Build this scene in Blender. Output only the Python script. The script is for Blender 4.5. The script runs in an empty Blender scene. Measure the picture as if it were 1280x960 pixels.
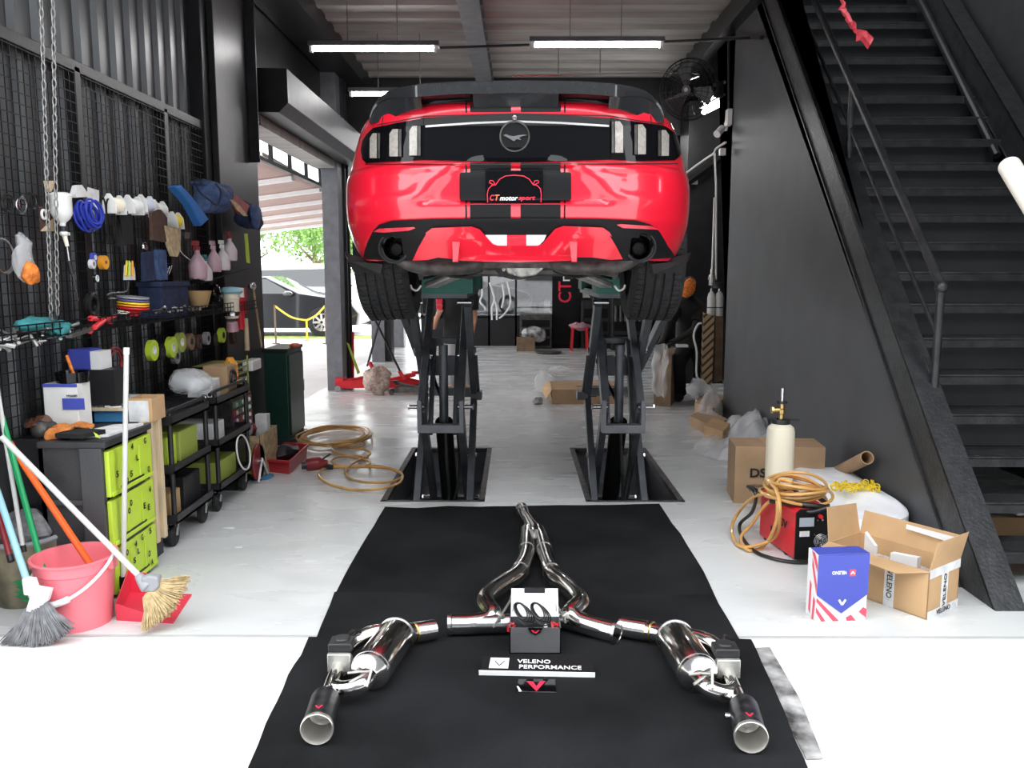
import bpy, bmesh, math, random
from mathutils import Vector, Matrix, noise
C = bpy.context.scene.collection
PI = math.pi
V = Vector
rnd = random.Random(7)

# ------------------------------------------------------------------ camera
TH, PS, FL, H = math.atan(140/1040), math.atan(5/1050), 1040.0, 1.5
F = V((-math.sin(PS)*math.cos(TH), math.cos(PS)*math.cos(TH), -math.sin(TH)))
R_ = V((math.cos(PS), math.sin(PS), 0)); U_ = R_.cross(F)
EYE = V((0, 0, H))
def P(px, py, X=None, Y=None, Z=None):
    """point of the place seen at a pixel of the 1280x960 photo, on the plane X=, Y= or Z="""
    d = F + R_*((px-640)/FL) + U_*((480-py)/FL)
    if X is not None: t = (X-EYE.x)/d.x
    elif Y is not None: t = (Y-EYE.y)/d.y
    else: t = (Z-EYE.z)/d.z
    return EYE + d*t
cam = bpy.data.objects.new('camera', bpy.data.cameras.new('camera')); C.objects.link(cam)
cam.data.sensor_width = 36; cam.data.lens = 36*FL/1280; cam.data.clip_end = 500
m = Matrix.Identity(4)
for i, v in enumerate((R_, U_, -F)):
    for k in range(3): m[k][i] = v[k]
m.translation = EYE; cam.matrix_world = m
bpy.context.scene.camera = cam

# ------------------------------------------------------------------ materials
def mat(name, col, rough=.5, metal=0, var=0, vscale=8, bump=0, bscale=40, coat=0, emit=0, alpha=1, trans=0, col2=None, stretch=None, spec=None):
    m = bpy.data.materials.new(name); m.use_nodes = True
    nt = m.node_tree; b = nt.nodes['Principled BSDF']
    c = (*col, 1)
    b.inputs['Base Color'].default_value = c
    b.inputs['Roughness'].default_value = rough; b.inputs['Metallic'].default_value = metal
    if coat: b.inputs['Coat Weight'].default_value = coat; b.inputs['Coat Roughness'].default_value = .04
    if emit: b.inputs['Emission Color'].default_value = c; b.inputs['Emission Strength'].default_value = emit
    if trans: b.inputs['Transmission Weight'].default_value = trans
    if spec is not None: b.inputs['Specular IOR Level'].default_value = spec
    b.inputs['Alpha'].default_value = alpha
    tc = nt.nodes.new('ShaderNodeTexCoord'); mp = nt.nodes.new('ShaderNodeMapping')
    nt.links.new(tc.outputs['Object'], mp.inputs['Vector'])
    if stretch: mp.inputs['Scale'].default_value = stretch
    if var or col2:
        n = nt.nodes.new('ShaderNodeTexNoise'); n.inputs['Scale'].default_value = vscale; n.inputs['Detail'].default_value = 6
        nt.links.new(mp.outputs[0], n.inputs['Vector'])
        r = nt.nodes.new('ShaderNodeValToRGB'); r.color_ramp.elements[0].position = .35; r.color_ramp.elements[1].position = .65
        c2 = col2 or tuple(min(1, x*(1+var)) for x in col); c1 = col if col2 else tuple(x*(1-var) for x in col)
        r.color_ramp.elements[0].color = (*c1, 1); r.color_ramp.elements[1].color = (*c2, 1)
        nt.links.new(n.outputs['Fac'], r.inputs['Fac']); nt.links.new(r.outputs[0], b.inputs['Base Color'])
    if bump:
        n2 = nt.nodes.new('ShaderNodeTexNoise'); n2.inputs['Scale'].default_value = bscale; n2.inputs['Detail'].default_value = 4
        nt.links.new(mp.outputs[0], n2.inputs['Vector'])
        bp = nt.nodes.new('ShaderNodeBump'); bp.inputs['Strength'].default_value = bump; bp.inputs['Distance'].default_value = .01
        nt.links.new(n2.outputs['Fac'], bp.inputs['Height']); nt.links.new(bp.outputs[0], b.inputs['Normal'])
    return m
M = {}
def mk(n, *a, **k): M[n] = mat(n, *a, **k); return M[n]
mk('blackpaint', (.012,.012,.014), .38, var=.3, bump=.1)
mk('darkwall', (.055,.057,.062), .5, var=.12, vscale=3, bump=.05)
mk('wallmetal', (.065,.068,.072), .36, .3, var=.2, vscale=2, bump=.05)
mk('deck', (.3,.29,.27), .5, .1, var=.2, vscale=3, stretch=(.3,3,1))
mk('steelgrey', (.16,.165,.18), .45, .3, var=.15, bump=.05)
mk('liftsteel', (.1,.11,.122), .42, .3, var=.2, bump=.08)
mk('stairwall', (.02,.021,.023), .6, var=.2)
mk('housing', (.085,.088,.095), .5, .1, var=.1)
mk('stairsteel', (.026,.027,.029), .38, .3, var=.35, vscale=14, bump=.25, bscale=60)
mk('riser', (.026,.027,.028), .6, .1, var=.15, vscale=5, bump=.05)
mk('blackplastic', (.018,.018,.02), .42, var=.2, bump=.05)
mk('cabinetside', (.03,.031,.034), .5, var=.2, bump=.12, bscale=150)
mk('glossblack', (.003,.003,.004), .05, spec=.3)
mk('satinblack', (.01,.01,.011), .4, spec=.15)
mk('greycarbon', (.02,.021,.023), .2, coat=.7, var=.15, vscale=40)
mk('red', (.78,.008,.03), .28, coat=1)
mk('redlens', (.75,.04,.07), .12, coat=1)
mk('red2', (.65,.02,.03), .35, var=.1)
mk('darkred', (.25,.02,.025), .4, var=.25)
mk('salmon', (.85,.2,.24), .4, var=.06, vscale=4)
mk('rubber', (.012,.012,.013), .75, var=.5, vscale=30, bump=.7, bscale=90)
mk('lens', (.33,.3,.27), .2, coat=.6, var=.15, vscale=60)
mk('whitelens', (.85,.85,.85), .25, coat=.6)
mk('chrome', (.78,.76,.73), .14, 1, var=.08, vscale=3)
mk('steel', (.5,.5,.5), .25, 1)
mk('alu', (.55,.54,.5), .45, .8, var=.2, vscale=20)
mk('castdark', (.085,.08,.075), .55, .5, var=.4, vscale=18, bump=.3)
mk('liftgreen', (.02,.14,.11), .5, var=.12)
mk('cabgreen', (.008,.045,.034), .35, var=.1)
mk('mat', (.005,.0052,.0058), .93, col2=(.015,.0155,.017), vscale=1.8, bump=.6, bscale=260, spec=.15)
mk('cardboard', (.52,.33,.17), .85, var=.08, vscale=5)
mk('cardboard2', (.4,.26,.15), .88, var=.12, vscale=5)
mk('carddark', (.2,.13,.08), .88, var=.2, vscale=9)
mk('white', (.8,.8,.8), .5, var=.03)
mk('paper', (.72,.72,.72), .7, var=.12, vscale=20)
mk('foam', (.86,.87,.9), .6, var=.06, vscale=6, bump=.5, bscale=12)
mk('plasticfilm', (.9,.92,.95), .15, alpha=.5, bump=.8, bscale=14)
mk('bagfilm', (.8,.82,.84), .2, alpha=.32, bump=.8, bscale=25)
mk('cream', (.82,.76,.6), .35)
mk('pvc', (.8,.77,.68), .35)
mk('brass', (.6,.42,.16), .3, 1)
mk('hose', (.62,.34,.1), .3, coat=.3, var=.15)
mk('blackhose', (.01,.01,.01), .4)
mk('blue', (.03,.05,.42), .4)
mk('boxblue', (.06,.08,.42), .4)
mk('paleblue', (.3,.55,.65), .4)
mk('green', (.01,.3,.1), .4)
mk('orange', (.85,.13,.02), .4)
mk('lime', (.5,.68,.05), .42, var=.05)
mk('yellow', (.85,.62,.02), .5, var=.1)
mk('teal', (.03,.2,.21), .8, var=.25, vscale=25, bump=.4)
mk('navy', (.012,.02,.06), .85, var=.3, vscale=20, bump=.5)
mk('denim', (.05,.09,.2), .85, var=.35, vscale=20, bump=.5)
mk('capblue', (.015,.13,.4), .7)
mk('tan', (.45,.34,.2), .9, var=.25, vscale=30)
mk('brown', (.07,.035,.025), .9, var=.2, vscale=30)
mk('wood', (.6,.47,.3), .65, var=.12, vscale=6, stretch=(6,6,.6))
mk('wooddark', (.28,.15,.07), .6, var=.2, vscale=8)
mk('straw', (.5,.38,.2), .9, var=.25, vscale=40)
mk('greybristle', (.2,.2,.21), .8, var=.3, vscale=30)
mk('greyplastic', (.3,.31,.33), .4)
mk('whiteplastic', (.75,.75,.72), .35, var=.05)
mk('pinkplastic', (.5,.28,.33), .4, var=.1)
mk('skin', (.55,.28,.18), .5, var=.05)
mk('hair', (.01,.008,.006), .6)
mk('cloth_black', (.008,.008,.009), .9, var=.3)
mk('cloth_grey', (.34,.34,.34), .9, var=.1)
mk('orangecloth', (.75,.2,.03), .8, var=.35, vscale=40, bump=.4)
mk('tube', (1,.98,.97), emit=26)
mk('glass', (.02,.025,.03), .03, alpha=.72, coat=.5)
mk('carglass', (.01,.012,.014), .04, coat=1)
mk('carwhite', (.8,.8,.8), .2, coat=1)
mk('carblack', (.01,.01,.012), .15, coat=1)
mk('awning', (.5,.4,.37), .8, var=.05)
nt = M['awning'].node_tree; tr_ = nt.nodes.new('ShaderNodeBsdfTranslucent'); tr_.inputs[0].default_value = (.5,.4,.37,1); mx_ = nt.nodes.new('ShaderNodeMixShader'); mx_.inputs[0].default_value = .5
nt.links.new(nt.nodes['Principled BSDF'].outputs[0], mx_.inputs[1]); nt.links.new(tr_.outputs[0], mx_.inputs[2]); nt.links.new(mx_.outputs[0], nt.nodes['Material Output'].inputs[0])
mk('leaf', (.16,.3,.06), .7, var=.4, vscale=2)
mk('grass', (.3,.36,.1), .9, var=.3, vscale=6)
mk('bark', (.16,.11,.07), .9, var=.3, bump=.5)
mk('asphalt', (.42,.42,.41), .9, var=.1, vscale=3)
mk('wornmetal', (.05,.048,.045), .4, .2, col2=(.62,.61,.6), vscale=9)
mk('redmark', (.8,.02,.06), .5)
mk('whitemark', (.85,.85,.85), .5)
mk('blackmark', (.01,.01,.01), .6)
mk('orangemark', (.85,.15,.06), .5)
mk('bagcheck', (.3,.16,.14), .8, col2=(.5,.42,.36), vscale=30)
mk('brick', (.4,.36,.33), .9, var=.2)
mk('screen', (.35,.4,.45), .1)

def floor_mat(name, c1, c2, r1, r2, stains=None, bump=.06):
    m = bpy.data.materials.new(name); m.use_nodes = True; nt = m.node_tree; b = nt.nodes['Principled BSDF']
    tc = nt.nodes.new('ShaderNodeTexCoord')
    def noise_(scale, stretch=(1,1,1), det=6):
        mp = nt.nodes.new('ShaderNodeMapping'); mp.inputs['Scale'].default_value = stretch
        nt.links.new(tc.outputs['Object'], mp.inputs['Vector'])
        n = nt.nodes.new('ShaderNodeTexNoise'); n.inputs['Scale'].default_value = scale; n.inputs['Detail'].default_value = det
        nt.links.new(mp.outputs[0], n.inputs['Vector']); return n.outputs['Fac']
    def ramp(fac, a, b_, ca, cb):
        r = nt.nodes.new('ShaderNodeValToRGB'); e = r.color_ramp.elements
        e[0].position = a; e[1].position = b_; e[0].color = (*ca, 1); e[1].color = (*cb, 1)
        nt.links.new(fac, r.inputs['Fac']); return r.outputs[0]
    base = ramp(noise_(1.1, (.6, 1.6, 1)), .3, .7, c1, c2)
    if stains:
        mask = ramp(noise_(stains[1], stains[2], 8), stains[3], stains[3]+(.25 if bump < .1 else .07), (0,0,0), (1,1,1))
        mx = nt.nodes.new('ShaderNodeMix'); mx.data_type = 'RGBA'
        nt.links.new(mask, mx.inputs[0]); nt.links.new(base, mx.inputs[6]); mx.inputs[7].default_value = (*stains[0], 1)
        base = mx.outputs[2]
    nt.links.new(base, b.inputs['Base Color'])
    rr = ramp(noise_(2.3, (.5, 1.5, 1)), .35, .7, (r1,)*3, (r2,)*3)
    nt.links.new(rr, b.inputs['Roughness'])
    bp = nt.nodes.new('ShaderNodeBump'); bp.inputs['Strength'].default_value = bump; bp.inputs['Distance'].default_value = .02
    nt.links.new(noise_(3.5, (1, 1.6, 1), 3), bp.inputs['Height']); nt.links.new(bp.outputs[0], b.inputs['Normal'])
    M[name] = m
floor_mat('paintedfloor', (.60,.615,.61), (.67,.68,.675), .2, .36, ((.52,.53,.525), 2.5, (.6,1.4,1), .52))
floor_mat('concrete', (.72,.71,.7), (.8,.79,.78), .7, .9, ((.56,.53,.48), 2.2, (.7,1.6,1), .62), .15)

# wire-weave dark pattern and striped card materials
def stripe_mat(name, ca, cb, axis, scale, duty=.5, rough=.6):
    m = bpy.data.materials.new(name); m.use_nodes = True; nt = m.node_tree; b = nt.nodes['Principled BSDF']
    b.inputs['Roughness'].default_value = rough
    tc = nt.nodes.new('ShaderNodeTexCoord'); d = nt.nodes.new('ShaderNodeVectorMath'); d.operation = 'DOT_PRODUCT'
    d.inputs[1].default_value = axis; nt.links.new(tc.outputs['Object'], d.inputs[0])
    mu = nt.nodes.new('ShaderNodeMath'); mu.operation = 'MULTIPLY'; mu.inputs[1].default_value = scale; nt.links.new(d.outputs['Value'], mu.inputs[0])
    fr = nt.nodes.new('ShaderNodeMath'); fr.operation = 'FRACT'; nt.links.new(mu.outputs[0], fr.inputs[0])
    gt = nt.nodes.new('ShaderNodeMath'); gt.operation = 'GREATER_THAN'; gt.inputs[1].default_value = duty; nt.links.new(fr.outputs[0], gt.inputs[0])
    mx = nt.nodes.new('ShaderNodeMix'); mx.data_type = 'RGBA'; nt.links.new(gt.outputs[0], mx.inputs[0])
    mx.inputs[6].default_value = (*ca, 1); mx.inputs[7].default_value = (*cb, 1)
    nt.links.new(mx.outputs[2], b.inputs['Base Color']); M[name] = m
stripe_mat('stripecard', (.48,.33,.18), (.06,.04,.03), (1,0,-1), 11, .62)
stripe_mat('treadmat', (.012,.012,.013), (.03,.03,.03), (1,0,0), 40, .5, .6)

# ------------------------------------------------------------------ mesh builder
class MB:
    def __init__(s): s.bm = bmesh.new(); s.mi = 0
    def _f(s, vs):
        try:
            f = s.bm.faces.new(vs); f.material_index = s.mi; return f
        except ValueError: return None
    def v(s, p): return s.bm.verts.new(p)
    def box(s, c, d, rot=None):
        c = V(c); h = V(d)/2; q = rot.to_3x3() if rot is not None else Matrix.Identity(3)
        vs = [s.v(c + q @ V((h.x*a, h.y*b, h.z*e))) for a in (-1,1) for b in (-1,1) for e in (-1,1)]
        for i in ((0,1,3,2),(4,6,7,5),(0,4,5,1),(2,3,7,6),(0,2,6,4),(1,5,7,3)): s._f([vs[k] for k in i])
        return s
    def bb(s, x0, x1, y0, y1, z0, z1): return s.box(((x0+x1)/2,(y0+y1)/2,(z0+z1)/2), (abs(x1-x0),abs(y1-y0),abs(z1-z0)))
    def bar(s, a, b, w, h, up=V((0,0,1))):
        a, b = V(a), V(b); d = (b-a); L = d.length; d.normalize()
        if abs(d.dot(up)) > .99: up = V((0,1,0))
        x = d.cross(up).normalized(); z = x.cross(d)
        q = Matrix((x, d, z)).transposed()
        return s.box((a+b)/2, (w, L, h), q)
    def tube(s, pts, r, seg=10, closed=False, caps=True):
        pts = [V(p) for p in pts]; n = len(pts)
        rs = r if isinstance(r, (list, tuple)) else [r]*n
        rings = []; prev = None
        for i, p in enumerate(pts):
            if closed: t = (pts[(i+1) % n]-pts[i-1])
            else: t = pts[min(i+1, n-1)]-pts[max(i-1, 0)]
            if t.length < 1e-9: t = V((0,0,1))
            t.normalize()
            if prev is None:
                u = t.cross(V((0,0,1)));
                if u.length < .05: u = t.cross(V((0,1,0)))
            else: u = prev - t*prev.dot(t)
            u.normalize(); prev = u; w = t.cross(u)
            rings.append([s.v(p + (u*math.cos(2*PI*k/seg)+w*math.sin(2*PI*k/seg))*rs[i]) for k in range(seg)])
        for i in range(n if closed else n-1):
            a, b = rings[i], rings[(i+1) % n]
            for k in range(seg): s._f([a[k], a[(k+1)%seg], b[(k+1)%seg], b[k]])
        if caps and not closed: s._f(rings[0][::-1]); s._f(rings[-1])
        return s
    def cyl(s, a, b, r, r2=None, seg=20): return s.tube([a, b], [r, r if r2 is None else r2], seg)
    def lathe(s, prof, o=(0,0,0), ax=(0,0,1), seg=28):
        """prof: (radius, height) pairs about the axis ax through o"""
        o = V(o); ax = V(ax).normalized(); u = ax.orthogonal().normalized(); w = ax.cross(u)
        rings = []
        for r, h in prof:
            if r < 1e-6: rings.append([s.v(o+ax*h)])
            else: rings.append([s.v(o+ax*h+(u*math.cos(2*PI*k/seg)+w*math.sin(2*PI*k/seg))*r) for k in range(seg)])
        for a, b in zip(rings, rings[1:]):
            for k in range(seg):
                k2 = (k+1) % seg
                if len(a) == 1 and len(b) == 1: continue
                if len(a) == 1: s._f([a[0], b[k2], b[k]])
                elif len(b) == 1: s._f([a[k], a[k2], b[0]])
                else: s._f([a[k], a[k2], b[k2], b[k]])
        return s
    def prism(s, pts, ext):
        """polygon (3-D points) extruded by the vector ext"""
        ext = V(ext); a = [s.v(V(p)) for p in pts]; b = [s.v(V(p)+ext) for p in pts]
        s._f(a[::-1]); s._f(b); n = len(a)
        for i in range(n): s._f([a[i], a[(i+1)%n], b[(i+1)%n], b[i]])
        return s
    def ell(s, c, r, seg=16, rot=None):
        c = V(c); r = V(r); q = rot.to_3x3() if rot is not None else Matrix.Identity(3); rows = []
        n = seg//2
        for i in range(n+1):
            t = PI*i/n
            if i in (0, n): rows.append([s.v(c+q@V((0,0,r.z*math.cos(t))))])
            else: rows.append([s.v(c+q@V((r.x*math.sin(t)*math.cos(2*PI*k/seg), r.y*math.sin(t)*math.sin(2*PI*k/seg), r.z*math.cos(t)))) for k in range(seg)])
        for a, b in zip(rows, rows[1:]):
            for k in range(seg):
                k2 = (k+1)%seg
                if len(a) == 1: s._f([a[0], b[k], b[k2]])
                elif len(b) == 1: s._f([a[k2], a[k], b[0]])
                else: s._f([a[k], b[k], b[k2], a[k2]])
        return s
    def torus(s, c, R, r, ax=(0,0,1), seg=24, sq=(1,1), rs=8):
        ax = V(ax).normalized(); u = ax.orthogonal().normalized(); w = ax.cross(u)
        return s.tube([V(c)+u*R*sq[0]*math.cos(2*PI*k/seg)+w*R*sq[1]*math.sin(2*PI*k/seg) for k in range(seg)], r, rs, True)
    def grid(s, nu, nv, fn, thick=None):
        g = [[s.v(fn(i/nu, j/nv)) for j in range(nv+1)] for i in range(nu+1)]
        for i in range(nu):
            for j in range(nv): s._f([g[i][j], g[i+1][j], g[i+1][j+1], g[i][j+1]])
        return s
    def jitter(s, a, sc=8, seed=0):
        for v in s.bm.verts:
            n = noise.noise_vector(v.co*sc + V((seed*3.1, seed*1.7, 0)));
            v.co += V(n)*a
        return s
def wm(o):
    if o is None: return Matrix.Identity(4)
    return wm(o.parent) @ o.matrix_basis
def smooth_pts(pts, n=6, closed=False):
    """Catmull-Rom through pts"""
    pts = [V(p) for p in pts]; out = []; N = len(pts)
    for i in range(N if closed else N-1):
        if closed: a, b, c, d = pts[i-1], pts[i], pts[(i+1)%N], pts[(i+2)%N]
        else: a, b, c, d = pts[max(i-1,0)], pts[i], pts[i+1], pts[min(i+2,N-1)]
        for k in range(n):
            t = k/n
            out.append(.5*((2*b)+(c-a)*t+(2*a-5*b+4*c-d)*t*t+(3*b-a-3*c+d)*t**3))
    if not closed: out.append(pts[-1])
    return out
def link(name, me, parent, mats, smooth=30, bevel=0, subsurf=0, solid=0, origin=None):
    if not isinstance(mats, (list, tuple)): mats = [mats]
    for x in mats: me.materials.append(M[x] if isinstance(x, str) else x)
    o = bpy.data.objects.new(name, me); C.objects.link(o)
    if parent is not None:
        me.transform(wm(parent).inverted()); o.parent = parent
    else:
        if origin is None:
            xs = [v.co for v in me.vertices]
            origin = V(((min(v.x for v in xs)+max(v.x for v in xs))/2, (min(v.y for v in xs)+max(v.y for v in xs))/2, min(v.z for v in xs)))
        me.transform(Matrix.Translation(-V(origin))); o.location = origin
    if smooth:
        me.shade_smooth(); me.set_sharp_from_angle(angle=math.radians(smooth))
    if solid:
        md = o.modifiers.new('Solidify', 'SOLIDIFY'); md.thickness = solid; md.offset = 0
    if bevel:
        md = o.modifiers.new('Bevel', 'BEVEL'); md.width = bevel; md.segments = 2; md.limit_method = 'ANGLE'; md.angle_limit = math.radians(40)
    if subsurf:
        md = o.modifiers.new('Subd', 'SUBSURF'); md.levels = subsurf; md.render_levels = subsurf
    return o
def obj(name, mb, mats, parent=None, recalc=True, **k):
    if recalc: bmesh.ops.recalc_face_normals(mb.bm, faces=mb.bm.faces[:])
    me = bpy.data.meshes.new(name); mb.bm.to_mesh(me); mb.bm.free()
    return link(name, me, parent, mats, **k)
def tag(o, label, cat, group=None, kind=None):
    o['label'] = label; o['category'] = cat
    if group: o['group'] = group
    if kind: o['kind'] = kind
    return o
def thing(name, label, cat, loc, group=None):
    o = bpy.data.objects.new(name, None); C.objects.link(o); o.location = loc; o.empty_display_size = .1
    return tag(o, label, cat, group)
def solo(name, mb, mats, label, cat, group=None, kind=None, **k):
    return tag(obj(name, mb, mats, **k), label, cat, group, kind)
def struct(name, mb, mats, **k):
    o = obj(name, mb, mats, **k); o['kind'] = 'structure'; return o
def dup(root, loc, label=None, rotz=None, name=None):
    def cp(o, par):
        c = o.copy(); C.objects.link(c)
        if par: c.parent = par
        for ch in list(o.children): cp(ch, c)
        return c
    r = cp(root, None); r.location = loc
    if rotz is not None: r.rotation_euler.z = rotz
    if label: r['label'] = label
    return r
def text(s, name, mt, parent, pos, right, up, w, h, ext=.0006, bold=0, shear=0, align='C'):
    """lettering w wide, h high centred at pos, in the plane of right and up"""
    cu = bpy.data.curves.new(name, 'FONT'); cu.body = s; cu.extrude = .01; cu.offset = bold; cu.shear = shear; cu.resolution_u = 3
    t = bpy.data.objects.new(name, cu); C.objects.link(t)
    bpy.context.view_layer.update()
    me = bpy.data.meshes.new_from_object(t.evaluated_get(bpy.context.evaluated_depsgraph_get()))
    bpy.data.objects.remove(t)
    xs = [v.co.x for v in me.vertices]; ys = [v.co.y for v in me.vertices]
    x0, x1, y0, y1 = min(xs), max(xs), min(ys), max(ys)
    right = V(right).normalized(); up = V(up).normalized(); nrm = right.cross(up)
    for v in me.vertices:
        a = (v.co.x-(x0+x1)/2)/(x1-x0)*w; b = (v.co.y-(y0+y1)/2)/(y1-y0)*h; c = v.co.z/.01*ext
        v.co = V(pos)+right*a+up*b+nrm*c
    me.materials.clear()
    return link(name, me, parent, mt, smooth=0)
def strip_plate(name, pts, nrm, th, mt, parent, **k):
    mb = MB(); mb.prism(pts, V(nrm)*th); return obj(name, mb, mt, parent, **k)
# ================================================================== the shell of the workshop
XL, XR, YF, YB, ZC = -2.35, 2.17, P(640,795,Z=0).y, 17.0, 4.12
PITS = [(-.89,-.21), (.465,1.11)]; PY0, PY1 = P(541,627,Z=0).y, P(560,560,Z=0).y
# floor with two pits
mb = MB(); xs = [-2.5, PITS[0][0], PITS[0][1], PITS[1][0], PITS[1][1], 4.6]; ys = [YF, PY0, PY1, YB+.3]
for i in range(5):
    for j in range(3):
        if i in (1, 3) and j == 1: continue
        mb._f([mb.v((xs[i],ys[j],0)), mb.v((xs[i+1],ys[j],0)), mb.v((xs[i+1],ys[j+1],0)), mb.v((xs[i],ys[j+1],0))])
bmesh.ops.remove_doubles(mb.bm, verts=mb.bm.verts[:], dist=1e-4)
struct('floor', mb, 'paintedfloor', smooth=0, recalc=False, origin=(0,0,0))
mb = MB()
for a, b, c, d in ((-70,70,-40,YF-.004), (-70,-2.5,YF-.004,90), (4.6,70,YF-.004,90), (-2.5,4.6,YB+.3,90)):
    mb._f([mb.v((a,c,-.004)), mb.v((b,c,-.004)), mb.v((b,d,-.004)), mb.v((a,d,-.004))])
struct('ground', mb, 'concrete', smooth=0, recalc=False, origin=(0,0,0))
# pits: lining and steel rim
for n, (a, b) in enumerate(PITS):
    mb = MB(); D = .34
    for q in (((a,PY0),(b,PY0)), ((b,PY0),(b,PY1)), ((b,PY1),(a,PY1)), ((a,PY1),(a,PY0))):
        (x0,y0),(x1,y1) = q
        mb._f([mb.v((x0,y0,0)), mb.v((x0,y0,-D)), mb.v((x1,y1,-D)), mb.v((x1,y1,0))])
    mb._f([mb.v((a,PY0,-D)), mb.v((a,PY1,-D)), mb.v((b,PY1,-D)), mb.v((b,PY0,-D))])
    struct('floor_pit_lining', mb, 'steelgrey', smooth=0, recalc=False)
    mb = MB(); w = .035
    mb.bb(a-.004,a+w,PY0,PY1,-.03,.004).bb(b-w,b+.004,PY0,PY1,-.03,.004).bb(a,b,PY0-.004,PY0+w*.7,-.03,.004).bb(a,b,PY1-w,PY1+.004,-.03,.004)
    struct('trim_%d' % (n+1), mb, 'castdark', smooth=0)

def corrugated(x0, along0, along1, z0, z1, period, depth, dirn):
    """ribbed sheet; ribs run vertically on a wall (dirn='wall') or across on a roof deck"""
    mb = MB(); pts = []; t = along0
    while t < along1:
        for f, h in ((0,0),(.55,0),(.65,1),(.9,1)): pts.append((min(t+f*period, along1), h*depth))
        t += period
    pts.append((along1, 0))
    for (a, h0), (b, h1) in zip(pts, pts[1:]):
        if b-a < 1e-5: continue
        if dirn == 'wall': q = [(x0+h0,a,z0),(x0+h1,b,z0),(x0+h1,b,z1),(x0+h0,a,z1)]
        else: q = [(z0,a,x0-h0),(z1,a,x0-h0),(z1,b,x0-h1),(z0,b,x0-h1)]
        mb._f([mb.v(p) for p in q])
    bmesh.ops.remove_doubles(mb.bm, verts=mb.bm.verts[:], dist=1e-4)
    return mb
# left wall: ribbed sheet, frame rails, column
struct('wall_left', corrugated(XL, 2.9, 7.62, 0, ZC, .2, .028, 'wall'), 'wallmetal', smooth=20, recalc=False)
mb = MB(); mb.bb(XL-.18, XL-.02, 2.9, 7.62, 0, ZC); struct('wall_left_backing', mb, 'darkwall', smooth=0)
zr = P(0,42,X=-2.3).z
mb = MB(); mb.bb(-2.33,-2.27,3.0,6.7,zr-.03,zr+.03)
for px in (97, 205):
    y = P(px,200,X=-2.3).y; mb.bb(-2.33,-2.27,y-.03,y+.03,.7,zr)
mb.bb(-2.33,-2.27,3.3,3.36,.7,zr)
struct('trim_3', mb, 'blackpaint', smooth=0, bevel=.004)
ycol = P(263,300,X=-2.25).y; yop = P(323,300,X=-2.25).y
mb = MB(); mb.bb(-2.52,-2.25,ycol,yop,0,ZC).bb(-2.25,-2.2,ycol+.12,yop-.1,0,ZC)
mb.bb(-2.3,-2.12,yop-.3,yop-.28,2.4,ZC)
struct('pillar', mb, 'blackpaint', smooth=0, bevel=.006)
# pillars between the side openings
def column(px0, px1, X, name='pillar', mt='steelgrey', zt=ZC):
    y0 = P(px0,400,X=X).y; y1 = P(px1,400,X=X+.2).y
    mb = MB(); mb.bb(X,X+.2,y0,y0+.26,0,zt); struct(name, mb, mt, smooth=0, bevel=.004)
    mb = MB(); mb.bb(X+.02,X+.2,y0+.27,y0+.62,0,zt).bb(X+.2,X+.23,y0+.3,y0+.34,0,zt).bb(X+.2,X+.23,y0+.5,y0+.54,0,zt); struct('trim_4', mb, 'blackpaint', smooth=0)
    return y0
yc1 = column(407,438,-2.4)
yc2 = 13.9
mb = MB(); mb.bb(-2.42,-2.2,yc2,yc2+.25,0,ZC); struct('pillar_rear', mb, 'steelgrey', smooth=0, bevel=.004)
mb = MB(); mb.bb(-2.2,-2.1,yc2+.1,yc2+.4,0,ZC); struct('trim_5', mb, 'blackpaint', smooth=0)
mb = MB(); mb.bb(-2.55,-2.25,YB-.35,YB,0,ZC); struct('pillar_corner', mb, 'steelgrey', smooth=0)
# above the side openings
ztop = P(323,143,X=-2.35).z
mb = MB(); mb.bb(-2.5,-2.38,yop,YB,ztop+.42,ZC); struct('wall_left_lintel', mb, 'blackpaint', smooth=0)
# outer metal truss seen through the opening head
mb = MB(); z0 = P(323,172,X=-2.6).z
mb.bb(-2.62,-2.58,yop-1,YB,z0,z0+.04).bb(-2.62,-2.58,yop-1,YB,z0-.22,z0-.18)
for k in range(14): mb.bb(-2.615,-2.585,yop-.6+k*.75,yop-.52+k*.75,z0-.2,z0+.02)
struct('beam_outside', mb, 'blackpaint', smooth=0)
# roller shutter housing
mb = MB(); a = P(359,86,Y=yop+.02); b = P(361,129,Y=yop+.02); c = P(349,141,Y=yop+.02)
prof = [(-2.52,a.z+.01),(a.x,a.z),(b.x,b.z),(c.x,c.z),(-2.52,c.z+.01)]
mb.prism([(x,yop+.02,z) for x, z in prof], (0,yc1+2.9-yop,0))
sh = solo('shutter_housing', mb, 'housing', 'long grey roller shutter housing above the left side opening', 'shutter', bevel=.004, smooth=0)
obj('end_plate', MB().prism([(x,yop,z) for x, z in prof], (0,.02,0)), 'blackpaint', sh, smooth=0)
mb = MB(); z = c.z
for k in range(5): mb.bb(-2.47,-2.22,yop+.1,yc1-.05,z-.02-k*.018,z-.006-k*.018)
obj('slat', mb, 'deck', sh, smooth=0)
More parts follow.
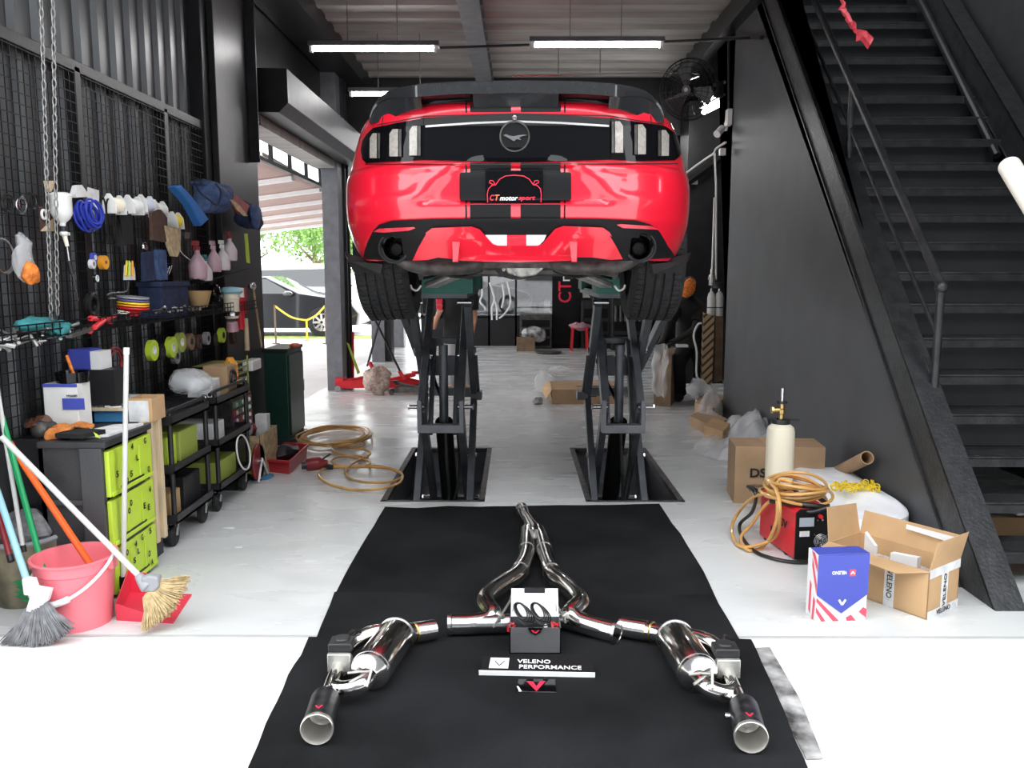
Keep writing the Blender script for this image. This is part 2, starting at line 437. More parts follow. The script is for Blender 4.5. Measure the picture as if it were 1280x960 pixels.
# ceiling deck
yend = P(500,96,Z=ZC).y
struct('ceiling', corrugated(ZC, YF-.1, yend, XL-.1, XR+.05, .42, .05, 'roof'), 'deck', smooth=20, recalc=False)
mb = MB(); mb.bb(-2.5,XR+.1,YF-.1,YB+.3,ZC+.06,ZC+.16)
struct('roof', mb, 'darkwall', smooth=0)
mb = MB(); mb.bb(XR-.1,4.6,8.9,YB+.3,ZC-.1,ZC+.0).bb(XR-.1,4.6,2.6,8.9,6.2,6.3)
struct('ceiling_right', mb, 'blackpaint', smooth=0)
mb = MB(); mb.bb(-2.4,XR+.1,yend,yend+.15,3.35,ZC).bb(-2.4,4.6,yend+.15,YB,3.75,3.8)
struct('ceiling_rear_bulkhead', mb, 'blackpaint', smooth=0)
# steel beams
def ibeam(name, a, b, w=.16, h=.2):
    mb = MB(); a, b = V(a), V(b)
    mb.bar(a+V((0,0,h/2)), b+V((0,0,h/2)), w, .015); mb.bar(a-V((0,0,h/2)), b-V((0,0,h/2)), w, .015); mb.bar(a, b, .012, h)
    return struct(name, mb, 'steelgrey', smooth=0)
xb = P(586,0,Z=4.0).x
ibeam('beam', (xb-.02,YF,3.98), (xb+.04,yend,3.98), .2, .2)
mb = MB(); mb.bb(XR-.12,XR,YF,YB,3.86,4.06); struct('beam_right', mb, 'blackpaint', smooth=0)
mb = MB(); mb.bb(-2.36,-1.95,YF,YB,3.9,4.1); struct('beam_left', mb, 'blackpaint', smooth=0)
mb = MB(); mb.bar(P(930,-10,X=2.1),P(878,70,X=2.1),.05,.06); mb.bar(P(905,48,X=2.05),P(952,47,X=2.12),.03,.03)
struct('beam_bracket', mb, 'blackpaint', smooth=0)
# right wall under the stair flight
SY0 = P(1240,757,Z=0).y; SX0, SX1 = 2.22, 3.5
pa = P(1236,755,X=SX0); pb = P(957,2,X=SX0)
sl = (pb.z-pa.z)/(pb.y-pa.y)
def sz(y): return pa.z+(y-pa.y)*sl
yend_r = P(904,500,X=2.17).y
mb = MB(); y1 = 8.0
mb.prism([(2.17,pa.y+.12,0),(2.17,yend_r,0),(2.17,yend_r,6.1),(2.17,(6.1-pa.z)/sl+pa.y+.1,6.1),(2.17,pa.y+.22,sz(pa.y+.22)-.12)], (.06,0,0))
struct('wall_right', mb, 'darkwall', smooth=0)
mb = MB(); mb.bb(2.2,4.6,yend_r-.1,yend_r,0,6.2); struct('wall_stairwell_rear', mb, 'blackpaint', smooth=0)
mb = MB(); mb.bb(3.72,3.8,2.2,yend_r,0,6.2); struct('wall_stairwell', mb, 'stairwall', smooth=0)
mb = MB(); mb.bb(4.5,4.6,yend_r,YB+.3,0,ZC); struct('wall_right_rear', mb, 'darkwall', smooth=0)
# pale grey bay behind on the right (seen past the tyre)
mb = MB(); mb.bb(2.75,4.6,11.6,11.7,0,3.7); struct('wall_bay', mb, 'darkwall', smooth=0)
mb = MB(); mb.bb(2.25,2.8,11.2,11.75,0,3.7); struct('pillar_bay', mb, 'blackpaint', smooth=0)
# rear glazed front
xg0, xg1 = P(507,430,Y=YB).x, 4.6
gz0 = P(640,396,Y=YB).z; gxe = P(692,380,Y=YB).x
mb = MB(); mb.bb(-2.5,4.6,YB,YB+.1,2.5,ZC).bb(gxe,4.6,YB,YB+.1,0,2.5).bb(-1.9,gxe,YB,YB+.08,0,gz0)
struct('wall_rear', mb, 'blackpaint', smooth=0)
mb = MB()
for x in (-1.92,-1.35,-.55,.0,gxe): mb.bb(x-.02,x+.02,YB,YB+.06,0,2.5)
mb.bb(-1.95,gxe,YB,YB+.06,gz0-.02,gz0+.03)
mb.bb(-2.3,-1.95,YB,YB+.06,2.4,2.5)
w = struct('window_1', mb, 'blackpaint', smooth=0)
mb = MB(); mb.bb(-1.9,gxe,YB+.025,YB+.032,gz0+.03,2.48); obj('pane', mb, 'glass', w, smooth=0)
# floor joint at the threshold
mb = MB(); mb.bb(-2.5,4.6,YF-.012,YF+.002,-.012,.0015); struct('trim_6', mb, 'asphalt', smooth=0)

# ------------------------------------------------------------------ ceiling fittings
def tube_light(x0, x1, y, zc, label, rods):
    a = V((x0,y,zc)); b = V((x1,y,zc)); c = (a+b)/2
    t = thing('fluorescent_light', label, 'light', c)
    mb = MB(); mb.prism([(x0,y-.07,zc+.02),(x0,y-.03,zc+.07),(x0,y+.03,zc+.07),(x0,y+.07,zc+.02),(x0,y+.03,zc+.03),(x0,y-.03,zc+.03)], (x1-x0,0,0))
    obj('reflector', mb, 'steelgrey', t, smooth=0)
    mb = MB(); mb.cyl(a+V((.03,-.03,-.005)), b+V((-.03,-.03,-.005)), .017); obj('lamp_tube', mb, 'tube', t)
    for x in (x0+.03, x1-.03): obj('lamp_holder', MB().box((x,y-.03,zc-.0),(.025,.04,.06)), 'whiteplastic', t, smooth=0)
    for f in rods:
        x = x0+(x1-x0)*f; obj('rod', MB().cyl((x,y,zc+.06),(x,y,ZC),.004,seg=6), 'steel', t)
    return t
for (p0, p1, py, Y, lab, rods) in (
    (386,549,62,7.75,'left fluorescent batten hanging by two rods from the ribbed ceiling',(.3,.68)),
    (662,830,57,7.6,'right fluorescent batten with a red tinge hanging from the ribbed ceiling',(.3,.68)),
    (436,560,118,9.6,'rear fluorescent batten half hidden behind the left end of the spoiler',(.3,.72))):
    a = P(p0,py,Y=Y); b = P(p1,py,Y=Y); tube_light(a.x, b.x, Y, (a.z+b.z)/2, lab, rods)
for x_, y_, lab in ((-1.2,13.2,'unseen batten added to brighten the rear bay, left'),(.9,13.2,'unseen batten added to brighten the rear bay, middle'),(-.2,15.4,'unseen batten added to brighten the rear bay by the glass')):  # added lamps, out of view, that lift the floor brightness
    tube_light(x_-.6, x_+.6, y_, 3.5, lab, ())
# two tubes running along the wall at the right
for q, (a, b, lab) in enumerate(((P(882,132,Y=10.4),P(911,108,Y=9.2),'upper of two bright tubes beside the wall fan'),(P(880,140,Y=10.4),P(911,124,Y=9.2),'lower of two bright tubes beside the wall fan'))):
    t = thing('strip_light', lab, 'light', a)
    obj('lamp_tube', MB().cyl(a, b, .03), 'tube', t); obj('reflector', MB().bar(a+V((0,0,.05)), b+V((0,0,.05)), .12, .02), 'steelgrey', t, smooth=0)
# conduit with hanging drops
mb = MB(); Y = 7.9
mb.tube([P(548,60,Y=Y),P(662,56,Y=Y)],.012,6)
solo('conduit', mb, 'blackpaint', 'thin black conduit joining the two front ceiling battens', 'pipe')
mb = MB(); mb.tube([P(830,52,Y=7.8),P(952,47,Y=7.8)],.012,6)
solo('conduit', mb, 'blackpaint', 'thin black conduit from the right ceiling batten to the grey wall', 'pipe')
mb = MB(); Y = 9.9; mb.tube(smooth_pts([P(640,95,Y=Y),P(858,91,Y=Y),P(861,100,Y=Y)],4),.012,6)
for px in (698,750): mb.tube([P(px,92,Y=Y),V((P(px,92,Y=Y).x,Y,ZC))],.006,5)
solo('pipe_run', mb, 'steel', 'pale pipe hanging by rods above the spoiler, in front of the rear bulkhead', 'pipe')
# wall fan
fc = P(861,112,Y=8.7); t = thing('wall_fan', 'black wall fan on a bracket high on the right', 'fan', fc)
ax = V((-.45,-.85,-.2)).normalized()
mb = MB()
for k in range(6): mb.torus(fc-ax*0+ax*(.09*math.sin(k*.3)), .29*math.cos(k*.26)+.01, .004, ax, 28, rs=5)
u = ax.orthogonal().normalized(); w2 = ax.cross(u)
for k in range(28):
    d = u*math.cos(2*PI*k/28)+w2*math.sin(2*PI*k/28)
    mb.tube([fc+ax*.085+d*.03, fc+ax*.07+d*.15, fc+d*.295, fc-ax*.08+d*.2, fc-ax*.1+d*.05], .0022, 4)
obj('fan_guard', mb, 'satinblack', t)
obj('hub', MB().cyl(fc+ax*.09, fc-ax*.16, .045, .06), 'blackplastic', t)
mb = MB()
for k in range(3):
    d = u*math.cos(2*PI*k/3)+w2*math.sin(2*PI*k/3); e = ax.cross(d)
    mb.prism([fc+d*.04-e*.02, fc+d*.24-e*.09+ax*.02, fc+d*.26+e*.02, fc+d*.2+e*.09-ax*.02, fc+d*.04+e*.03], ax*.004)
obj('blade', mb, 'blackplastic', t)
obj('badge', MB().cyl(fc+ax*.09, fc+ax*.1, .02), 'steel', t)
mb = MB(); mb.tube([fc-ax*.14, fc-ax*.26, fc-ax*.26+V((.22,.1,.02))], .025, 8); mb.box(fc-ax*.26+V((.26,.12,.02)), (.08,.12,.14)); obj('bracket', mb, 'satinblack', t)
# security camera, box and cables on the wall corner
cc = P(900,160,X=2.1); t = thing('security_camera', 'white security camera on the corner of the dark grey wall', 'camera', cc)
a = P(901,165,Y=cc.y-.05); b = P(907,158,Y=cc.y-.02)
obj('camera_body', MB().cyl(P(896,168,Y=cc.y-.12), P(903,160,Y=cc.y-.05), .038, .034), 'whiteplastic', t)
obj('mount', MB().tube([P(903,160,Y=cc.y-.05), P(909,157,Y=cc.y), V((2.17,cc.y,P(909,157,Y=cc.y).z))], .014, 8), 'whiteplastic', t)
obj('mount_plate', MB().cyl(V((2.15,cc.y,cc.z+.02)), V((2.17,cc.y,cc.z+.02)), .05), 'whiteplastic', t)
pp = P(911,147,X=2.14); solo('junction_box', MB().box(pp,(.05,.1,.16)), 'whiteplastic', 'small cream junction box fixed above the security camera', 'box', bevel=.006)
mb = MB(); yy = yend_r-.02
mb.tube([P(911,-20,X=2.14),P(911,140,X=2.14)],.014,8); solo('conduit', mb, 'blackpaint', 'black conduit running down the corner of the grey wall', 'pipe')
mb = MB(); mb.tube(smooth_pts([P(850,222,Y=10),P(880,200,Y=9.8),P(892,192,Y=9.6),P(895,186,Y=9.5),P(907,178,Y=yend_r)],5),.012,6)
mb.tube([P(893,190,Y=9.6),P(895,230,Y=9.6),P(895,345,Y=9.6)],.012,6)
solo('cable', mb, 'whiteplastic', 'white cable looping under the security camera and down', 'cable')
pp = P(903,190,Y=yend_r+.06); solo('socket_box', MB().box(pp,(.06,.06,.07)), 'whiteplastic', 'tiny white socket box below the security camera', 'box', bevel=.005)
pp = P(866,226,Y=11.1); solo('socket_box', MB().box(pp,(.12,.06,.09)).box(pp+V((-.12,0,-.05)),(.08,.05,.07)), 'whiteplastic', 'pair of white sockets on the dark beam right of the red car', 'box', bevel=.005)
mb = MB(); mb.tube([P(848,236,Y=11),P(905,195,Y=11)],.05,4); struct('beam_bay', mb, 'blackpaint')

# ------------------------------------------------------------------ stairs
t = thing('staircase', 'black steel staircase with chequered treads rising away on the right', 'stairs', (SX0+.6,pa.y,0))
ytop = 7.9
SA, SB = P(1202,738,X=2.14), P(953,0,X=2.14); ss = (SB.z-SA.z)/(SB.y-SA.y)
def lo(y): return SA.z+(y-SA.y)*ss
def stringer(x, w=.05):
    mb = MB(); h = .29; yb0 = SA.y-SA.z/ss; yt0 = yb0-h/ss
    mb.prism([(x,yt0,0),(x,yb0,0),(x,ytop,lo(ytop)),(x,ytop,lo(ytop)+h)], (w,0,0))
    mb.prism([(x,yt0-.012,0),(x,yt0+.01,0),(x,ytop,lo(ytop)+h-.012),(x,ytop,lo(ytop)+h+.012)], (w+.09,0,0))
    mb.prism([(x-.012,yb0-.012,0),(x-.012,yb0+.01,0),(x-.012,ytop,lo(ytop)+.0),(x-.012,ytop,lo(ytop)+.018)], (w*.6,0,0))
    return mb
obj('stringer', stringer(2.14), 'stairsteel', t, smooth=0); obj('stringer', stringer(SX1), 'stairsteel', t, smooth=0)
nstep = 22; dz = .19; run = dz/sl
for k in range(nstep):
    z = dz*(k+1)-.02; y = pa.y+run*(k+.25)+.06
    if z > 4.3: break
    mb = MB(); mb.bb(SX0+.03,SX1,y,y+run+.06,z-.008,z).bb(SX0+.03,SX1,y-.004,y+.004,z-.055,z)
    mb.cyl((SX0+.03,y,z-.006),(SX1,y,z-.006),.009,seg=8)
    tr = obj('tread', mb, 'stairsteel', t, smooth=30)
    mb = MB(); mb.bb(SX0+.06,SX1-.03,y+.01,y+run*.8,z,z+.0035); obj('grip_strip', mb, 'rubber', tr, smooth=0)
    if k > 2:
        mb = MB(); mb.bb(SX0+.03,SX1,y+run*.4,y+run*.4+.006,z-dz,z-.02); obj('riser', mb, 'riser', t, smooth=0)
# handrail
tt = thing('stair_railing', 'black stair handrail with round posts and two lower rails', 'railing', P(1163,555,X=SX0+.03))
hx = SX0+.03; p1b = P(1163,555,X=hx); p1t = P(1170,357,X=hx); p1t.y = p1b.y; p1t.z = P(1170,357,Y=p1b.y).z
h1 = p1t.z-sz(p1b.y); h0 = p1b.z-sz(p1b.y)
def rp(y, f): return V((hx, y, sz(y)+h1*f))
posts = [p1b.y, p1b.y+1.35, p1b.y+2.7]
for y in posts: obj('post', MB().cyl((hx,y,sz(y)+.0),(hx,y,sz(y)+h1),.022,seg=14), 'stairsteel', tt)
for f, r, nm in ((1,.024,'handrail'),(.66,.012,'lower_rail'),(.33,.012,'lower_rail')):
    obj(nm, MB().tube([rp(posts[0],f), rp(posts[-1]+.5,f)], r, 12), 'stairsteel', tt)
obj('elbow', MB().ell(rp(posts[0],1)+V((0,0,-.01)), (.034,.034,.034)), 'stairsteel', tt)
# wall handrail + pvc tube + red ribbon
mb = MB(); mb.tube([P(1145,-10,X=3.45),P(1246,195,X=3.45)],.03,10)
solo('wall_handrail', mb, 'blackpaint', 'black rail sloping along the far side of the stairs', 'railing')
mb = MB(); a = P(1262,208,Y=3.9); b = P(1330,318,Y=3.3); dd = (b-a).normalized()
mb.lathe([(.038,-.0),(.048,0),(.048,(b-a).length),(.038,(b-a).length),(.038,0)], a, dd, 24)
solo('plastic_pipe', mb, 'pvc', 'thick white plastic pipe poking in from the right edge', 'pipe')
mk('ribbonred',(.4,.03,.045),.5,var=.3,vscale=60)
mb = MB(); pts = smooth_pts([P(1052,-15,Y=4.2),P(1053,10,Y=4.2),P(1062,27,Y=4.18),P(1070,38,Y=4.2),P(1088,54,Y=4.2)],5)
mb.tube(pts,[.008]*5+[.012]*6+[.016]*(len(pts)-15)+[.026]*4,6); mb.jitter(.018,40)
solo('ribbon', mb, 'ribbonred', 'crumpled red tape dangling over the staircase', 'ribbon')
# things under and behind the lowest steps
mb = MB(); mb.bb(2.35,3.45,4.42,4.45,0,.17); solo('cardboard_sheet', mb, 'cardboard', 'brown cardboard lying behind the bottom stair treads', 'cardboard', smooth=0)
mb = MB(); mb.bb(2.7,3.4,4.36,4.4,.2,.29).bb(2.9,3.4,4.3,4.4,.3,.36); solo('white_carton', mb, 'white', 'white carton edge seen between the lowest stair treads', 'box', smooth=0)
for q in range(1):
    mb = MB(); a = P(1218,625,Y=4.45); mb.ell(a,(.1,.05,.03),12); mb.jitter(.03,30); solo('bundle', mb, 'redmark', 'pink and white bundle tucked behind the second open stair step', 'packet')
# ================================================================== the red coupe
YA, YFa = 4.75, 7.62
KZ = [1.555,1.6,1.66,1.737,1.80,1.85,1.93,1.975,1.99,2.005,2.09,2.165,2.185,2.21,2.25,2.275,2.29]
KW = [.85,.875,.895,.915,.92,.922,.92,.912,.908,.904,.882,.858,.85,.84,.82,.79,.75]
KR = [3.98,3.95,3.91,3.87,3.855,3.85,3.855,3.865,3.875,3.92,3.925,3.93,3.92,3.915,3.92,3.95,4.02]
KFr= [8.45,8.5,8.54,8.57,8.58,8.58,8.57,8.55,8.54,8.53,8.45,8.3,8.2,8.05,7.9,7.7,7.5]
def lerp(T, z):
    if z <= KZ[0]: return T[0]
    for i in range(len(KZ)-1):
        if z <= KZ[i+1]:
            f = (z-KZ[i])/(KZ[i+1]-KZ[i]); return T[i]*(1-f)+T[i+1]*f
    return T[-1]
def sst(a, b, x): t = max(0, min(1, (x-a)/(b-a))); return t*t*(3-2*t)
def recess(x, z):
    ax_ = abs(x); d = 0
    # plate pocket, widening towards the bottom
    wid = .27+(1.985-z)*.9
    d += .028*(1-sst(wid-.045, wid+.045, ax_))*sst(1.80,1.83,z)*(1-sst(1.975,1.985,z))
    # shallow outer panels
    d += .014*sst(wid+.05,wid+.16,ax_)*(1-sst(.66,.70,ax_))*sst(1.845,1.87,z)*(1-sst(1.95,1.962,z))
    return d
def fy(x, z):
    w = lerp(KW, z); L = YA-lerp(KR, z); q = min(1, abs(x)/w)
    return YA-L*max(0, 1-q**3.2)**(1/2.4)+recess(x, z)
def ontail(px, py, off=0):
    """where the line of sight through a pixel meets the tail of the car"""
    y = 3.9
    for _ in range(12):
        p = P(px, py, Y=y); y = fy(p.x, p.z)
    return V((p.x, y-off, p.z))
car = thing('sports_car', 'red sports coupe with black stripes raised on the two scissor lifts', 'car', (0,6.1,1.235))
NA = 80
mb = MB(); rows = []
zs = []; z = KZ[0]
while z < KZ[-1]-1e-6: zs.append(z); z += .0125
zs.append(KZ[-1])
for z in zs:
    w = lerp(KW, z); fr = lerp(KFr, z); row = []
    for k in range(-NA, NA+1):
        f = k/NA; x = w*math.sin(f*PI/2)*(1 if abs(f)<1 else 1)
        row.append(mb.v((x, fy(x, z) if abs(f) < 1 else YA, z)))
    row.append(mb.v((w*1.0, 5.5, z))); row.append(mb.v((w, 6.6, z)))
    for k in range(24, -25, -1):
        f = k/24; x = w*math.sin(f*PI/2)
        row.append(mb.v((x, YFa+(fr-YFa)*max(0,1-abs(x/w)**3)**(1/2.6), z)))
    row.append(mb.v((-w, 6.6, z))); row.append(mb.v((-w, 5.5, z)))
    rows.append(row)
n = len(rows[0])
for a, b in zip(rows, rows[1:]):
    for k in range(n): mb._f([a[k], a[(k+1)%n], b[(k+1)%n], b[k]])
mb.mi = 1; mb._f(rows[0][::-1]); mb.mi = 0; mb._f(rows[-1])
body = obj('body', mb, ['red','satinblack'], car)
def cut(o, cutters):
    cs = []
    for mbc in cutters:
        bmesh.ops.recalc_face_normals(mbc.bm, faces=mbc.bm.faces[:]); me = bpy.data.meshes.new('cut'); mbc.bm.to_mesh(me); mbc.bm.free()
        me.transform(wm(o.parent).inverted() if o.parent else Matrix.Identity(4))
        c = bpy.data.objects.new('cut', me); C.objects.link(c); c.parent = o.parent; cs.append(c)
        md = o.modifiers.new('Bool', 'BOOLEAN'); md.operation = 'DIFFERENCE'; md.object = c; md.solver = 'EXACT'
    bpy.context.view_layer.update(); dg = bpy.context.evaluated_depsgraph_get()
    me = bpy.data.meshes.new_from_object(o.evaluated_get(dg)); o.modifiers.clear(); o.data = me
    for c in cs: bpy.data.objects.remove(c)
    me.shade_smooth(); me.set_sharp_from_angle(angle=math.radians(30))
cs = []
for y in (YA+.03, YFa-.1):
    for s in (-1, 1):
        c = MB(); c.cyl((s*.56,y,1.60),(s*1.1,y,1.60),.375,seg=40); cs.append(c)
# exhaust cut-outs in the valance
ex = [ontail(492,310), ontail(800,309)]
for p in ex:
    c = MB(); c.cyl((p.x,3.6,p.z),(p.x,4.35,p.z),.066,seg=28); cs.append(c)
cut(body, cs)
body.data.materials.clear(); body.data.materials.append(M['red']); body.data.materials.append(M['satinblack'])

def mirror_px(pts): return [(1290-x, y) for x, y in pts]
def patch(name, pts, mt, off=.003, th=.006, parent=None, step=.02, densify=12, holes=(), **k):
    """a panel that lies on the tail, its outline given by sight lines; real thickness th"""
    parent = parent or body
    out = []
    N = len(pts)
    for i in range(N):
        a, b = pts[i], pts[(i+1)%N]; L = math.hypot(b[0]-a[0], b[1]-a[1]); m_ = max(1, int(L/densify))
        for j in range(m_): out.append(ontail(a[0]+(b[0]-a[0])*j/m_, a[1]+(b[1]-a[1])*j/m_))
    mb = MB(); bm = mb.bm
    bm.faces.new([bm.verts.new((p.x, 0, p.z)) for p in out])
    x0, x1 = min(p.x for p in out), max(p.x for p in out); z0, z1 = min(p.z for p in out), max(p.z for p in out)
    def bis(co, no): bmesh.ops.bisect_plane(bm, geom=bm.verts[:]+bm.edges[:]+bm.faces[:], plane_co=co, plane_no=no, dist=1e-6)
    x = math.floor(x0/step)*step+step
    while x < x1: bis((x,0,0), (1,0,0)); x += step
    z = math.floor(z0/step)*step+step
    while z < z1: bis((0,0,z), (0,0,1)); z += step
    for p in holes:
        bad = [f for f in bm.faces if (f.calc_center_median()-V((p.x,0,p.z))).length < p_hole]
        bmesh.ops.delete(bm, geom=bad, context='FACES')
    for v in bm.verts: v.co.y = fy(v.co.x, v.co.z)-off
    bmesh.ops.recalc_face_normals(bm, faces=bm.faces[:])
    if sum(f.normal.y*f.calc_area() for f in bm.faces) > 0: bmesh.ops.reverse_faces(bm, faces=bm.faces[:])
    ext = bmesh.ops.extrude_face_region(bm, geom=bm.faces[:])
    for g in ext['geom']:
        if isinstance(g, bmesh.types.BMVert): g.co.y -= th
    return obj(name, mb, mt, parent, recalc=True, **k)
p_hole = .056
# tail panel (lamps and centre)
cen = [(527,147.5),(580,145),(645,143),(710,145),(765,148.5),(765,200),(645,203),(527,200)]
patch('tail_panel', cen, 'glossblack', .001, .006)
lampL = [(452,199),(450,187),(452,176),(457,168),(466,160),(500,153),(529,148),(529,200),(490,202),(457,204)]
lampR = [(848,196),(849,186),(846,175),(839,165),(828,158),(795,153),(763,148),(763,200),(800,202),(842,201)]
for pts, segs in ((lampL, ((462,474,167,198),(487,501,162,196),(512,525,158,195))), (lampR, ((822,834,164,196),(793,806,157,194),(765,778,153,192)))):
    lp = patch('tail_lamp', pts, 'glossblack', .001, .009)
    for a, b, c, d in segs:
        left = a < 645
        q = [(a,d),(a,c+6),(a+4,c),(b-3,c),(b-3,d)] if left else [(a+3,d),(a+3,c),(b-4,c),(b,c+6),(b,d)]
        patch('lens', q, 'lens', .012, .012, lp, bevel=.002)
        q = [(b-2,d),(b-2,c),(b+1,c),(b+1,d)] if left else [(a-1,d),(a-1,c),(a+2,c),(a+2,d)]
        patch('lens_edge', q, 'castdark', .012, .008, lp)
patch('highlight_strip', [(532,157),(590,153),(645,151),(700,153),(761,157),(761,159.5),(700,155.5),(645,153.5),(590,155.5),(532,159.5)], 'steel', .008, .003)  # highlight along the black panel, imitated by a pale steel strip
# stripes on deck and bumper
for nm, x0, x1, ya, yb in (('stripe',588,639,126.5,140),('stripe',651,701,126.5,140),('stripe',588,639,203.5,275),('stripe',651,701,203.5,275),
                       ('pinstripe',582,584,127,141),('pinstripe',705,707,127,141),('pinstripe',582,584,203,275),('pinstripe',705,707,203,275)):
    patch(nm, [(x0,yb),(x0,ya),(x1,ya),(x1,yb)], 'satinblack', .0005, .002)
# centre stripes crossing the tail panel edge stay red: shut lines
for y in (141.5, 204.5):
    patch('shut_line', [(470 if y<150 else 455,y+ (14 if y<150 else 0)),(530,y+3 if y<150 else y),(645,y),(760,y+3 if y<150 else y),(828 if y<150 else 846,y+(14 if y<150 else 0)),(828 if y<150 else 846,y+1.2+(14 if y<150 else 0)),(760,y+1.2+(3 if y<150 else 0)),(645,y+1.2),(530,y+1.2+(3 if y<150 else 0)),(470 if y<150 else 455,y+1.2+(14 if y<150 else 0))], 'blackmark', .001, .0015)
# lower valance with red insert
val = [(453,324),(458,305),(466,289),(474,281),(490,276),(540,274),(645,273),(750,274),(795,276),(812,281),(823,290),(833,308),(841,322),(790,326),(690,328),(645,328),(590,328),(500,326)]
va = patch('valance', val, 'satinblack', .004, .012, holes=ex)
for p in ex:
    obj('tip_surround', MB().lathe([(.060,-.01),(.066,-.024),(.074,-.018),(.074,.02),(.058,.03),(.056,.2),(.03,.2)], (p.x, p.y, p.z), (0,1,0)), 'blackplastic', va)
    c = V((p.x-.0, p.y+.05, p.z-.006)); obj('tail_pipe', MB().lathe([(.028,.3),(.028,-.0),(.034,-.015),(.040,-.01),(.040,.06),(.037,.3)], c, (0,1,0)), 'glossblack', va)
    obj('pipe_inside', MB().cyl(c+V((0,.03,0)), c+V((0,.04,0)), .03), 'blackmark', va)
ins = [(516,326),(524,309),(533,294),(541,287.5),(590,285),(599,288),(607,297),(615,306),(622,309),(672,309),(679,306),(687,297),(695,288),(704,285),(752,287),(760,293),(769,308),(777,324),(762,325),(740,322),(720,322),(714,326),(645,328),(576,326),(568,324),(548,322),(535,325)]
patch('red_insert', ins, 'red', .017, .012, va, bevel=.003)
patch('insert_ridge', [(533,291.5),(541,285.5),(590,283.5),(600,287),(609,297),(616,305),(622,307.5),(672,307.5),(678,305),(685,296.5),(694,286.5),(704,283),(753,285),(761,291),(764,296),(757,292),(751,290),(705,288.5),(697,291),(689,301),(682,308),(673,311.5),(622,311.5),(612,308),(605,300),(597,291),(590,289),(542,290.5),(534,296)], 'red', .026, .006, va)
for s in ((565,571,576),(711,716,722)):
    mb = MB(); a = ontail(s[0],300,.03); b = ontail(s[1],333,.07); c = ontail(s[2],300,.03)
    mb.prism([ontail(s[0],298,.02), ontail(s[0]+2,328,.075), ontail(s[2]-2,328,.075), ontail(s[2],298,.02)], (0,.06,0)); obj('fin', mb, 'red', va, bevel=.004)
patch('reverse_lamp', [(607,294),(634,294),(634,309),(621,309),(613,303)], 'whitelens', .017, .008, va)
patch('reverse_lamp', [(658,294),(683,294),(680,301),(673,308),(658,309)], 'whitelens', .017, .008, va)
patch('fog_lamp', [(634,294),(658,294),(658,309),(634,309)], 'redlens', .017, .009, va)
patch('reflector', [(467,290),(474,286),(518,284),(520,285.5),(512,288.5),(480,291)], 'redlens', .017, .006, va)
patch('reflector', [(770,281.5),(775,280.5),(812,283),(823,287),(820,287.5),(778,285.5)], 'redlens', .017, .006, va)
# plate holder, plate and its lettering
hold = patch('plate_holder', [(575,218),(577,216),(712,216),(714,218),(714,249),(712,251),(577,251),(575,249)], 'satinblack', .0, .02, bevel=.003)
a = P(607,213,Y=3.845); b = P(679,256,Y=3.845)
pl = obj('plate', MB().prism([(a.x,3.85,a.z),(b.x,3.85,a.z),(b.x,3.86,b.z),(a.x,3.86,b.z)], (0,.008,0)), 'glossblack', hold, smooth=0)
def onp(x, y): return P(x, y, Y=3.847)
mb = MB(); pts = [(610,253),(609.5,243),(611,236),(615,232),(620,231),(625,224),(632,220),(643,219),(655,220),(662,224),(667,231),(672,232),(676,236),(677,243),(676.5,253)]
mb.tube([onp(x,y) for x,y in pts], .0022, 5)
for s in ((619,230),(667,230)):
    q = 1 if s[0] > 643 else -1
    mb.tube([onp(s[0],s[1]), onp(s[0]+q*2,226), onp(s[0]+q*6,225.5), onp(s[0]+q*7,228), onp(s[0]+q*3,230.5)], .0022, 5, True)
obj('car_outline_mark', mb, 'redmark', pl)
c = (onp(616,245)); text('C', 'lettering', 'redmark', pl, onp(615.5,247), (1,0,0), (0,0,1), .019, .026, shear=.25, bold=.02)
text('T', 'lettering', 'orangemark', pl, onp(622,247), (1,0,0), (0,0,1), .022, .026, shear=.25, bold=.02)
text('motor', 'lettering', 'whitemark', pl, onp(636.5,248), (1,0,0), (0,0,1), .082, .019, shear=.25, bold=.02)
text('sport', 'lettering', 'redmark', pl, onp(659,248.5), (1,0,0), (0,0,1), .076, .023, shear=.25, bold=.02)
# emblem
ec = ontail(643.5,171,.012); mb = MB(); mb.torus(ec, .066, .004, (0,1,0.05), 40, (1,1)); 
em = obj('emblem_ring', mb, 'castdark', body)
mb = MB(); mb.cyl(ec+V((0,.012,0)), ec+V((0,.002,0)), .064, seg=40); obj('emblem_disc', mb, 'satinblack', em)
hp = [(629,169),(633,167.5),(637,169.5),(642,170),(648,169),(654,168.2),(660,169),(654,170),(649,172),(652,175),(646,174),(643,176.5),(639,174.5),(635,172),(632,170.5)]
mb = MB(); mb.prism([P(x,y,Y=ec.y-.004) for x, y in hp], (0,.003,0)); obj('running_horse_mark', mb, 'steel', em, smooth=0)
mb = MB(); q = ontail(643.5,148,.01); mb.lathe([(.0,-.012),(.010,-.01),(.015,-.002),(.015,.01)], q, (0,1,0)); obj('lock', mb, 'steel', body)
# vertical shut lines of the boot lid
for x0 in ((477.5,146,476,159),(812,145,813,157)):
    patch('shut_line', [(x0[0],x0[1]),(x0[0]+1,x0[1]),(x0[2]+1,x0[3]),(x0[2],x0[3])], 'blackmark', .001, .001)
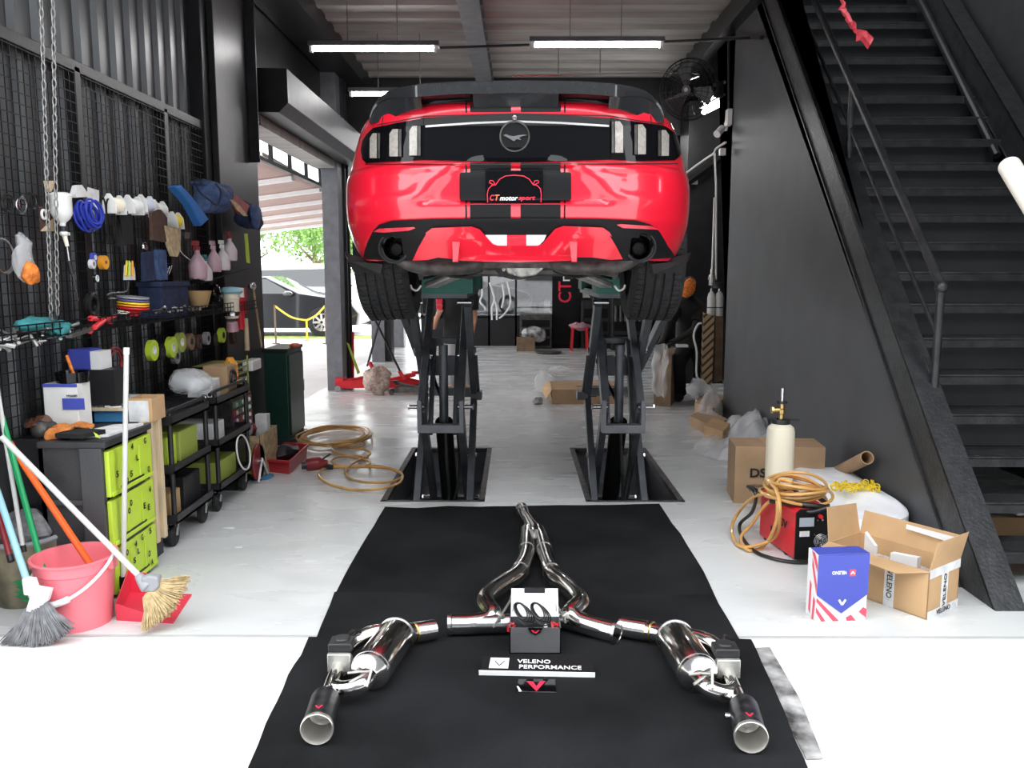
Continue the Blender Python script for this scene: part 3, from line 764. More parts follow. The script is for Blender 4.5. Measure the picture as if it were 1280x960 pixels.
# spoiler
top = [(0,100),(75,101),(120,104),(145,108),(160,113),(172,121),(180,132),(184,143)]
def it(T, x):
    x = abs(x)
    for (a, c), (b, d) in zip(T, T[1:]):
        if x <= b: return c+(d-c)*(x-a)/(b-a)
    return T[-1][1]
def wing_row(dx):
    yt = it(top, dx); f = sst(120, 184, abs(dx))
    Yt = 3.86+.28*f
    t_ = P(645+dx, yt, Y=Yt)
    zd = 2.275-.03*f
    back = 4.2+.1*f
    zb = t_.z-.055*(1-f)-.02*f
    return t_, zb, Yt, back, zd
mb = MB(); rws = []
for i in range(-46, 47):
    dx = i*4; t_, zb, Yt, bk, zd = wing_row(dx)
    sec = [(Yt,t_.z-.006),(Yt+.006,t_.z),(Yt+.16,t_.z-.012),(bk,zd+.05),(bk,zd+.03),(Yt+.14,min(zb,t_.z-.02)),(Yt+.004,zb)]
    rws.append([mb.v((t_.x, y, z)) for y, z in sec])
for a, b in zip(rws, rws[1:]):
    for k in range(7): mb._f([a[k], a[(k+1)%7], b[(k+1)%7], b[k]])
mb._f(rws[0]); mb._f(rws[-1][::-1])
sp = obj('spoiler', mb, 'greycarbon', car, smooth=40)
def ped(d0, d1, nm='spoiler_pedestal'):
    mb = MB(); A = []
    n_ = 8
    for i in range(n_+1):
        dx = d0+(d1-d0)*i/n_; t_, zb, Yt, bk, zd = wing_row(dx)
        A.append([mb.v((t_.x,Yt+.012,zb+.012)), mb.v((t_.x,3.925+.2*sst(120,184,abs(dx)),zd-.035)), mb.v((t_.x,bk,zd-.03)), mb.v((t_.x,bk-.01,zd+.04))])
    for a, b in zip(A, A[1:]):
        for k in range(4): mb._f([a[k], a[(k+1)%4], b[(k+1)%4], b[k]])
    mb._f(A[0]); mb._f(A[-1][::-1]); obj(nm, mb, 'greycarbon', sp, smooth=40)
ped(-54,54); ped(-184,-120); ped(118,184)
for s in (-1, 1):
    mb = MB(); mb.tube([P(645+s*58,124,Y=4.0), P(645+s*100,127,Y=4.0), P(645+s*122,133,Y=4.02)], .012, 8); obj('slot_lip', mb, 'glossblack', sp)
# greenhouse
mb = MB(); rows = []
for z, w, y0, y1 in ((2.28,.74,4.25,7.2),(2.4,.70,4.6,6.95),(2.55,.63,5.0,6.55),(2.64,.56,5.35,6.2),(2.665,.48,5.5,6.05)):
    row = []
    for k in range(32):
        a = 2*PI*k/32; c, s = math.cos(a), math.sin(a)
        row.append(mb.v((w*math.copysign(abs(c)**.5, c), (y0+y1)/2+(y1-y0)/2*math.copysign(abs(s)**.6, s), z)))
    rows.append(row)
for a, b in zip(rows, rows[1:]):
    for k in range(32): mb._f([a[k], a[(k+1)%32], b[(k+1)%32], b[k]])
mb._f(rows[-1]); obj('cabin_glass', mb, 'carglass', body)
mb = MB(); mb.ell((0,5.8,2.655),(.53,.45,.03),24); obj('roof', mb, 'red', body)
for s in (-1,1): mb = MB(); mb.ell((s*1.02,6.75,2.32),(.1,.05,.06),16).bar((s*.8,6.8,2.29),(s*.98,6.77,2.31),.04,.03); obj('door_mirror', mb, 'satinblack', body)
# sills and floor pan
for s in (-1, 1):
    mb = MB(); mb.bb(s*.80,s*.93,5.16,7.12,1.47,1.57); obj('sill', mb, 'red', body, bevel=.01)
    mb = MB(); mb.prism([(s*.86,4.3,1.555),(s*.9,4.37,1.60),(s*.9,4.42,1.57),(s*.86,4.40,1.5),(s*.70,4.30,1.49),(s*.68,4.25,1.54)],(0,.03,0)); obj('arch_liner', mb, 'blackplastic', body, smooth=0)
mb = MB(); mb.bb(-.78,.78,5.15,7.1,1.485,1.56).bb(-.12,.12,4.9,7.6,1.47,1.49).bb(-.55,.55,7.1,8.4,1.5,1.56).bb(-.5,.5,4.3,5.2,1.52,1.56); obj('floor_pan', mb, 'castdark', body, smooth=0)
# wheels
def wheel(x, y, z, camber, side):
    tm = MB(); tm.lathe([(.22,-.125),(.25,-.138),(.31,-.142),(.333,-.125),(.343,-.11),(.345,-.082),(.335,-.08),(.335,-.072),(.346,-.07),(.347,-.03),(.336,-.028),(.336,-.018),(.347,-.016),(.347,.016),(.336,.018),(.336,.028),(.347,.03),(.346,.07),(.335,.072),(.335,.08),(.345,.082),(.343,.11),(.333,.125),(.31,.142),(.25,.138),(.22,.125)], (x,y,z), (math.cos(camber),0,math.sin(camber)), 64)
    ax_ = V((math.cos(camber),0,math.sin(camber))); u = V((0,1,0)); w_ = ax_.cross(u); c = V((x,y,z))
    mb = tm
    for k in range(70):
        a = 2*PI*k/70; d = u*math.cos(a)+w_*math.sin(a); e = ax_.cross(d)
        for o, l in ((-.098,.022),(-.05,.016),(0,.014),(.05,.016),(.098,.022)):
            p = c+ax_*o+d*.3445+e*(.004 if int(o*100)%2 else -.004)
            q = Matrix((ax_, e, d)).transposed(); mb.box(p, (l*2-.006, .017, .008), q)
    t = obj('tyre', tm, 'rubber', car, smooth=25)
    mb = MB(); mb.lathe([(.22,-.115),(.235,-.12),(.235,.12),(.22,.118),(.205,.09),(.2,-.09),(.22,-.115)], c, ax_, 40); r = obj('rim', mb, 'blackpaint', t)
    mb = MB()
    for k in range(10):
        a = 2*PI*k/10; d = u*math.cos(a)+w_*math.sin(a); mb.bar(c+ax_*side*.07+d*.04, c+ax_*side*.1+d*.215, .028, .03, ax_)
    mb.cyl(c+ax_*side*.04, c+ax_*side*.1, .06); obj('spokes', mb, 'blackpaint', r)
    mb = MB(); mb.cyl(c-ax_*.01, c+ax_*.012, .165, seg=32); mb.cyl(c-ax_*side*.12, c-ax_*.0, .07); obj('brake_disc', mb, 'castdark', t)
zt = 1.575
wheel(-.735, 4.78, zt, .05, -1); wheel(.755, 4.78, zt, -.03, 1); wheel(-.745, 7.52, zt+.03, 0, -1); wheel(.745, 7.52, zt+.03, 0, 1)
# underside: silencers, arms, axle, springs
for s, px0 in ((-1,0),(1,1)):
    g = (lambda x: x) if s < 0 else (lambda x: 1290-x)
    Y = 4.2
    mb = MB(); mb.tube(smooth_pts([P(g(494),316,Y=Y),P(g(508),327,Y=Y),P(g(530),333,Y=Y),P(g(560),334,Y=Y+.05),P(g(590),330,Y=Y+.1),P(g(612),322,Y=Y+.2)],5), .042, 14); obj('stock_exhaust', mb, 'castdark', car)
    mb = MB(); mb.ell(P(g(560),330,Y=4.55),(.2,.14,.07),20); obj('stock_silencer', mb, 'castdark', car)
    mb = MB(); a = P(g(534),357,Y=5.0); b = P(g(578),340,Y=4.9); mb.bar(a, b, .14, .035); mb.bar(b, P(g(612),328,Y=4.9), .1, .03); obj('control_arm', mb, 'alu', car, bevel=.01)
    mb = MB(); mb.bar(P(g(520),345,Y=4.8), P(g(600),325,Y=4.85), .05, .05); mb.bar(P(g(520),330,Y=4.65), P(g(585),346,Y=5.0), .035, .035); obj('toe_link', mb, 'castdark', car)
    mb = MB(); q = P(g(548),330,Y=4.8)
    mb.tube([q+V((.045*math.cos(k*.6), .045*math.sin(k*.6), -.05+k*.006)) for k in range(40)], .008, 6); obj('coil_spring', mb, 'blackpaint', car)
    mb = MB(); mb.tube(smooth_pts([P(g(511),356,Y=4.6),P(g(513),361,Y=4.6),P(g(519),363,Y=4.6),P(g(524),357,Y=4.6)],4), .006, 6); obj('hook', mb, 'whiteplastic', car)
    mb = MB(); mb.tube(smooth_pts([P(g(600),338,Y=4.6),P(g(575),346,Y=4.5),P(g(550),344,Y=4.5),P(g(528),348,Y=4.6)],4), .009, 6); obj('brake_hose', mb, 'blackhose', car)
mb = MB(); mb.ell(P(645,333,Y=4.7),(.13,.18,.075),20); mb.bar(P(655,330,Y=4.7),P(655,330,Y=7.2),.07,.07); dfr = obj('differential', mb, 'castdark', car)
mb = MB(); mb.prism([P(x,y,Y=4.5) for x, y in ((626,329),(633,342),(650,347),(668,344),(681,333),(676,324),(634,324))], (0,.05,0)); obj('axle_cover', mb, 'alu', dfr, bevel=.008)
mb = MB()
for x, y in ((628,337),(640,337),(648,333),(642,342),(657,342),(670,336),(655,327)): q = P(x,y,Y=4.495); mb.cyl(q+V((0,-.006,0)), q, .010, seg=10)
obj('cover_bolts', mb, 'steel', dfr)
mb = MB(); mb.tube([P(520,334,Y=4.9),P(600,338,Y=4.75),P(700,338,Y=4.75),P(775,334,Y=4.9)], .035, 10); obj('subframe', mb, 'castdark', car)

car.location.x = .03; car.rotation_euler.z = -.014
# ================================================================== the two scissor lifts
def lift(x0, x1, label, s):
    xc = (x0+x1)/2; yn, yf = 5.5, 6.3; zb, zm, zt_ = -.23, .60, 1.30
    t = thing('scissor_lift', label, 'car lift', (xc, 6.2, -.34))
    obj('base_frame', MB().bb(x0-.05,x1+.05,5.42,7.0,-.34,-.3).bb(x0-.05,x1+.05,yn-.07,yn-.0,-.3,-.235).bb(x0-.05,x1+.05,yf,yf+.06,-.3,-.235), 'liftsteel', t, smooth=0)
    obj('platform', MB().bb(x0,x1,yn-.02,7.15,1.33,1.375), 'liftsteel', t, smooth=0)
    for y in (yn+.16, 6.92): 
        mb = MB(); mb.bb(x0-.02 if s<0 else x0-.02, x1+.04 if s<0 else x1+.02, y-.2, y+.14, 1.36, 1.465); obj('lifting_pad', mb, 'liftgreen', t, bevel=.006, smooth=0)
    w, h = .048, .09
    def arm(x, a, b, nm='arm'): return obj(nm, MB().bar((x,a[0],a[1]),(x,b[0],b[1]), w, h), 'liftsteel', t, smooth=0, bevel=.004)
    for x in (x0, x1):
        arm(x, (yn+.02,zb), (yf-.03,zm-.06)); arm(x, (yf-.03,zm+.0), (yn+.05,zt_))
        i = x+(.055 if x == x0 else -.055)
        arm(i, (yf-.02,zb), (yn+.03,zm)); arm(i, (yn+.03,zm), (yf-.02,zt_))
        ym = (yn+yf)/2
        for y, z in ((yn+.03,zm),(yf-.03,zm-.03),(ym,(zb+zm)/2),(ym,(zm+zt_)/2),(yn+.02,zb),(yf-.02,zb),(yn+.05,zt_)):
            q = 1 if x == x1 else -1; mb = MB()
            mb.cyl((x-.07*q,y,z),(x+.026*q,y,z),.014,seg=12); mb.cyl((x+.026*q,y,z),(x+.036*q,y,z),.022,seg=6)
            obj('pivot_bolt', mb, 'steel', t)
    i0, i1 = x0+.03, x1-.03
    mb = MB(); mb.bb(i0,i1,yn-.03,yn+.05,zm-.17,zm-.115); mb.bb(i0,i0+.03,yn-.03,yn+.05,zm-.12,zm+.05).bb(i1-.03,i1,yn-.03,yn+.05,zm-.12,zm+.05); obj('knuckle_bracket', mb, 'steelgrey', t, smooth=0, bevel=.004)
    mb = MB(); mb.bb(i0,i1,yf-.06,yf+.02,zm-.03,zm+.03); obj('cross_bar', mb, 'liftsteel', t, smooth=0)
    # hydraulic ram with its carrying frame
    a, b = V((xc,6.2,-.24)), V((xc,5.75,.46)); d = (b-a).normalized()
    obj('ram_cylinder', MB().cyl(a, b, .062, seg=24), 'satinblack', t)
    obj('ram_rod', MB().cyl(b, b+d*.45+V((0,.25,.16)), .032), 'liftsteel', t)
    mb = MB(); 
    for q in (-.085,.085): mb.bar(V((xc+q,5.62,.4)), V((xc+q,6.0,1.0)), .03, .07)
    mb.bb(xc-.13,xc+.13,5.95,6.03,.76,.90).bb(xc-.12,xc+.12,6.1,6.2,.98,1.02).cyl((xc-.14,6.0,.86),(xc+.14,6.0,.86),.02); obj('ram_frame', mb, 'liftsteel', t, smooth=0, bevel=.004)
    mb = MB(); mb.tube([(xc-.12,6.02,.9),(xc-.12,6.02,.93),(xc-.1,6.02,.95)],.015,6); mb.tube([(xc+.12,6.02,.9),(xc+.12,6.02,.93)],.02,6)
    for q in (-.1,.0,.1): mb.cyl((xc+q,5.9,.90),(xc+q,5.96,.90),.016,seg=8)
    obj('frame_bolt', mb, 'steel', t)
    mb = MB(); mb.tube(smooth_pts([(xc-.1,5.94,.95),(xc-.08,5.9,.75),(xc+.0,5.75,.55),(xc+.02,5.7,.2),(xc+.03,5.7,-.1),(xc-.04,5.6,-.22),(xc-.1,5.6,-.26)],5),.012,8)
    mb.tube(smooth_pts([(xc+.1,5.94,.92),(xc+.12,5.9,.7),(xc+.09,5.8,.45),(xc+.1,5.85,.1),(xc+.05,5.8,-.15),(xc-.06,5.75,-.25)],5),.010,8)
    obj('hydraulic_hose', mb, 'blackhose', t)
    mb = MB(); mb.tube([(xc-.13,5.6,-.2),(xc-.02,5.58,-.17),(xc+.1,5.6,-.16)],.014,8); mb.cyl((xc+.12,5.6,-.2),(xc+.16,5.6,-.2),.02); obj('pipe_fitting', mb, 'steel', t)
    # side lock rack
    q = x1+.03 if s < 0 else x0-.03
    mb = MB(); mb.bb(q-.05,q+.03,6.22,6.37,.54,.6); mb.bar((q,6.3,.57),(q,5.9,.9),.03,.03); obj('lock_rack', mb, 'liftsteel', t, smooth=0)
    if s > 0:
        mb = MB(); mb.bar((x1+.09,6.6,.75),(x1+.20,5.9,1.30),.05,.06); obj('stay', mb, 'liftsteel', t, smooth=0)
    else:
        mb = MB(); mb.bar((x0-.04,6.2,.9),(x0-.10,5.6,1.33),.05,.06); obj('stay', mb, 'liftsteel', t, smooth=0)
    return t
lift(-.69,-.32,'left dark steel scissor lift with green pad, rising from its floor pit',-1)
lift(.545,.895,'right dark steel scissor lift with green pad, rising from its floor pit',1)
# ================================================================== mats and the exhaust set in front
def sheet(px, z, th, nm, mt, label, cat, wav=.0):
    """a thin sheet lying on the floor, outline given by sight lines"""
    pts = []
    for i, (a, b) in enumerate(px):
        c, d = px[(i+1) % len(px)]; n = max(1, int(math.hypot(c-a, d-b)/14))
        for k in range(n):
            p = P(a+(c-a)*k/n, b+(d-b)*k/n, Z=z); nn = noise.noise_vector(p*6)
            pts.append((p.x+nn.x*wav, p.y+nn.y*wav, z))
    mb = MB(); mb.prism(pts, (0,0,th)); return solo(nm, mb, mt, label, cat, smooth=0)
sheet([(481,634),(520,636),(560,633),(600,634),(650,633),(700,632),(760,632),(824,630),(850,668),(880,715),(905,772),(418,772),(418,745),(445,695)], .001, .004, 'floor_mat', 'mat', 'black felt mat under the Y shaped front pipes, farthest from the threshold', 'mat', .008)
sheet([(418,741),(760,744),(891,744),(925,800),(955,850),(385,850),(396,797)], .0055, .004, 'floor_mat', 'mat', 'middle black felt mat lying across the threshold line', 'mat', .008)
sheet([(386,797),(520,796),(940,800),(960,845),(985,905),(1020,985),(1075,1090),(235,1090),(300,985),(345,880),(360,845),(375,820)], .010, .004, 'floor_mat', 'mat', 'nearest black felt mat carrying the two silver silencers', 'mat', .01)
mb = MB(); q = [P(943,811,Z=.002),P(962,810,Z=.002),P(1000,875,Z=.002),P(1029,948,Z=.002),P(1008,949,Z=.002),P(985,905,Z=.002),P(960,850,Z=.002)]
mb.prism(q, (0,0,.004)); solo('metal_strip', mb, 'wornmetal', 'worn whitish metal strip beside the right edge of the mats', 'strip', smooth=0)

ZM = .015
def G(x, y, r): return P(x, y, Z=ZM+r)
# centre section: collector and two bent pipes
r = .043
t = thing('exhaust_center_pipe', 'polished Y shaped exhaust centre section with two bent pipes', 'exhaust pipe', G(662,720,0))
def C3(lst): return smooth_pts([P(x, y, Z=ZM+z) for x, y, z in lst], 6)
left = C3([(660,664,.04),(659,675,.04),(657,697,.04),(647,717,.045),(630,729,.05),(613,741,.07),(607,753,.075),(615,767,.06),(609,776,.042),(590,780,.038),(560,781,.038)])
right = C3([(672,664,.04),(677,675,.04),(683,697,.04),(692,719,.045),(707,731,.05),(721,744,.07),(725,755,.075),(714,767,.06),(724,777,.042),(745,784,.038),(772,791,.038)])
lp = obj('left_pipe', MB().tube(left, r, 20), 'chrome', t); rp_ = obj('right_pipe', MB().tube(right, r, 20), 'chrome', t)
obj('collector', MB().tube([P(653,637,Z=ZM+.03),P(656,645,Z=ZM+.032),P(662,655,Z=ZM+.035),P(666,664,Z=ZM+.04),P(667,672,Z=ZM+.04)], [.033,.033,.037,.05,.05], 20), 'chrome', t)
obj('inlet_rim', MB().cyl(P(652,635,Z=ZM+.03), P(653,638,Z=ZM+.03), .037), 'steel', t)
for pts, par in ((left, lp), (right, rp_)):
    for i in (9, 16):
        a = pts[i]; d = (pts[i+1]-pts[i]).normalized(); obj('clamp', MB().cyl(a-d*.03, a+d*.03, r+.0035, seg=24), 'chrome', par)
    a = pts[-1]; d = (pts[-1]-pts[-2]).normalized()
    obj('pipe_flange', MB().lathe([(r-.004,-.02),(r+.006,-.012),(r+.006,.002),(r-.004,.002),(r-.004,-.3)], a, d, 24), 'steel', par)
for s, pp in ((1, [(617,783),(627,768),(637,752),(640,744)]), (-1, [(707,778),(703,768),(697,758),(693,750)])):
    mb = MB(); mb.tube([P(x,y,Z=ZM+.075) for x, y in pp], .005, 8)
    x0 = pp[1][0]; mb.tube([P(x0-s*9,pp[1][1]-5,Z=ZM+.075), P(x0+s*2,pp[1][1]+3,Z=ZM+.078)], .009, 8); mb.tube([P(x0-s*7,pp[1][1]-9,Z=ZM+.07), P(x0-s*2,pp[1][1]+8,Z=ZM+.07)], .005, 8)
    obj('hanger_rod', mb, 'alu', t)
# silencers
def silencer(mir, label, grp=None):
    g = (lambda p: p[mir])
    L = {  # sight-line points: left one, right one
     'in': [((542,787),(777,783)),((523,790),(806,788)),((507,793),(833,793)),((494,799),(848,800))],
     'm0': ((497,792),(842,795)), 'm1': ((462,840),(873,843)),
     'out': [((462,845),(872,847)),((453,855),(884,859)),((441,860),(900,866)),((427,862),(912,866)),((419,860),(918,862))],
     'by': [((497,791),(849,793)),((478,789),(873,797)),((461,792),(888,803)),((444,802),(898,812)),((430,815),(905,822))],
     'st': [((430,815),(905,822)),((425,830),(908,838)),((416,852),(917,860)),((409,873),(927,885))],
     't0': ((407,874),(929,884)), 't1': ((396,912),(939,922))}
    R = .072
    c = P(*g((L['m1'][0], L['m1'][1])), Z=ZM)
    t = thing('exhaust_silencer', label, 'exhaust silencer', c)
    a = P(*g(L['m0']), Z=ZM+R); b = P(*g(L['m1']), Z=ZM+R); d = (b-a).normalized()
    body_ = obj('canister', MB().lathe([(.035,-.03),(R-.004,0),(R,.01),(R,(b-a).length-.012),(R-.004,(b-a).length),(.045,(b-a).length+.012),(.03,(b-a).length+.03)], a, d, 36), 'chrome', t)
    for h in (.012, (b-a).length-.014): obj('seam', MB().torus(a+d*h, R, .0025, d, 36), 'steel', body_)
    pts = smooth_pts([P(*g(p), Z=ZM+z) for p, z in zip(L['in'], (.042,.045,.055,.068))], 6)
    ip = obj('inlet_pipe', MB().tube(pts, .036, 20), 'chrome', t)
    dd = (pts[1]-pts[0]).normalized(); obj('inlet_sleeve', MB().lathe([(.034,.0),(.041,-.0),(.041,.11),(.036,.115)], pts[0]-dd*.005, dd, 24), 'chrome', ip)
    obj('weld_band', MB().torus(pts[8], .038, .0035, (pts[9]-pts[8]), 24), 'brass', ip)
    pts = smooth_pts([P(*g(p), Z=ZM+z) for p, z in zip(L['out'], (.075,.07,.06,.055,.055))], 6)
    obj('outlet_pipe', MB().tube(pts, .03, 20), 'chrome', t)
    pts = smooth_pts([P(*g(p), Z=ZM+z) for p, z in zip(L['by'], (.08,.09,.09,.075,.06))], 6)
    obj('bypass_pipe', MB().tube(pts, .029, 20), 'chrome', t)
    pts = [P(*g(p), Z=ZM+z) for p, z in zip(L['st'], (.06,.055,.052,.052))]
    obj('straight_pipe', MB().tube(smooth_pts(pts,4), .027, 20), 'chrome', t)
    # valve with its black actuator
    vx = g(((426,812),(908,819))); v0 = P(*vx, Z=ZM+.11)
    vb = obj('valve_body', MB().box(v0-V((0,.03,.035)), (.085,.02,.07)).cyl(v0+V((0,-.02,-.06)), v0+V((0,.05,-.06)), .036), 'alu', t, bevel=.004)
    obj('actuator', MB().box(v0+V((0,.02,.012)), (.088,.075,.034)).cyl(v0+V((0,.03,.02)), v0+V((0,.03,.036)), .03), 'blackplastic', vb, bevel=.005)
    mb = MB(); mb.tube(smooth_pts([v0+V((0,.05,.01)), v0+V((.02,.12,.02)), v0+V((.05,.14,.0))],4), .004, 6); obj('actuator_lead', mb, 'blackhose', vb)
    k = P(*g(((449,843),(877,845))), Z=ZM+.13); mb = MB(); mb.tube([k+V((-.04,.01,0)), k+V((.0,.0,.01)), k+V((.04,.02,0))], .005, 8); mb.tube([k+V((-.03,-.02,-.02)), k+V((.035,.03,.0))], .005, 8); mb.tube([k+V((.03,-.03,-.03)), k+V((.04,.02,.01))],.005,8); obj('hanger_rod', mb, 'alu', t)
    a = P(*g(L['t0']), Z=ZM+.058); b = P(*g(L['t1']), Z=ZM+.056); d = (b-a).normalized(); ln = (b-a).length
    tp = obj('tip_sleeve', MB().lathe([(.028,-.005),(.047,0),(.049,.01),(.050,ln-.012),(.047,ln-.012)], a, d, 36), 'greycarbon2', t)
    obj('tip_rim', MB().lathe([(.049,ln-.016),(.0525,ln-.014),(.053,ln),(.0505,ln+.002),(.044,ln-.012),(.043,ln-.1),(.03,ln-.11),(.0,ln-.11)], a, d, 40), 'tipsteel', tp)
    q = a+d*ln*.74; up = V((0,0,1))-d*d.z; up.normalize(); sd = d.cross(up)
    u2 = (up*.93-d*.0).normalized(); 
    mb = MB(); o = q+up*.0505
    for s in (-1,1): mb.bar(o-d*.001+d*.010, o+sd*s*.010-d*.008, .004, .002, up)
    obj('red_mark', mb, 'redmark', tp)
    o2 = obj('sleeve_clamp', MB().lathe([(.0285,-.0),(.034,.0),(.034,.02),(.0285,.02)], a-d*.03, d, 24), 'steel', tp)
    if mir: obj('side_bolt', MB().cyl(a+d*ln*.35-sd*.05*(1 if sd.x>0 else -1), a+d*ln*.35-sd*.066*(1 if sd.x>0 else -1), .010), 'steel', tp)
    return t
mk('greycarbon2', (.004,.004,.005), .38, col2=(.03,.03,.032), vscale=30, spec=.3)
mk('tipsteel', (.62,.6,.56), .32, .85)
silencer(0, 'left silver exhaust silencer with a black sleeved tip, on the mat')
silencer(1, 'right silver exhaust silencer with a black sleeved tip, on the mat')

# control kit box with upright white lid
a = P(637,817,Z=ZM); b = P(701,817,Z=ZM); zt_ = P(668,785,Y=a.y).z; w_ = b.x-a.x; dp = .11
t = thing('kit_box', 'open dark grey kit box with an upright white lid between the pipes', 'box', ((a.x+b.x)/2, a.y+dp/2, ZM))
mb = MB(); x0, x1, y0, y1, z0 = a.x, b.x, a.y, a.y+dp, ZM; th = .004
mb.bb(x0,x1,y0,y0+th,z0,zt_).bb(x0,x1,y1-th,y1,z0,zt_).bb(x0,x0+th,y0,y1,z0,zt_).bb(x1-th,x1,y0,y1,z0,zt_).bb(x0,x1,y0,y1,z0,z0+th)
obj('tray', mb, 'kitgrey', t, smooth=0) if 'kitgrey' in M else (mk('kitgrey',(.09,.09,.095),.55,var=.1,bump=.1), obj('tray', mb, 'kitgrey', t, smooth=0))
zl = P(668,736,Y=y1+.03).z
mb = MB(); mb.prism([(x0+.004,y1,zt_),(x1-.004,y1,zt_),(x1-.006,y1+.03,zl),(x0+.006,y1+.03,zl)], (0,.005,0)); lid = obj('lid', mb, 'white', t, smooth=0)
xm = (x0+x1)/2; mb = MB(); mb.prism([(xm-.042,y1+.022,zl-.04),(xm+.042,y1+.022,zl-.04),(xm+.042,y1+.028,zl+.003),(xm-.042,y1+.028,zl+.003)], (0,.012,0)); obj('lid_tape', mb, 'blackplastic', lid, smooth=0)
for s in (-1,1): mb = MB(); mb.bar((xm+s*.088,y1+.004,zt_+.02),(xm+s*.085,y1+.018,zl-.05),.004,.003); obj('lid_fold', mb, 'greyplastic', lid, smooth=0)
mb = MB(); mb.prism([(xm-.03,y0-.001,zt_+.002),(xm+.03,y0-.001,zt_+.002),(xm+.02,y0-.001,zt_-.018),(xm,y0-.001,zt_-.028),(xm-.02,y0-.001,zt_-.018)], (0,-.003,0)); em = obj('badge', mb, 'glossblack', t, smooth=0)
mb = MB()
for s in (-1,1): mb.bar((xm,y0-.006,zt_-.018),(xm+s*.014,y0-.006,zt_-.007),.004,.002,V((0,1,0)))
obj('badge_mark', mb, 'redmark', em)
for i, (x, y) in enumerate(((654,764),(675,764))):
    mb = MB(); c = P(x,y,Y=a.y+.06)
    for k in range(4): mb.torus(c+V((.006*k-.01,.004*k,-.004*k)), .022+.002*k, .0028, (.5,1,.2*k-.3), 20, (1,1.7))
    mb.tube(smooth_pts([c+V((-.02,0,-.03)), c+V((.01,-.03,-.045)), c+V((.05,.0,-.05)), c+V((.02,.03,-.055))],4), .003, 6)
    cb = solo('wiring_loom', mb, 'blackhose', ('left' if i==0 else 'right')+' coil of black wiring standing in the grey kit box', 'cable')
for i, x in enumerate((640,694)):
    mb = MB(); c = P(x,783,Y=a.y+.04)
    for k in range(6): mb.tube(smooth_pts([c+V((rnd.uniform(-.02,.02),rnd.uniform(-.02,.02),rnd.uniform(-.02,.015))) for _ in range(5)],3), .0014, 5)
    solo('wire_tangle', mb, 'red2', ('left' if i==0 else 'right')+' tangle of thin red wires in the corner of the kit box', 'wire')
mb = MB(); mb.ell(P(682,783,Y=a.y+.04),(.008,.008,.01),10); solo('cable_plug', mb, 'whiteplastic', 'tiny white plug among the wiring in the kit box', 'plug')
mb = MB(); mb.bb(xm-.09,xm+.09,a.y+.01,a.y+.1,z0+.005,zt_-.03); obj('contents', mb, 'blackplastic', t, smooth=0)
# name board
q0, q1, q2, q3 = P(600,843,Z=ZM), P(743,846,Z=ZM), P(741,821,Z=ZM), P(613,822,Z=ZM)
zt2 = .035
mb = MB(); back0 = V((q0.x+.008,q0.y+.075,ZM+zt2)); back1 = V((q1.x-.004,q1.y+.075,ZM+zt2))
f0, f1 = V((q0.x,q0.y,ZM+.012)), V((q1.x,q1.y,ZM+.012))
mb.prism([f0,f1,back1,back0], (0,.004,-.012)); bd = solo('name_board', mb, 'satinblack', 'black name board with a white front edge lying before the kit box', 'sign', smooth=0)
mb = MB(); mb.prism([(q0.x-.004,q0.y,ZM),(q1.x+.002,q1.y,ZM),(q1.x+.002,q1.y,ZM+.017),(q0.x-.004,q0.y,ZM+.017)], (0,-.006,0)); obj('edge_strip', mb, 'white', bd, smooth=0)
rt = (f1-f0).normalized(); up = (back0-f0); up -= rt*up.dot(rt); L = up.length; up.normalize(); nn = rt.cross(up)
def onb(u, v): return f0+rt*((f1-f0).length*u)+up*(L*v)+nn*.002
text('VELENO', 'lettering', 'whitemark', bd, onb(.47,.70), rt, up, .125, .019, bold=.008)
text('PERFORMANCE', 'lettering', 'whitemark', bd, onb(.615,.34), rt, up, .232, .019, bold=.008)
mb = MB(); mb.prism([onb(.075,.2),onb(.245,.2),onb(.25,.88),onb(.085,.88)], nn*.001); e = obj('logo_panel', mb, 'whitemark', bd, smooth=0)
mb = MB(); mb.bar(onb(.125,.65)+nn*.003, onb(.165,.35)+nn*.003, .003, .001, nn); mb.bar(onb(.165,.35)+nn*.003, onb(.215,.68)+nn*.003, .003, .001, nn); obj('logo_mark', mb, 'blackmark', e)
# small card
q = [P(645,865,Z=ZM),P(695,866,Z=ZM),P(694,850,Z=ZM),P(648,850,Z=ZM)]
mb = MB(); mb.prism(q, (0,0,.004)); cd = solo('name_card', mb, 'glossblack', 'small glossy black card with a red V in front of the name board', 'card', smooth=0)
z = ZM+.005
mb = MB(); mb.prism([P(x,y,Z=z) for x, y in ((658,851.5),(666,852),(670.5,858),(675,852),(682,851.5),(670.5,864))], (0,0,.001)); obj('card_mark', mb, 'redmark', cd, smooth=0)
mb = MB(); mb.prism([P(x,y,Z=z) for x, y in ((646,858),(648,858),(652,864),(649,864.5))], (0,0,.001)); obj('card_stripe', mb, 'whitemark', cd, smooth=0)
mb = MB(); mb.prism([P(646,866,Z=ZM),P(695,867,Z=ZM),P(695,866,Z=ZM),P(646,865,Z=ZM)], (0,0,.004)); obj('card_edge', mb, 'steel', cd, smooth=0)

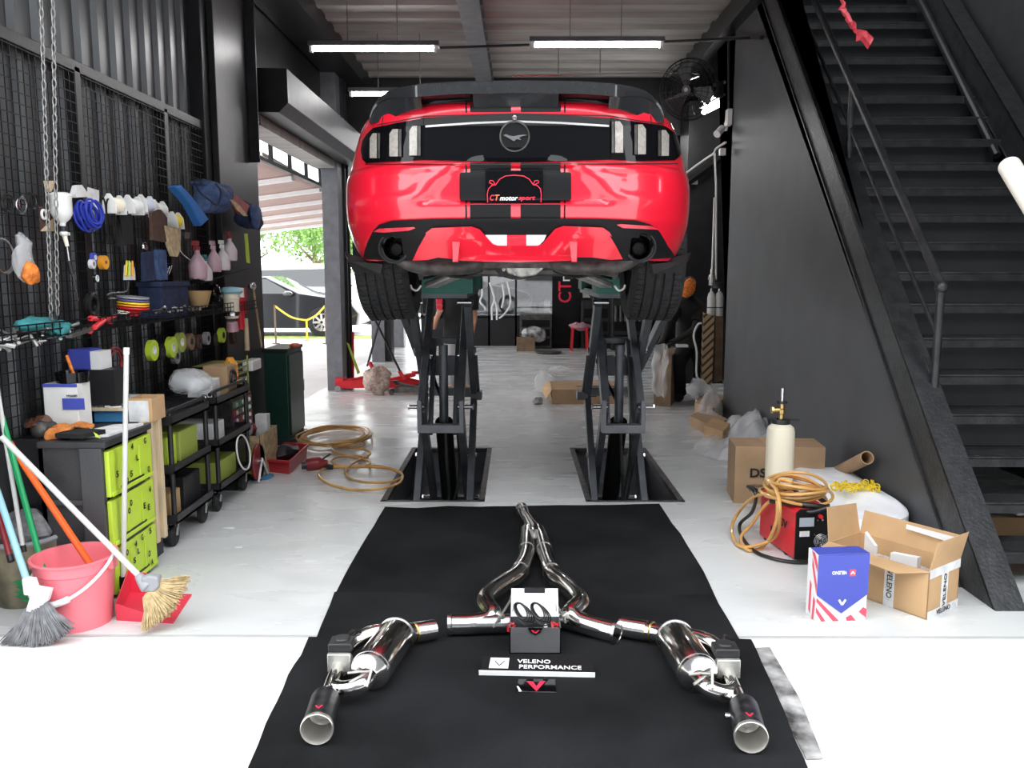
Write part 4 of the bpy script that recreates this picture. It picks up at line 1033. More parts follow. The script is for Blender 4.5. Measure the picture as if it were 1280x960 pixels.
# ================================================================== right side goods
# -- open carton with tape
A = P(1158,775,Z=0); B = P(1196,757,Z=0); E = P(1085,749,Z=0)
uf = (E-A).normalized(); ur = (B-A).normalized(); LW = .50; LD = (B-A).length; Hh = P(1160,716,Y=A.y).z
Cc = A+uf*LW
def cpt(u, v, z): return A+uf*u+ur*v+V((0,0,z))
t = thing('open_carton', 'large open brown carton with white printed tape, beside the stair foot', 'box', cpt(LW/2, LD/2, 0))
def panel(nm, pts, n, mt, par, th=.005, **k): return strip_plate(nm, pts, n, th, mt, par, smooth=0, **k)
panel('front_wall', [cpt(0,0,0),cpt(LW,0,0),cpt(LW,0,Hh),cpt(0,0,Hh)], ur, 'cardboard', t)
panel('side_wall', [cpt(0,0,0),cpt(0,LD,0),cpt(0,LD,Hh),cpt(0,0,Hh)], uf, 'cardboard', t)
panel('back_wall', [cpt(0,LD,0),cpt(LW,LD,0),cpt(LW,LD,Hh),cpt(0,LD,Hh)], -ur, 'cardboard', t)
panel('far_wall', [cpt(LW,0,0),cpt(LW,LD,0),cpt(LW,LD,Hh),cpt(LW,0,Hh)], -uf, 'cardboard', t)
panel('bottom', [cpt(0,0,0),cpt(LW,0,0),cpt(LW,LD,0),cpt(0,LD,0)], (0,0,1), 'cardboard', t)
fh = .14
panel('flap', [cpt(0,0,Hh),cpt(0,LD,Hh),cpt(-.03,LD,Hh+fh),cpt(-.03,0,Hh+fh)], uf, 'cardboard', t, .004)
panel('flap', [cpt(LW,0,Hh),cpt(LW,LD,Hh),cpt(LW+.03,LD,Hh+fh),cpt(LW+.03,.02,Hh+fh+.02)], uf, 'cardboard', t, .004)
panel('flap', [cpt(0,LD,Hh),cpt(LW,LD,Hh),cpt(LW,LD+.03,Hh+fh*.75),cpt(0,LD+.03,Hh+fh*.75)], ur, 'cardboard', t, .004)
panel('flap', [cpt(.0,0,Hh),cpt(LW,0,Hh),cpt(LW-.02,-.09,Hh-.005),cpt(.10,-.10,Hh-.012)], (0,0,1), 'cardboard', t, .004)
def taped(u0, u1, v, z0, z1, nm='tape', right=None): return panel(nm, [cpt(u0,v,z0),cpt(u1,v,z0),cpt(u1,v,z1),cpt(u0,v,z1)], -ur, 'paper', t, .0012)
tp = taped(.155,.205,-.001,.0,Hh)
text('VELENO', 'lettering', 'blackmark', tp, cpt(.178,-.004,Hh*.5), (0,0,-1), -uf, .13, .026)
text('V', 'lettering', 'redmark', tp, cpt(.185,-.0045,Hh*.84), (0,0,-1), -uf, .04, .04)
tp = taped(.33,.38,-.001,.0,Hh)
text('VELENO', 'lettering', 'blackmark', tp, cpt(.355,-.004,Hh*.5), (0,0,-1), -uf, .13, .026)
cm = -uf
tp = panel('tape', [cpt(-.001,LD*.4,0),cpt(-.001,LD*.62,0),cpt(-.001,LD*.62,Hh),cpt(-.001,LD*.4,Hh)], cm, 'paper', t, .0012)
text('VELENO', 'lettering', 'blackmark', tp, cpt(-.004,LD*.51,Hh*.5), (0,0,1), ur*-1, .15, .022)
tp = panel('tape', [cpt(-.002,0,0),cpt(-.002,LD,0),cpt(-.002,LD,.035),cpt(-.002,0,.035)], cm, 'paper', t, .0012)
text('VELENO', 'lettering', 'blackmark', tp, cpt(-.005,LD*.5,.018), ur, (0,0,1), .12, .022)
tp = panel('tape', [cpt(-.002,0,Hh-.03),cpt(-.002,LD,Hh-.03),cpt(-.002,LD,Hh+.01),cpt(-.002,0,Hh+.01)], cm, 'paper', t, .0012)
tp = panel('tape', [cpt(.02,LD-.004,Hh+.07),cpt(.26,LD-.004,Hh+.08),cpt(.26,LD-.0,Hh+.1),cpt(.02,LD-.0,Hh+.1)], -ur, 'paper', t, .002)
mb = MB(); mb.prism([cpt(.10,.08,Hh*.55),cpt(.24,.10,Hh*.6),cpt(.24,.10,Hh-.0),cpt(.10,.08,Hh+.02)], ur*.03); solo('inner_carton', mb, 'white', 'white inner box standing in the right half of the open carton', 'box', smooth=0)
mb = MB(); mb.prism([cpt(.30,.07,Hh*.4),cpt(.38,.11,Hh*.4),cpt(.38,.11,Hh+.06),cpt(.30,.07,Hh+.02)], ur*.02); solo('inner_carton', mb, 'white', 'thin white card standing in the middle of the open carton', 'card', smooth=0)
mb = MB(); mb.prism([cpt(.02,.02,Hh*.5),cpt(LW-.02,.02,Hh*.5),cpt(LW-.02,LD-.02,Hh*.5),cpt(.02,LD-.02,Hh*.5)], (0,0,.03)); mb.jitter(.02,12); solo('packing_film', mb, 'bagfilm', 'clear bubble film filling the open carton', 'packing')
# -- blue white and red box
a = P(1003,772,Z=0); b = P(1019,777,Z=0); c = P(1082,775,Z=0); ht = P(1018,694,Y=b.y).z
ux = (c-b).normalized(); W = (c-b).length; uy = V((-ux.y,ux.x,0)); D = .10
t = thing('gift_box', 'blue box with white and red stripes and a pointed blue flap', 'box', b+ux*W/2+uy*D/2)
mb = MB(); mb.prism([b,b+ux*W,b+ux*W+uy*D,b+uy*D], (0,0,ht)); bx = obj('carton', mb, 'white', t, smooth=0, bevel=.002)
def fp(u, v, o=.0015): return b+ux*(W*u)+V((0,0,ht*v))-uy*o
mb = MB(); mb.prism([fp(-.0,1.0),fp(1,1.0),fp(1,.40),fp(.5,.12),fp(0,.40)], -uy*.003); fl = obj('blue_flap', mb, 'boxblue', t, smooth=0)
mb = MB(); mb.prism([fp(0,1.005),fp(1,1.005),fp(.97,1.005)+uy*.09,fp(.03,1.0)+uy*.09], (0,0,.004)); obj('blue_top', mb, 'boxblue', t, smooth=0)
for q in (((.0,.36),(.0,.30),(.35,.0),(.47,.0)), ((.0,.22),(.0,.14),(.12,.0),(.2,.0)), ((.62,.0),(.80,.0),(.70,.09),(.6,.05)), ((.85,.13),(1,.04),(1,.17),(.93,.20))):
    mb = MB(); mb.prism([fp(u,v,.001) for u, v in q], -uy*.001); obj('red_stripe', mb, 'redbox', t, smooth=0) if 'redbox' in M else (mk('redbox',(.75,.08,.13),.5), obj('red_stripe', mb, 'redbox', t, smooth=0))
def sp_(u, v, o=.0015): return b+uy*(D*u)+V((0,0,ht*v))-ux*o
for q in (((.0,.55),(0,.42),(.5,.78),(.5,.9)), ((.0,.85),(.0,.75),(.6,1),(.3,1)), ((.1,.3),(.25,.35),(.35,.0),(.2,.0)), ((.5,.5),(.65,.55),(.7,.1),(.55,.05))):
    mb = MB(); mb.prism([sp_(u,v) for u, v in q], -ux*.001); obj('red_stripe', mb, 'redbox', t, smooth=0)
text('VELENO', 'lettering', 'whitemark', fl, fp(.42,.735,.006), -ux, (0,0,-1), .066, .016, bold=.02)
mb = MB(); mb.prism([fp(.62,.68,.005),fp(.74,.68,.005),fp(.74,.78,.005),fp(.62,.78,.005)], -uy*.001); lg = obj('logo_panel', mb, 'redbox', fl, smooth=0)
for pr, pc, s_, nm in ((fl,(.68,.73),.7,'logo_mark'),(fl,(.5,.29),1.3,'logo_mark')):
    mb = MB(); sg = 1 if s_ > 1 else -1
    for q in (-1,1): mb.bar(fp(pc[0],pc[1]-.03*s_*sg,.0065), fp(pc[0]+q*.05*s_,pc[1]+.03*s_*sg,.0065), .007*s_, .001, uy)
    obj(nm, mb, 'whitemark', pr)
mb = MB(); mb.prism([fp(1.0,.62)+uy*.1,fp(1.18,.80)+uy*.12,fp(1.02,.3)+uy*.1], uy*.003); solo('paper_sheet', mb, 'paper', 'white paper sticking out behind the blue box', 'paper', smooth=0)
# -- welder
a = P(992,701,Z=0); b = P(1035,699,Z=0); c = P(952,672,Z=0); ht = P(992,639,Y=a.y).z
ux = (b-a).normalized(); W = (b-a).length; uy = (c-a).normalized(); D = .42
t = thing('welding_machine', 'red and black portable welding machine on the floor', 'welder', a+ux*W/2+uy*D/2)
mb = MB(); prof = [(0,.0),(1,.0),(1,1),(.12,1),(0,.93)]
mb.prism([a+ux*(W*u)+V((0,0,.01+ht*v)) for u, v in prof], uy*D); cs_ = obj('casing', mb, 'red2', t, smooth=0, bevel=.004)
mb = MB(); mb.prism([a+ux*(W*u)+V((0,0,.008+ht*v))-uy*.01 for u, v in ((0,0),(1.0,0),(1.0,1.01),(.13,1.01),(.0,.94))], uy*.012); fr_ = obj('front_panel', mb, 'satinblack', t, smooth=0, bevel=.003)
def wf(u, v, o=.013): return a+ux*(W*u)+V((0,0,.01+ht*v))-uy*o
mb = MB(); mb.prism([wf(.08,.66),wf(.5,.66),wf(.5,.84),(wf(.08,.84))], -uy*.002); obj('display', mb, 'screen', fr_, smooth=0)
mb = MB(); mb.prism([wf(.1,.46),wf(.38,.46),wf(.38,.57),wf(.1,.57)], -uy*.002); obj('sticker', mb, 'paper', fr_, smooth=0)
mb = MB(); mb.cyl(wf(.66,.86,.0),wf(.66,.86,.03),.010); obj('red_knob', mb, 'red2', fr_)
mb = MB()
for u in (.58,.72,.9): mb.cyl(wf(u,.79,.0),wf(u,.79,.022),.006,seg=10)
obj('knob', mb, 'steel', fr_)
mb = MB(); c0 = wf(.72,.36)
for rr in (.012,.02,.028,.036): mb.torus(c0, rr, .0022, uy, 24, rs=5)
for s in (-1,1): mb.bar(c0+ux*.042+V((0,0,.042*s))-uy*.003, c0-ux*.042-V((0,0,.042*s))-uy*.003, .003,.003, uy)
obj('fan_grille', mb, 'steel', fr_)
text('DSV', 'lettering', 'blackmark', cs_, a+uy*(.15)+V((0,0,.01+ht*.58))-ux*.002, -uy, (0,0,1), .13, .045, bold=.03)
mb = MB(); mb.prism([a+uy*u+V((0,0,.01+ht*v))-ux*.001 for u, v in ((.15,.82),(.20,.82),(.20,.95),(.15,.95))], -ux*.002); mb.prism([a+uy*u+V((0,0,.01+ht*v))-ux*.001 for u, v in ((.26,.22),(.275,.22),(.275,.36),(.26,.36))], -ux*.002); obj('vent', mb, 'satinblack', cs_, smooth=0)
mb = MB()
h0 = a+ux*W*.5+V((0,0,.01+ht)); mb.tube([h0+uy*.08,h0+uy*.08+V((0,0,.04)),h0+uy*.32+V((0,0,.04)),h0+uy*.32],.010,8); obj('handle', mb, 'blackplastic', t)
for f in (.1,.35): mb = MB(); mb.bar(a+uy*f+V((0,0,.006)), a+uy*f+ux*W+V((0,0,.006)), .02,.012); obj('foot', mb, 'blackplastic', t, smooth=0)
# welding hose pile on top and loops down to the floor
hz = .01+ht+.03; hc = h0+uy*.2
mb = MB()
for k in range(7):
    R = .15+.02*math.sin(k*2.1); pts = []
    for j in range(28):
        an = 2*PI*j/28; pts.append(hc+V((math.cos(an)*R*(1.05+.1*math.sin(k)), math.sin(an)*R*1.15, .012+k*.014+.012*math.sin(2*an+k))))
    mb.tube(pts, .0085, 8, True)
pl1 = smooth_pts([hc+V((-.15,.0,.10)), hc+V((-.14,-.12,.07)), P(975,640,Y=4.2), P(968,672,Y=4.35), P(930,684,Z=.02), P(915,668,Z=.02), P(920,645,Z=.08), P(945,620,Y=4.5), hc+V((-.05,-.1,.06))],6)
mb.tube(pl1, .0095, 8)
pl2 = smooth_pts([hc+V((-.06,-.12,.12)), P(972,603,Y=4.35), P(971,650,Y=4.25), P(955,682,Z=.02), P(935,688,Z=.012), P(926,672,Z=.03), P(940,655,Z=.1), P(965,625,Y=4.4), hc+V((.05,-.15,.08))],6)
mb.tube(pl2, .0095, 8)
solo('gas_hose', mb, 'hose', 'orange gas hose coiled on top of the welding machine and looping down', 'hose')
mb = MB(); mb.tube(smooth_pts([hc+V((-.13,.05,.0)), P(935,608,Y=4.6), P(945,618,Y=4.5), P(940,640,Y=4.6), P(925,655,Z=.03), P(928,672,Z=.012), P(945,690,Z=.012), P(975,700,Z=.012), P(1004,703,Z=.012), P(1030,700,Z=.012)],6), .010, 8)
mb.tube(smooth_pts([hc+V((-.1,-.12,.01)), P(985,615,Y=4.35), P(1000,632,Y=4.25), P(1012,640,Y=4.2), hc+V((.08,-.25,.02))],5), .009, 8)
mb.tube(smooth_pts([hc+V((-.15,-.05,.0)), hc+V((0,-.2,.02)), hc+V((.12,-.15,.0)), hc+V((.12,.05,.01))],5), .014, 8)
solo('welding_cable', mb, 'blackhose', 'black welding cable looped over the welder and along the floor', 'cable')
# -- gas cylinder
c0 = P(975,628,Z=0); cx, cy = c0.x, 4.93
cx = P(975,560,Y=cy).x; rr = (P(992,560,Y=cy).x-P(958,560,Y=cy).x)/2; zs_ = P(975,528,Y=cy).z
t = thing('gas_cylinder', 'cream gas cylinder with brass valve standing behind the welding machine', 'gas cylinder', (cx,cy,0))
obj('cylinder_body', MB().lathe([(0,0),(rr*.8,0),(rr,.02),(rr,zs_-.055),(rr*.93,zs_-.03),(rr*.6,zs_-.006),(rr*.3,zs_),(0,zs_)], (cx,cy,0), seg=36), 'cream', t)
obj('collar', MB().lathe([(.03,0),(.052,.0),(.054,.012),(.05,.026),(.03,.026)], (cx,cy,zs_-.006)).box((cx+.06,cy-.01,zs_+.016),(.09,.02,.012)), 'blackplastic', t)
obj('valve', MB().lathe([(.016,0),(.016,.03),(.022,.035),(.022,.06),(.016,.065),(.016,.10),(0,.1)], (cx,cy,zs_+.02)).cyl((cx-.005,cy,zs_+.075),(cx-.06,cy,zs_+.075),.016).cyl((cx-.05,cy,zs_+.075),(cx-.062,cy,zs_+.075),.022,seg=6), 'brass', t)
obj('valve_knob', MB().cyl((cx,cy,zs_+.115),(cx,cy,zs_+.128),.032), 'blackplastic', t)
obj('valve_spindle', MB().cyl((cx,cy,zs_+.128),(cx,cy,P(975,485,Y=cy).z),.012), 'steel', t)
# -- carton of the welder
a = P(917,629,Z=0); Yc = a.y; ht = P(921,558,Y=Yc).z
t = thing('carton', 'tall brown carton with black print standing behind the gas cylinder', 'box', (a.x+.3,Yc+.15,0))
mb = MB(); x1 = P(958,620,Y=Yc).x+.36; mb.prism([(a.x,Yc,0),(x1,Yc-.03,0),(x1+.03,Yc+.27,0),(a.x+.03,Yc+.3,0)], (0,0,ht)); cb = obj('carton_body', mb, 'cardboard2', t, smooth=0, bevel=.003)
mb = MB(); mb.prism([(a.x+.2,Yc-.021,ht+.001),(a.x+.25,Yc-.022,ht+.001),(a.x+.28,Yc+.28,ht+.001),(a.x+.23,Yc+.28,ht+.001)], (0,0,.001)); obj('tape', mb, 'cardboard', cb, smooth=0)
q = P(953,591,Y=Yc-.01); text('DSV', 'lettering', 'blackmark', cb, (q.x-.0,Yc-.016,q.z), (1,-.05,0), (0,0,1), .16, .062, bold=.03)
q = P(948,607,Y=Yc-.01); text('WELDING', 'lettering', 'blackmark', cb, (q.x-.0,Yc-.014,q.z), (1,-.05,0), (0,0,1), .12, .016)
q = P(948,613,Y=Yc-.01); text('MODEL', 'lettering', 'blackmark', cb, (q.x-.0,Yc-.014,q.z), (1,-.05,0), (0,0,1), .12, .016)
# -- white foam wrapped parcel
zt_ = .24; top_ = [P(992,590,Z=zt_),P(1000,583,Z=zt_),P(1062,584,Z=zt_),P(1098,603,Z=zt_),P(1128,622,Z=zt_),P(1134,640,Z=zt_-.03),P(1080,650,Z=zt_-.06),P(1035,640,Z=zt_-.03),P(1008,612,Z=zt_)]
top_ = [V((min(p.x,2.14),p.y,p.z)) for p in top_]
mb = MB(); bt = [V((p.x,p.y,0)) for p in top_]; n = len(top_)
cen_ = sum(top_, V())/n; rings = []
for f, zf in ((1.0,0),(1.04,.25),(1.04,.7),(1.03,.92),(.99,1.0),(.6,1.03),(.2,1.04)):
    rings.append([mb.v((cen_.x+(p.x-cen_.x)*f, cen_.y+(p.y-cen_.y)*f, p.z*zf)) for p in smooth_pts(top_, 4, True)])
for a_, b_ in zip(rings, rings[1:]):
    for k in range(len(a_)): mb._f([a_[k], a_[(k+1)%len(a_)], b_[(k+1)%len(a_)], b_[k]])
mb._f(rings[-1])
for v in mb.bm.verts: v.co += V(noise.noise_vector(v.co*7))*.02; v.co.z = max(0, v.co.z); v.co.x = min(v.co.x, 2.15)
pc = solo('wrapped_parcel', mb, 'foam', 'white foam wrapped parcel lying against the dark grey wall', 'parcel', subsurf=1)
mb = MB()
for k in range(46):
    x = 1041+k*1.25; y = 608+3*math.sin(k*.9)+rnd.uniform(-3,3)
    c = P(x,y,Z=zt_*1.06+.012+rnd.uniform(-.004,.008)); mb.torus(c, .017, .0035, (rnd.uniform(-1,1),rnd.uniform(-1,1),rnd.uniform(.2,1)), 8, rs=5)
solo('plastic_chain', mb, 'yellow', 'heap of yellow plastic chain lying on the white parcel', 'chain')
# -- cardboard tube, film and scraps behind
a = P(1084,572,X=2.08); b = P(1045,586,Z=.22); d = (b-a).normalized()
mb = MB(); mb.lathe([(.034,0),(.04,0),(.04,.6),(.034,.6),(.034,0)], a, (b+V((0,.0,-.03))-a).normalized(), 24)
solo('cardboard_tube', mb, 'cardboard2', 'brown cardboard tube resting on the parcel against the wall', 'tube')
def crumple(px, nm, mt, label, cat, hz, seed, amp=.05, nu=26, nv=12, **k):
    """crumpled sheet: floor outline quad from sight lines, height profile hz"""
    q = [P(x, y, Z=0) for x, y in px]
    def f(u, v):
        p = (q[0]*(1-u)+q[1]*u)*(1-v)+(q[3]*(1-u)+q[2]*u)*v
        n1 = noise.noise_vector(V((p.x*4, p.y*4, seed))); n2 = noise.noise_vector(V((p.x*14, p.y*14, seed+5)))
        e = math.sin(PI*min(1,max(0,u)))**.5*math.sin(PI*v)**.5
        p = p+V((n1.x*amp, n1.y*amp, 0)); p.z = max(.003, .01+e*hz*(.6+.9*abs(n1.z)*1.6)+n2.z*.025*e); p.x = min(p.x, 2.13); return p
    mb = MB(); mb.grid(nu, nv, f); return solo(nm, mb, mt, label, cat, smooth=180, recalc=False, **k)
crumple([(858,566),(925,583),(935,540),(893,535)], 'plastic_sheet', 'plasticfilm', 'flat end of clear plastic sheet spread on the floor left of the carton', 'plastic sheet', .05, 2)
crumple([(900,575),(1062,592),(1066,560),(905,530)], 'plastic_sheet', 'plasticfilm', 'crumpled clear plastic sheeting heaped behind the carton along the wall', 'plastic sheet', .24, 9, .08, 40, 16)
def slab(px, z0, h, nm, mt, label, cat, **k):
    mb = MB(); mb.prism([P(x,y,Z=z0) for x, y in px], (0,0,h)); return solo(nm, mb, mt, label, cat, smooth=0, **k)
slab([(862,532),(886,545),(908,538),(885,520)],0,.10,'cardboard_tray','cardboard2','flattened brown carton on the floor behind the plastic sheet, nearest of three','cardboard')
slab([(880,548),(903,556),(912,545),(890,538)],0,.12,'cardboard_tray','cardboard','small brown box under the plastic sheet with dark print','cardboard')
slab([(868,520),(890,528),(906,512),(885,503)],.0,.14,'cardboard_tray','cardboard2','brown carton scraps piled at the corner of the dark grey wall','cardboard')
crumple([(866,530),(905,535),(905,510),(872,508)], 'plastic_bag', 'bagfilm', 'clear bag lying on the brown carton scraps by the wall corner', 'plastic bag', .22, 4)
# ================================================================== left wall: mesh panels and everything hung on them
XM = -2.27
def wx(px, py, X=-2.2): return P(px, py, X=X)
yb_ = [3.0, P(97,200,X=-2.3).y, P(205,200,X=-2.3).y, ycol+.01]
for k in range(3):
    mb = MB(); y0, y1 = yb_[k]+.035, yb_[k+1]-.035; z0, z1 = .75, zr-.04
    n = int((y1-y0)/.05)
    for i in range(n+1): y = y0+(y1-y0)*i/n; mb.box((XM-.004,y,(z0+z1)/2),(.004,.004,z1-z0))
    n = int((z1-z0)/.05)
    for i in range(n+1): z = z0+(z1-z0)*i/n; mb.box((XM,(y0+y1)/2,z),(.004,y1-y0,.004))
    solo('mesh_panel', mb, 'satinblack', ('nearest','middle','farthest')[k]+' black wire mesh panel on the left wall', 'mesh panel', 'wire mesh panels on the left wall', smooth=0)
# hoist chains
for k, (x0, x1, yb2) in enumerate(((51,64,400),(66,72,394))):
    Yc = 3.72+.04*k; a = P(x0,-12,Y=Yc); b = P(x1,yb2,Y=Yc); d = b-a; n = int(d.length/.036); mb = MB()
    for i in range(n):
        c = a+d*(i+.5)/n; ax_ = V((1,0,0)) if i % 2 else V((.3,1,0)); L = .017
        s = ax_.normalized().cross(V((0,0,1))).normalized()
        mb.tube([c+V((0,0,1))*(L*1.25*math.cos(q*PI/5))+s*(.010*math.sin(q*PI/5)) for q in range(10)], .0032, 5, True)
    solo('hoist_chain', mb, 'steelchain' if 'steelchain' in M else (mk('steelchain',(.3,.3,.29),.4,.9), 'steelchain')[1], ('left','right')[k]+' strand of steel hoist chain hanging before the mesh wall', 'chain', 'hoist chain strands')
# wall shelf
zs = P(0,428,X=-2.08).z; y0, y1 = 3.0, 6.6
t = thing('wire_shelf', 'long black wire shelf full of tools along the left wall', 'shelf', (-2.15,4.8,zs))
mb = MB(); 
for k in range(8): mb.box((-2.26+k*.03,(y0+y1)/2,zs),(.005,y1-y0,.005))
for k in range(60): mb.box((-2.155,y0+k*.061,zs-.004),(.22,.004,.004))
obj('shelf_grid', mb, 'satinblack', t, smooth=0)
mb = MB(); mb.box((-2.05,(y0+y1)/2,zs+.03),(.006,y1-y0,.006)); mb.box((-2.05,(y0+y1)/2,zs+.06),(.006,y1-y0,.006))
for k in range(60): mb.box((-2.05,y0+k*.061,zs+.03),(.004,.004,.06))
obj('front_rail', mb, 'satinblack', t, smooth=0)
def blob(px, py, r, nm, mt, label, cat, X=-2.17, seed=1, amp=.35, group=None, seg=14):
    c = wx(px, py, X); mb = MB(); mb.ell(c, r, seg)
    for v in mb.bm.verts:
        n1 = noise.noise_vector((v.co-c)*(2.0/max(r))+V((seed,seed*2,0))); v.co += V((n1.x*r[0], n1.y*r[1], n1.z*r[2]))*amp
    return solo(nm, mb, mt, label, cat, group, smooth=180)
def coil(px, py, R, rr, nm, mt, label, cat, n=5, X=-2.22, sq=(1,1), ax_=(1,0,0), group=None, jit=.01):
    c = wx(px, py, X); mb = MB()
    for k in range(n): mb.torus(c+V((k*.006, rnd.uniform(-jit,jit), rnd.uniform(-jit,jit))), R*(1+rnd.uniform(-.08,.08)), rr, V(ax_)+V((0,rnd.uniform(-.15,.15),rnd.uniform(-.1,.1))), 26, sq, 6)
    return solo(nm, mb, mt, label, cat, group)
for k, (x, y) in enumerate(((8,255),(26,256),(38,252))):
    coil(x, y, .033, .004, 'hose_clamp', 'steel' if k==1 else 'blackhose', ('first','second','third')[k]+' from the left of three rings hung on the mesh, left of the chain', 'ring', 3, group='rings hung on the mesh')
def quad(pts, X, th, nm, mt, label, cat, group=None, **k):
    mb = MB(); mb.prism([wx(x, y, X) for x, y in pts], (th,0,0)); return solo(nm, mb, mt, label, cat, group, smooth=0, **k)
quad([(54,226),(62,226),(61,236),(58.5,240),(56,236)], -2.2, .02, 'wooden_brush', 'wood', 'small wooden brush hung behind the left chain', 'brush')
cd = quad([(48,257),(66,262),(67,289),(50,289)], -2.21, .004, 'parts_card', 'brown', 'brown and cream card with a white ring, behind the left chain', 'card')
mb = MB(); mb.prism([wx(50,289,-2.205),wx(67,289,-2.205),wx(66,273,-2.205)], (.002,0,0)); obj('cream_corner', mb, 'wood', cd, smooth=0)
mb = MB(); mb.torus(wx(55,268,-2.2), .02, .006, (1,0,0)); obj('white_ring', mb, 'white', cd)
# white spray cup with its gun
c = wx(76,250,-2.13); t = thing('spray_cup', 'cloudy white plastic spray cup hung upside down beside the chain', 'cup', c)
obj('cup', MB().lathe([(0,.035),(.03,.035),(.047,.028),(.05,.02),(.047,.01),(.047,-.06),(.035,-.085),(.015,-.105),(.013,-.12),(0,-.12)], c), 'whiteplastic', t)
obj('spout', MB().lathe([(.013,-.12),(.016,-.125),(.016,-.14),(0,-.14)], c), 'blackplastic', t)
c = wx(80,292,-2.13); t = thing('air_gun', 'white and steel air gun with a long nozzle hanging under the spray cup', 'air gun', c)
obj('head', MB().ell(c, (.02,.022,.014), 12).box(c+V((0,.02,0)),(.02,.03,.014)), 'whiteplastic', t)
obj('grip', MB().cyl(c, wx(84,308,-2.12), .011, .009), 'cream', t)
obj('tube', MB().tube([wx(84,308,-2.12),wx(87,328,-2.12)],.006,8), 'steel', t)
obj('lower_grip', MB().cyl(wx(86,326,-2.12), wx(90,342,-2.12), .012), 'blackplastic', t)
obj('nozzle', MB().tube([wx(90,342,-2.12),wx(98,376,-2.12)],.003,6), 'steel', t)
coil(101, 270, .062, .006, 'air_hose', 'blue', 'thick bundle of bright blue hose hung on the mesh', 'hose', 14, X=-2.22, sq=(.75,1.05), jit=.022)
quad([(87,243),(90,232),(95,231),(103,242),(107,246),(88,247)], -2.22, .03, 'white_hook', 'whiteplastic', 'white plastic cord holder peeping above the blue hose', 'cord holder')
quad([(109,234),(123,238),(123,262),(116,260),(109,252)], -2.23, .004, 'paper_note', 'paper', 'white paper note hung right of the blue hose', 'paper')
quad([(110,262),(112,288),(117,289),(119,263)], -2.23, .01, 'metal_tube', 'alu', 'pale metal tube behind the mesh under the white note', 'tube')
for k, x in enumerate((128,136,146)):
    mb = MB(); c = wx(x, 262+3*k, -2.17); mb.tube(smooth_pts([c+V((0,-.02,-.16)),c+V((0,-.025,.0)),c+V((0,-.01,.06)),c+V((0,.02,.06)),c+V((0,.04,.0)),c+V((0,.045,-.14))],5), .005, 6)
    solo('cable_loop', mb, 'blackhose', ('first','second','third')[k]+' black cable loop from the left, hung in front of the white cord holders', 'cable', 'black cable loops on the mesh')
quad([(146,268),(157,262),(161,305),(143,308)], -2.2, .03, 'black_pouch', 'cloth_black', 'black cloth pouch hanging below the cable loops', 'pouch')
# white cord holders (reels) with cord wound on
def reel(px, py, cord, label, L=.11, h=.05):
    c = wx(px, py, -2.17); t = thing('cord_holder', label, 'cord holder', c, 'white cord holders on the mesh')
    for s in (-1,1):
        mb = MB(); y = c.y+s*L/2
        mb.prism([(c.x-.04,y,c.z-h*1.0),(c.x+.04,y,c.z-h*1.0),(c.x+.035,y,c.z+h*.3),(c.x+.01,y,c.z+h*1.1),(c.x-.01,y,c.z+h*1.1),(c.x-.035,y,c.z+h*.3)], (0,.008*s,0)); obj('end_plate', mb, 'whiteplastic', t, smooth=0, bevel=.003)
    mb = MB(); mb.cyl((c.x,c.y-L/2,c.z),(c.x,c.y+L/2,c.z),.02); obj('core', mb, 'whiteplastic', t)
    if cord:
        mb = MB()
        for k in range(9): mb.torus((c.x,c.y-L*.4+L*.1*k,c.z), .034, .005, (0.05,1,.0), 18, (1,1), 5)
        obj('wound_cord', mb, cord, t)
    return t
mk('cordwhite', (.6,.62,.72), .6)
reel(143,256,'cream','leftmost white cord holder, above the black loops')
reel(166,257,'whiteplastic','white cord holder in the middle of the row, wound with cream line')
reel(182,256,'cordwhite','white cord holder wound with bluish white cord')
reel(198,262,'whiteplastic','white cord holder just left of the yellow wound one')
reel(219,276,'yellow','white cord holder wound with bright yellow cord',.09)
quad([(186,266),(197,262),(205,272),(207,300),(202,303),(187,300)], -2.13, .02, 'work_glove', 'brown', 'dark brown cloth glove hung under the white cord holders', 'glove')
quad([(203,282),(217,285),(222,285),(222,312),(218,321),(212,320),(207,306)], -2.12, .02, 'work_glove', 'tan', 'tan stained glove hung below the yellow cord', 'glove')
quad([(227,290),(234,291),(233,298),(227,298)], -2.18, .02, 'steel_clamp', 'steel', 'small shiny clamp hung right of the tan glove', 'clamp')
mb = MB(); mb.tube(smooth_pts([wx(222,307,-2.14),wx(228,317,-2.14),wx(239,326,-2.14)],4), .003, 5); solo('wire_end', mb, 'paper', 'loose white wire end trailing from the tan glove', 'wire')
# masking tapes
def disc(px, py, R, w_, nm, mt, label, cat, X=-2.2, group=None, ax_=(1,0,0), hole=.4, mt2=None):
    c = wx(px, py, X); ax_ = V(ax_).normalized(); t = thing(nm, label, cat, c, group)
    obj('ring', MB().lathe([(R*hole,-w_/2),(R,-w_/2),(R,w_/2),(R*hole,w_/2),(R*hole,-w_/2)], c, ax_, 28), mt, t)
    obj('core', MB().lathe([(R*hole,-w_/2-.001),(R*hole*1.25,-w_/2-.001),(R*hole*1.25,w_/2+.002),(R*hole*.9,w_/2+.002),(R*hole*.9,-w_/2)], c, ax_, 24), mt2 or 'paper', t)
    return t
disc(129,328,.037,.03,'tape_measure','orange2' if 'orange2' in M else (mk('orange2',(.85,.36,.03),.4),'orange2')[1],'bright orange round tape case hung on the mesh','tape', hole=.2, mt2='carddark')
disc(117,322,.025,.02,'tape_roll','boxblue','small blue roll above the white nut, left of the orange case','tape')
disc(115,330,.024,.02,'tape_roll','paper','white roll on blue backing beside the orange case','tape', mt2='greyplastic')
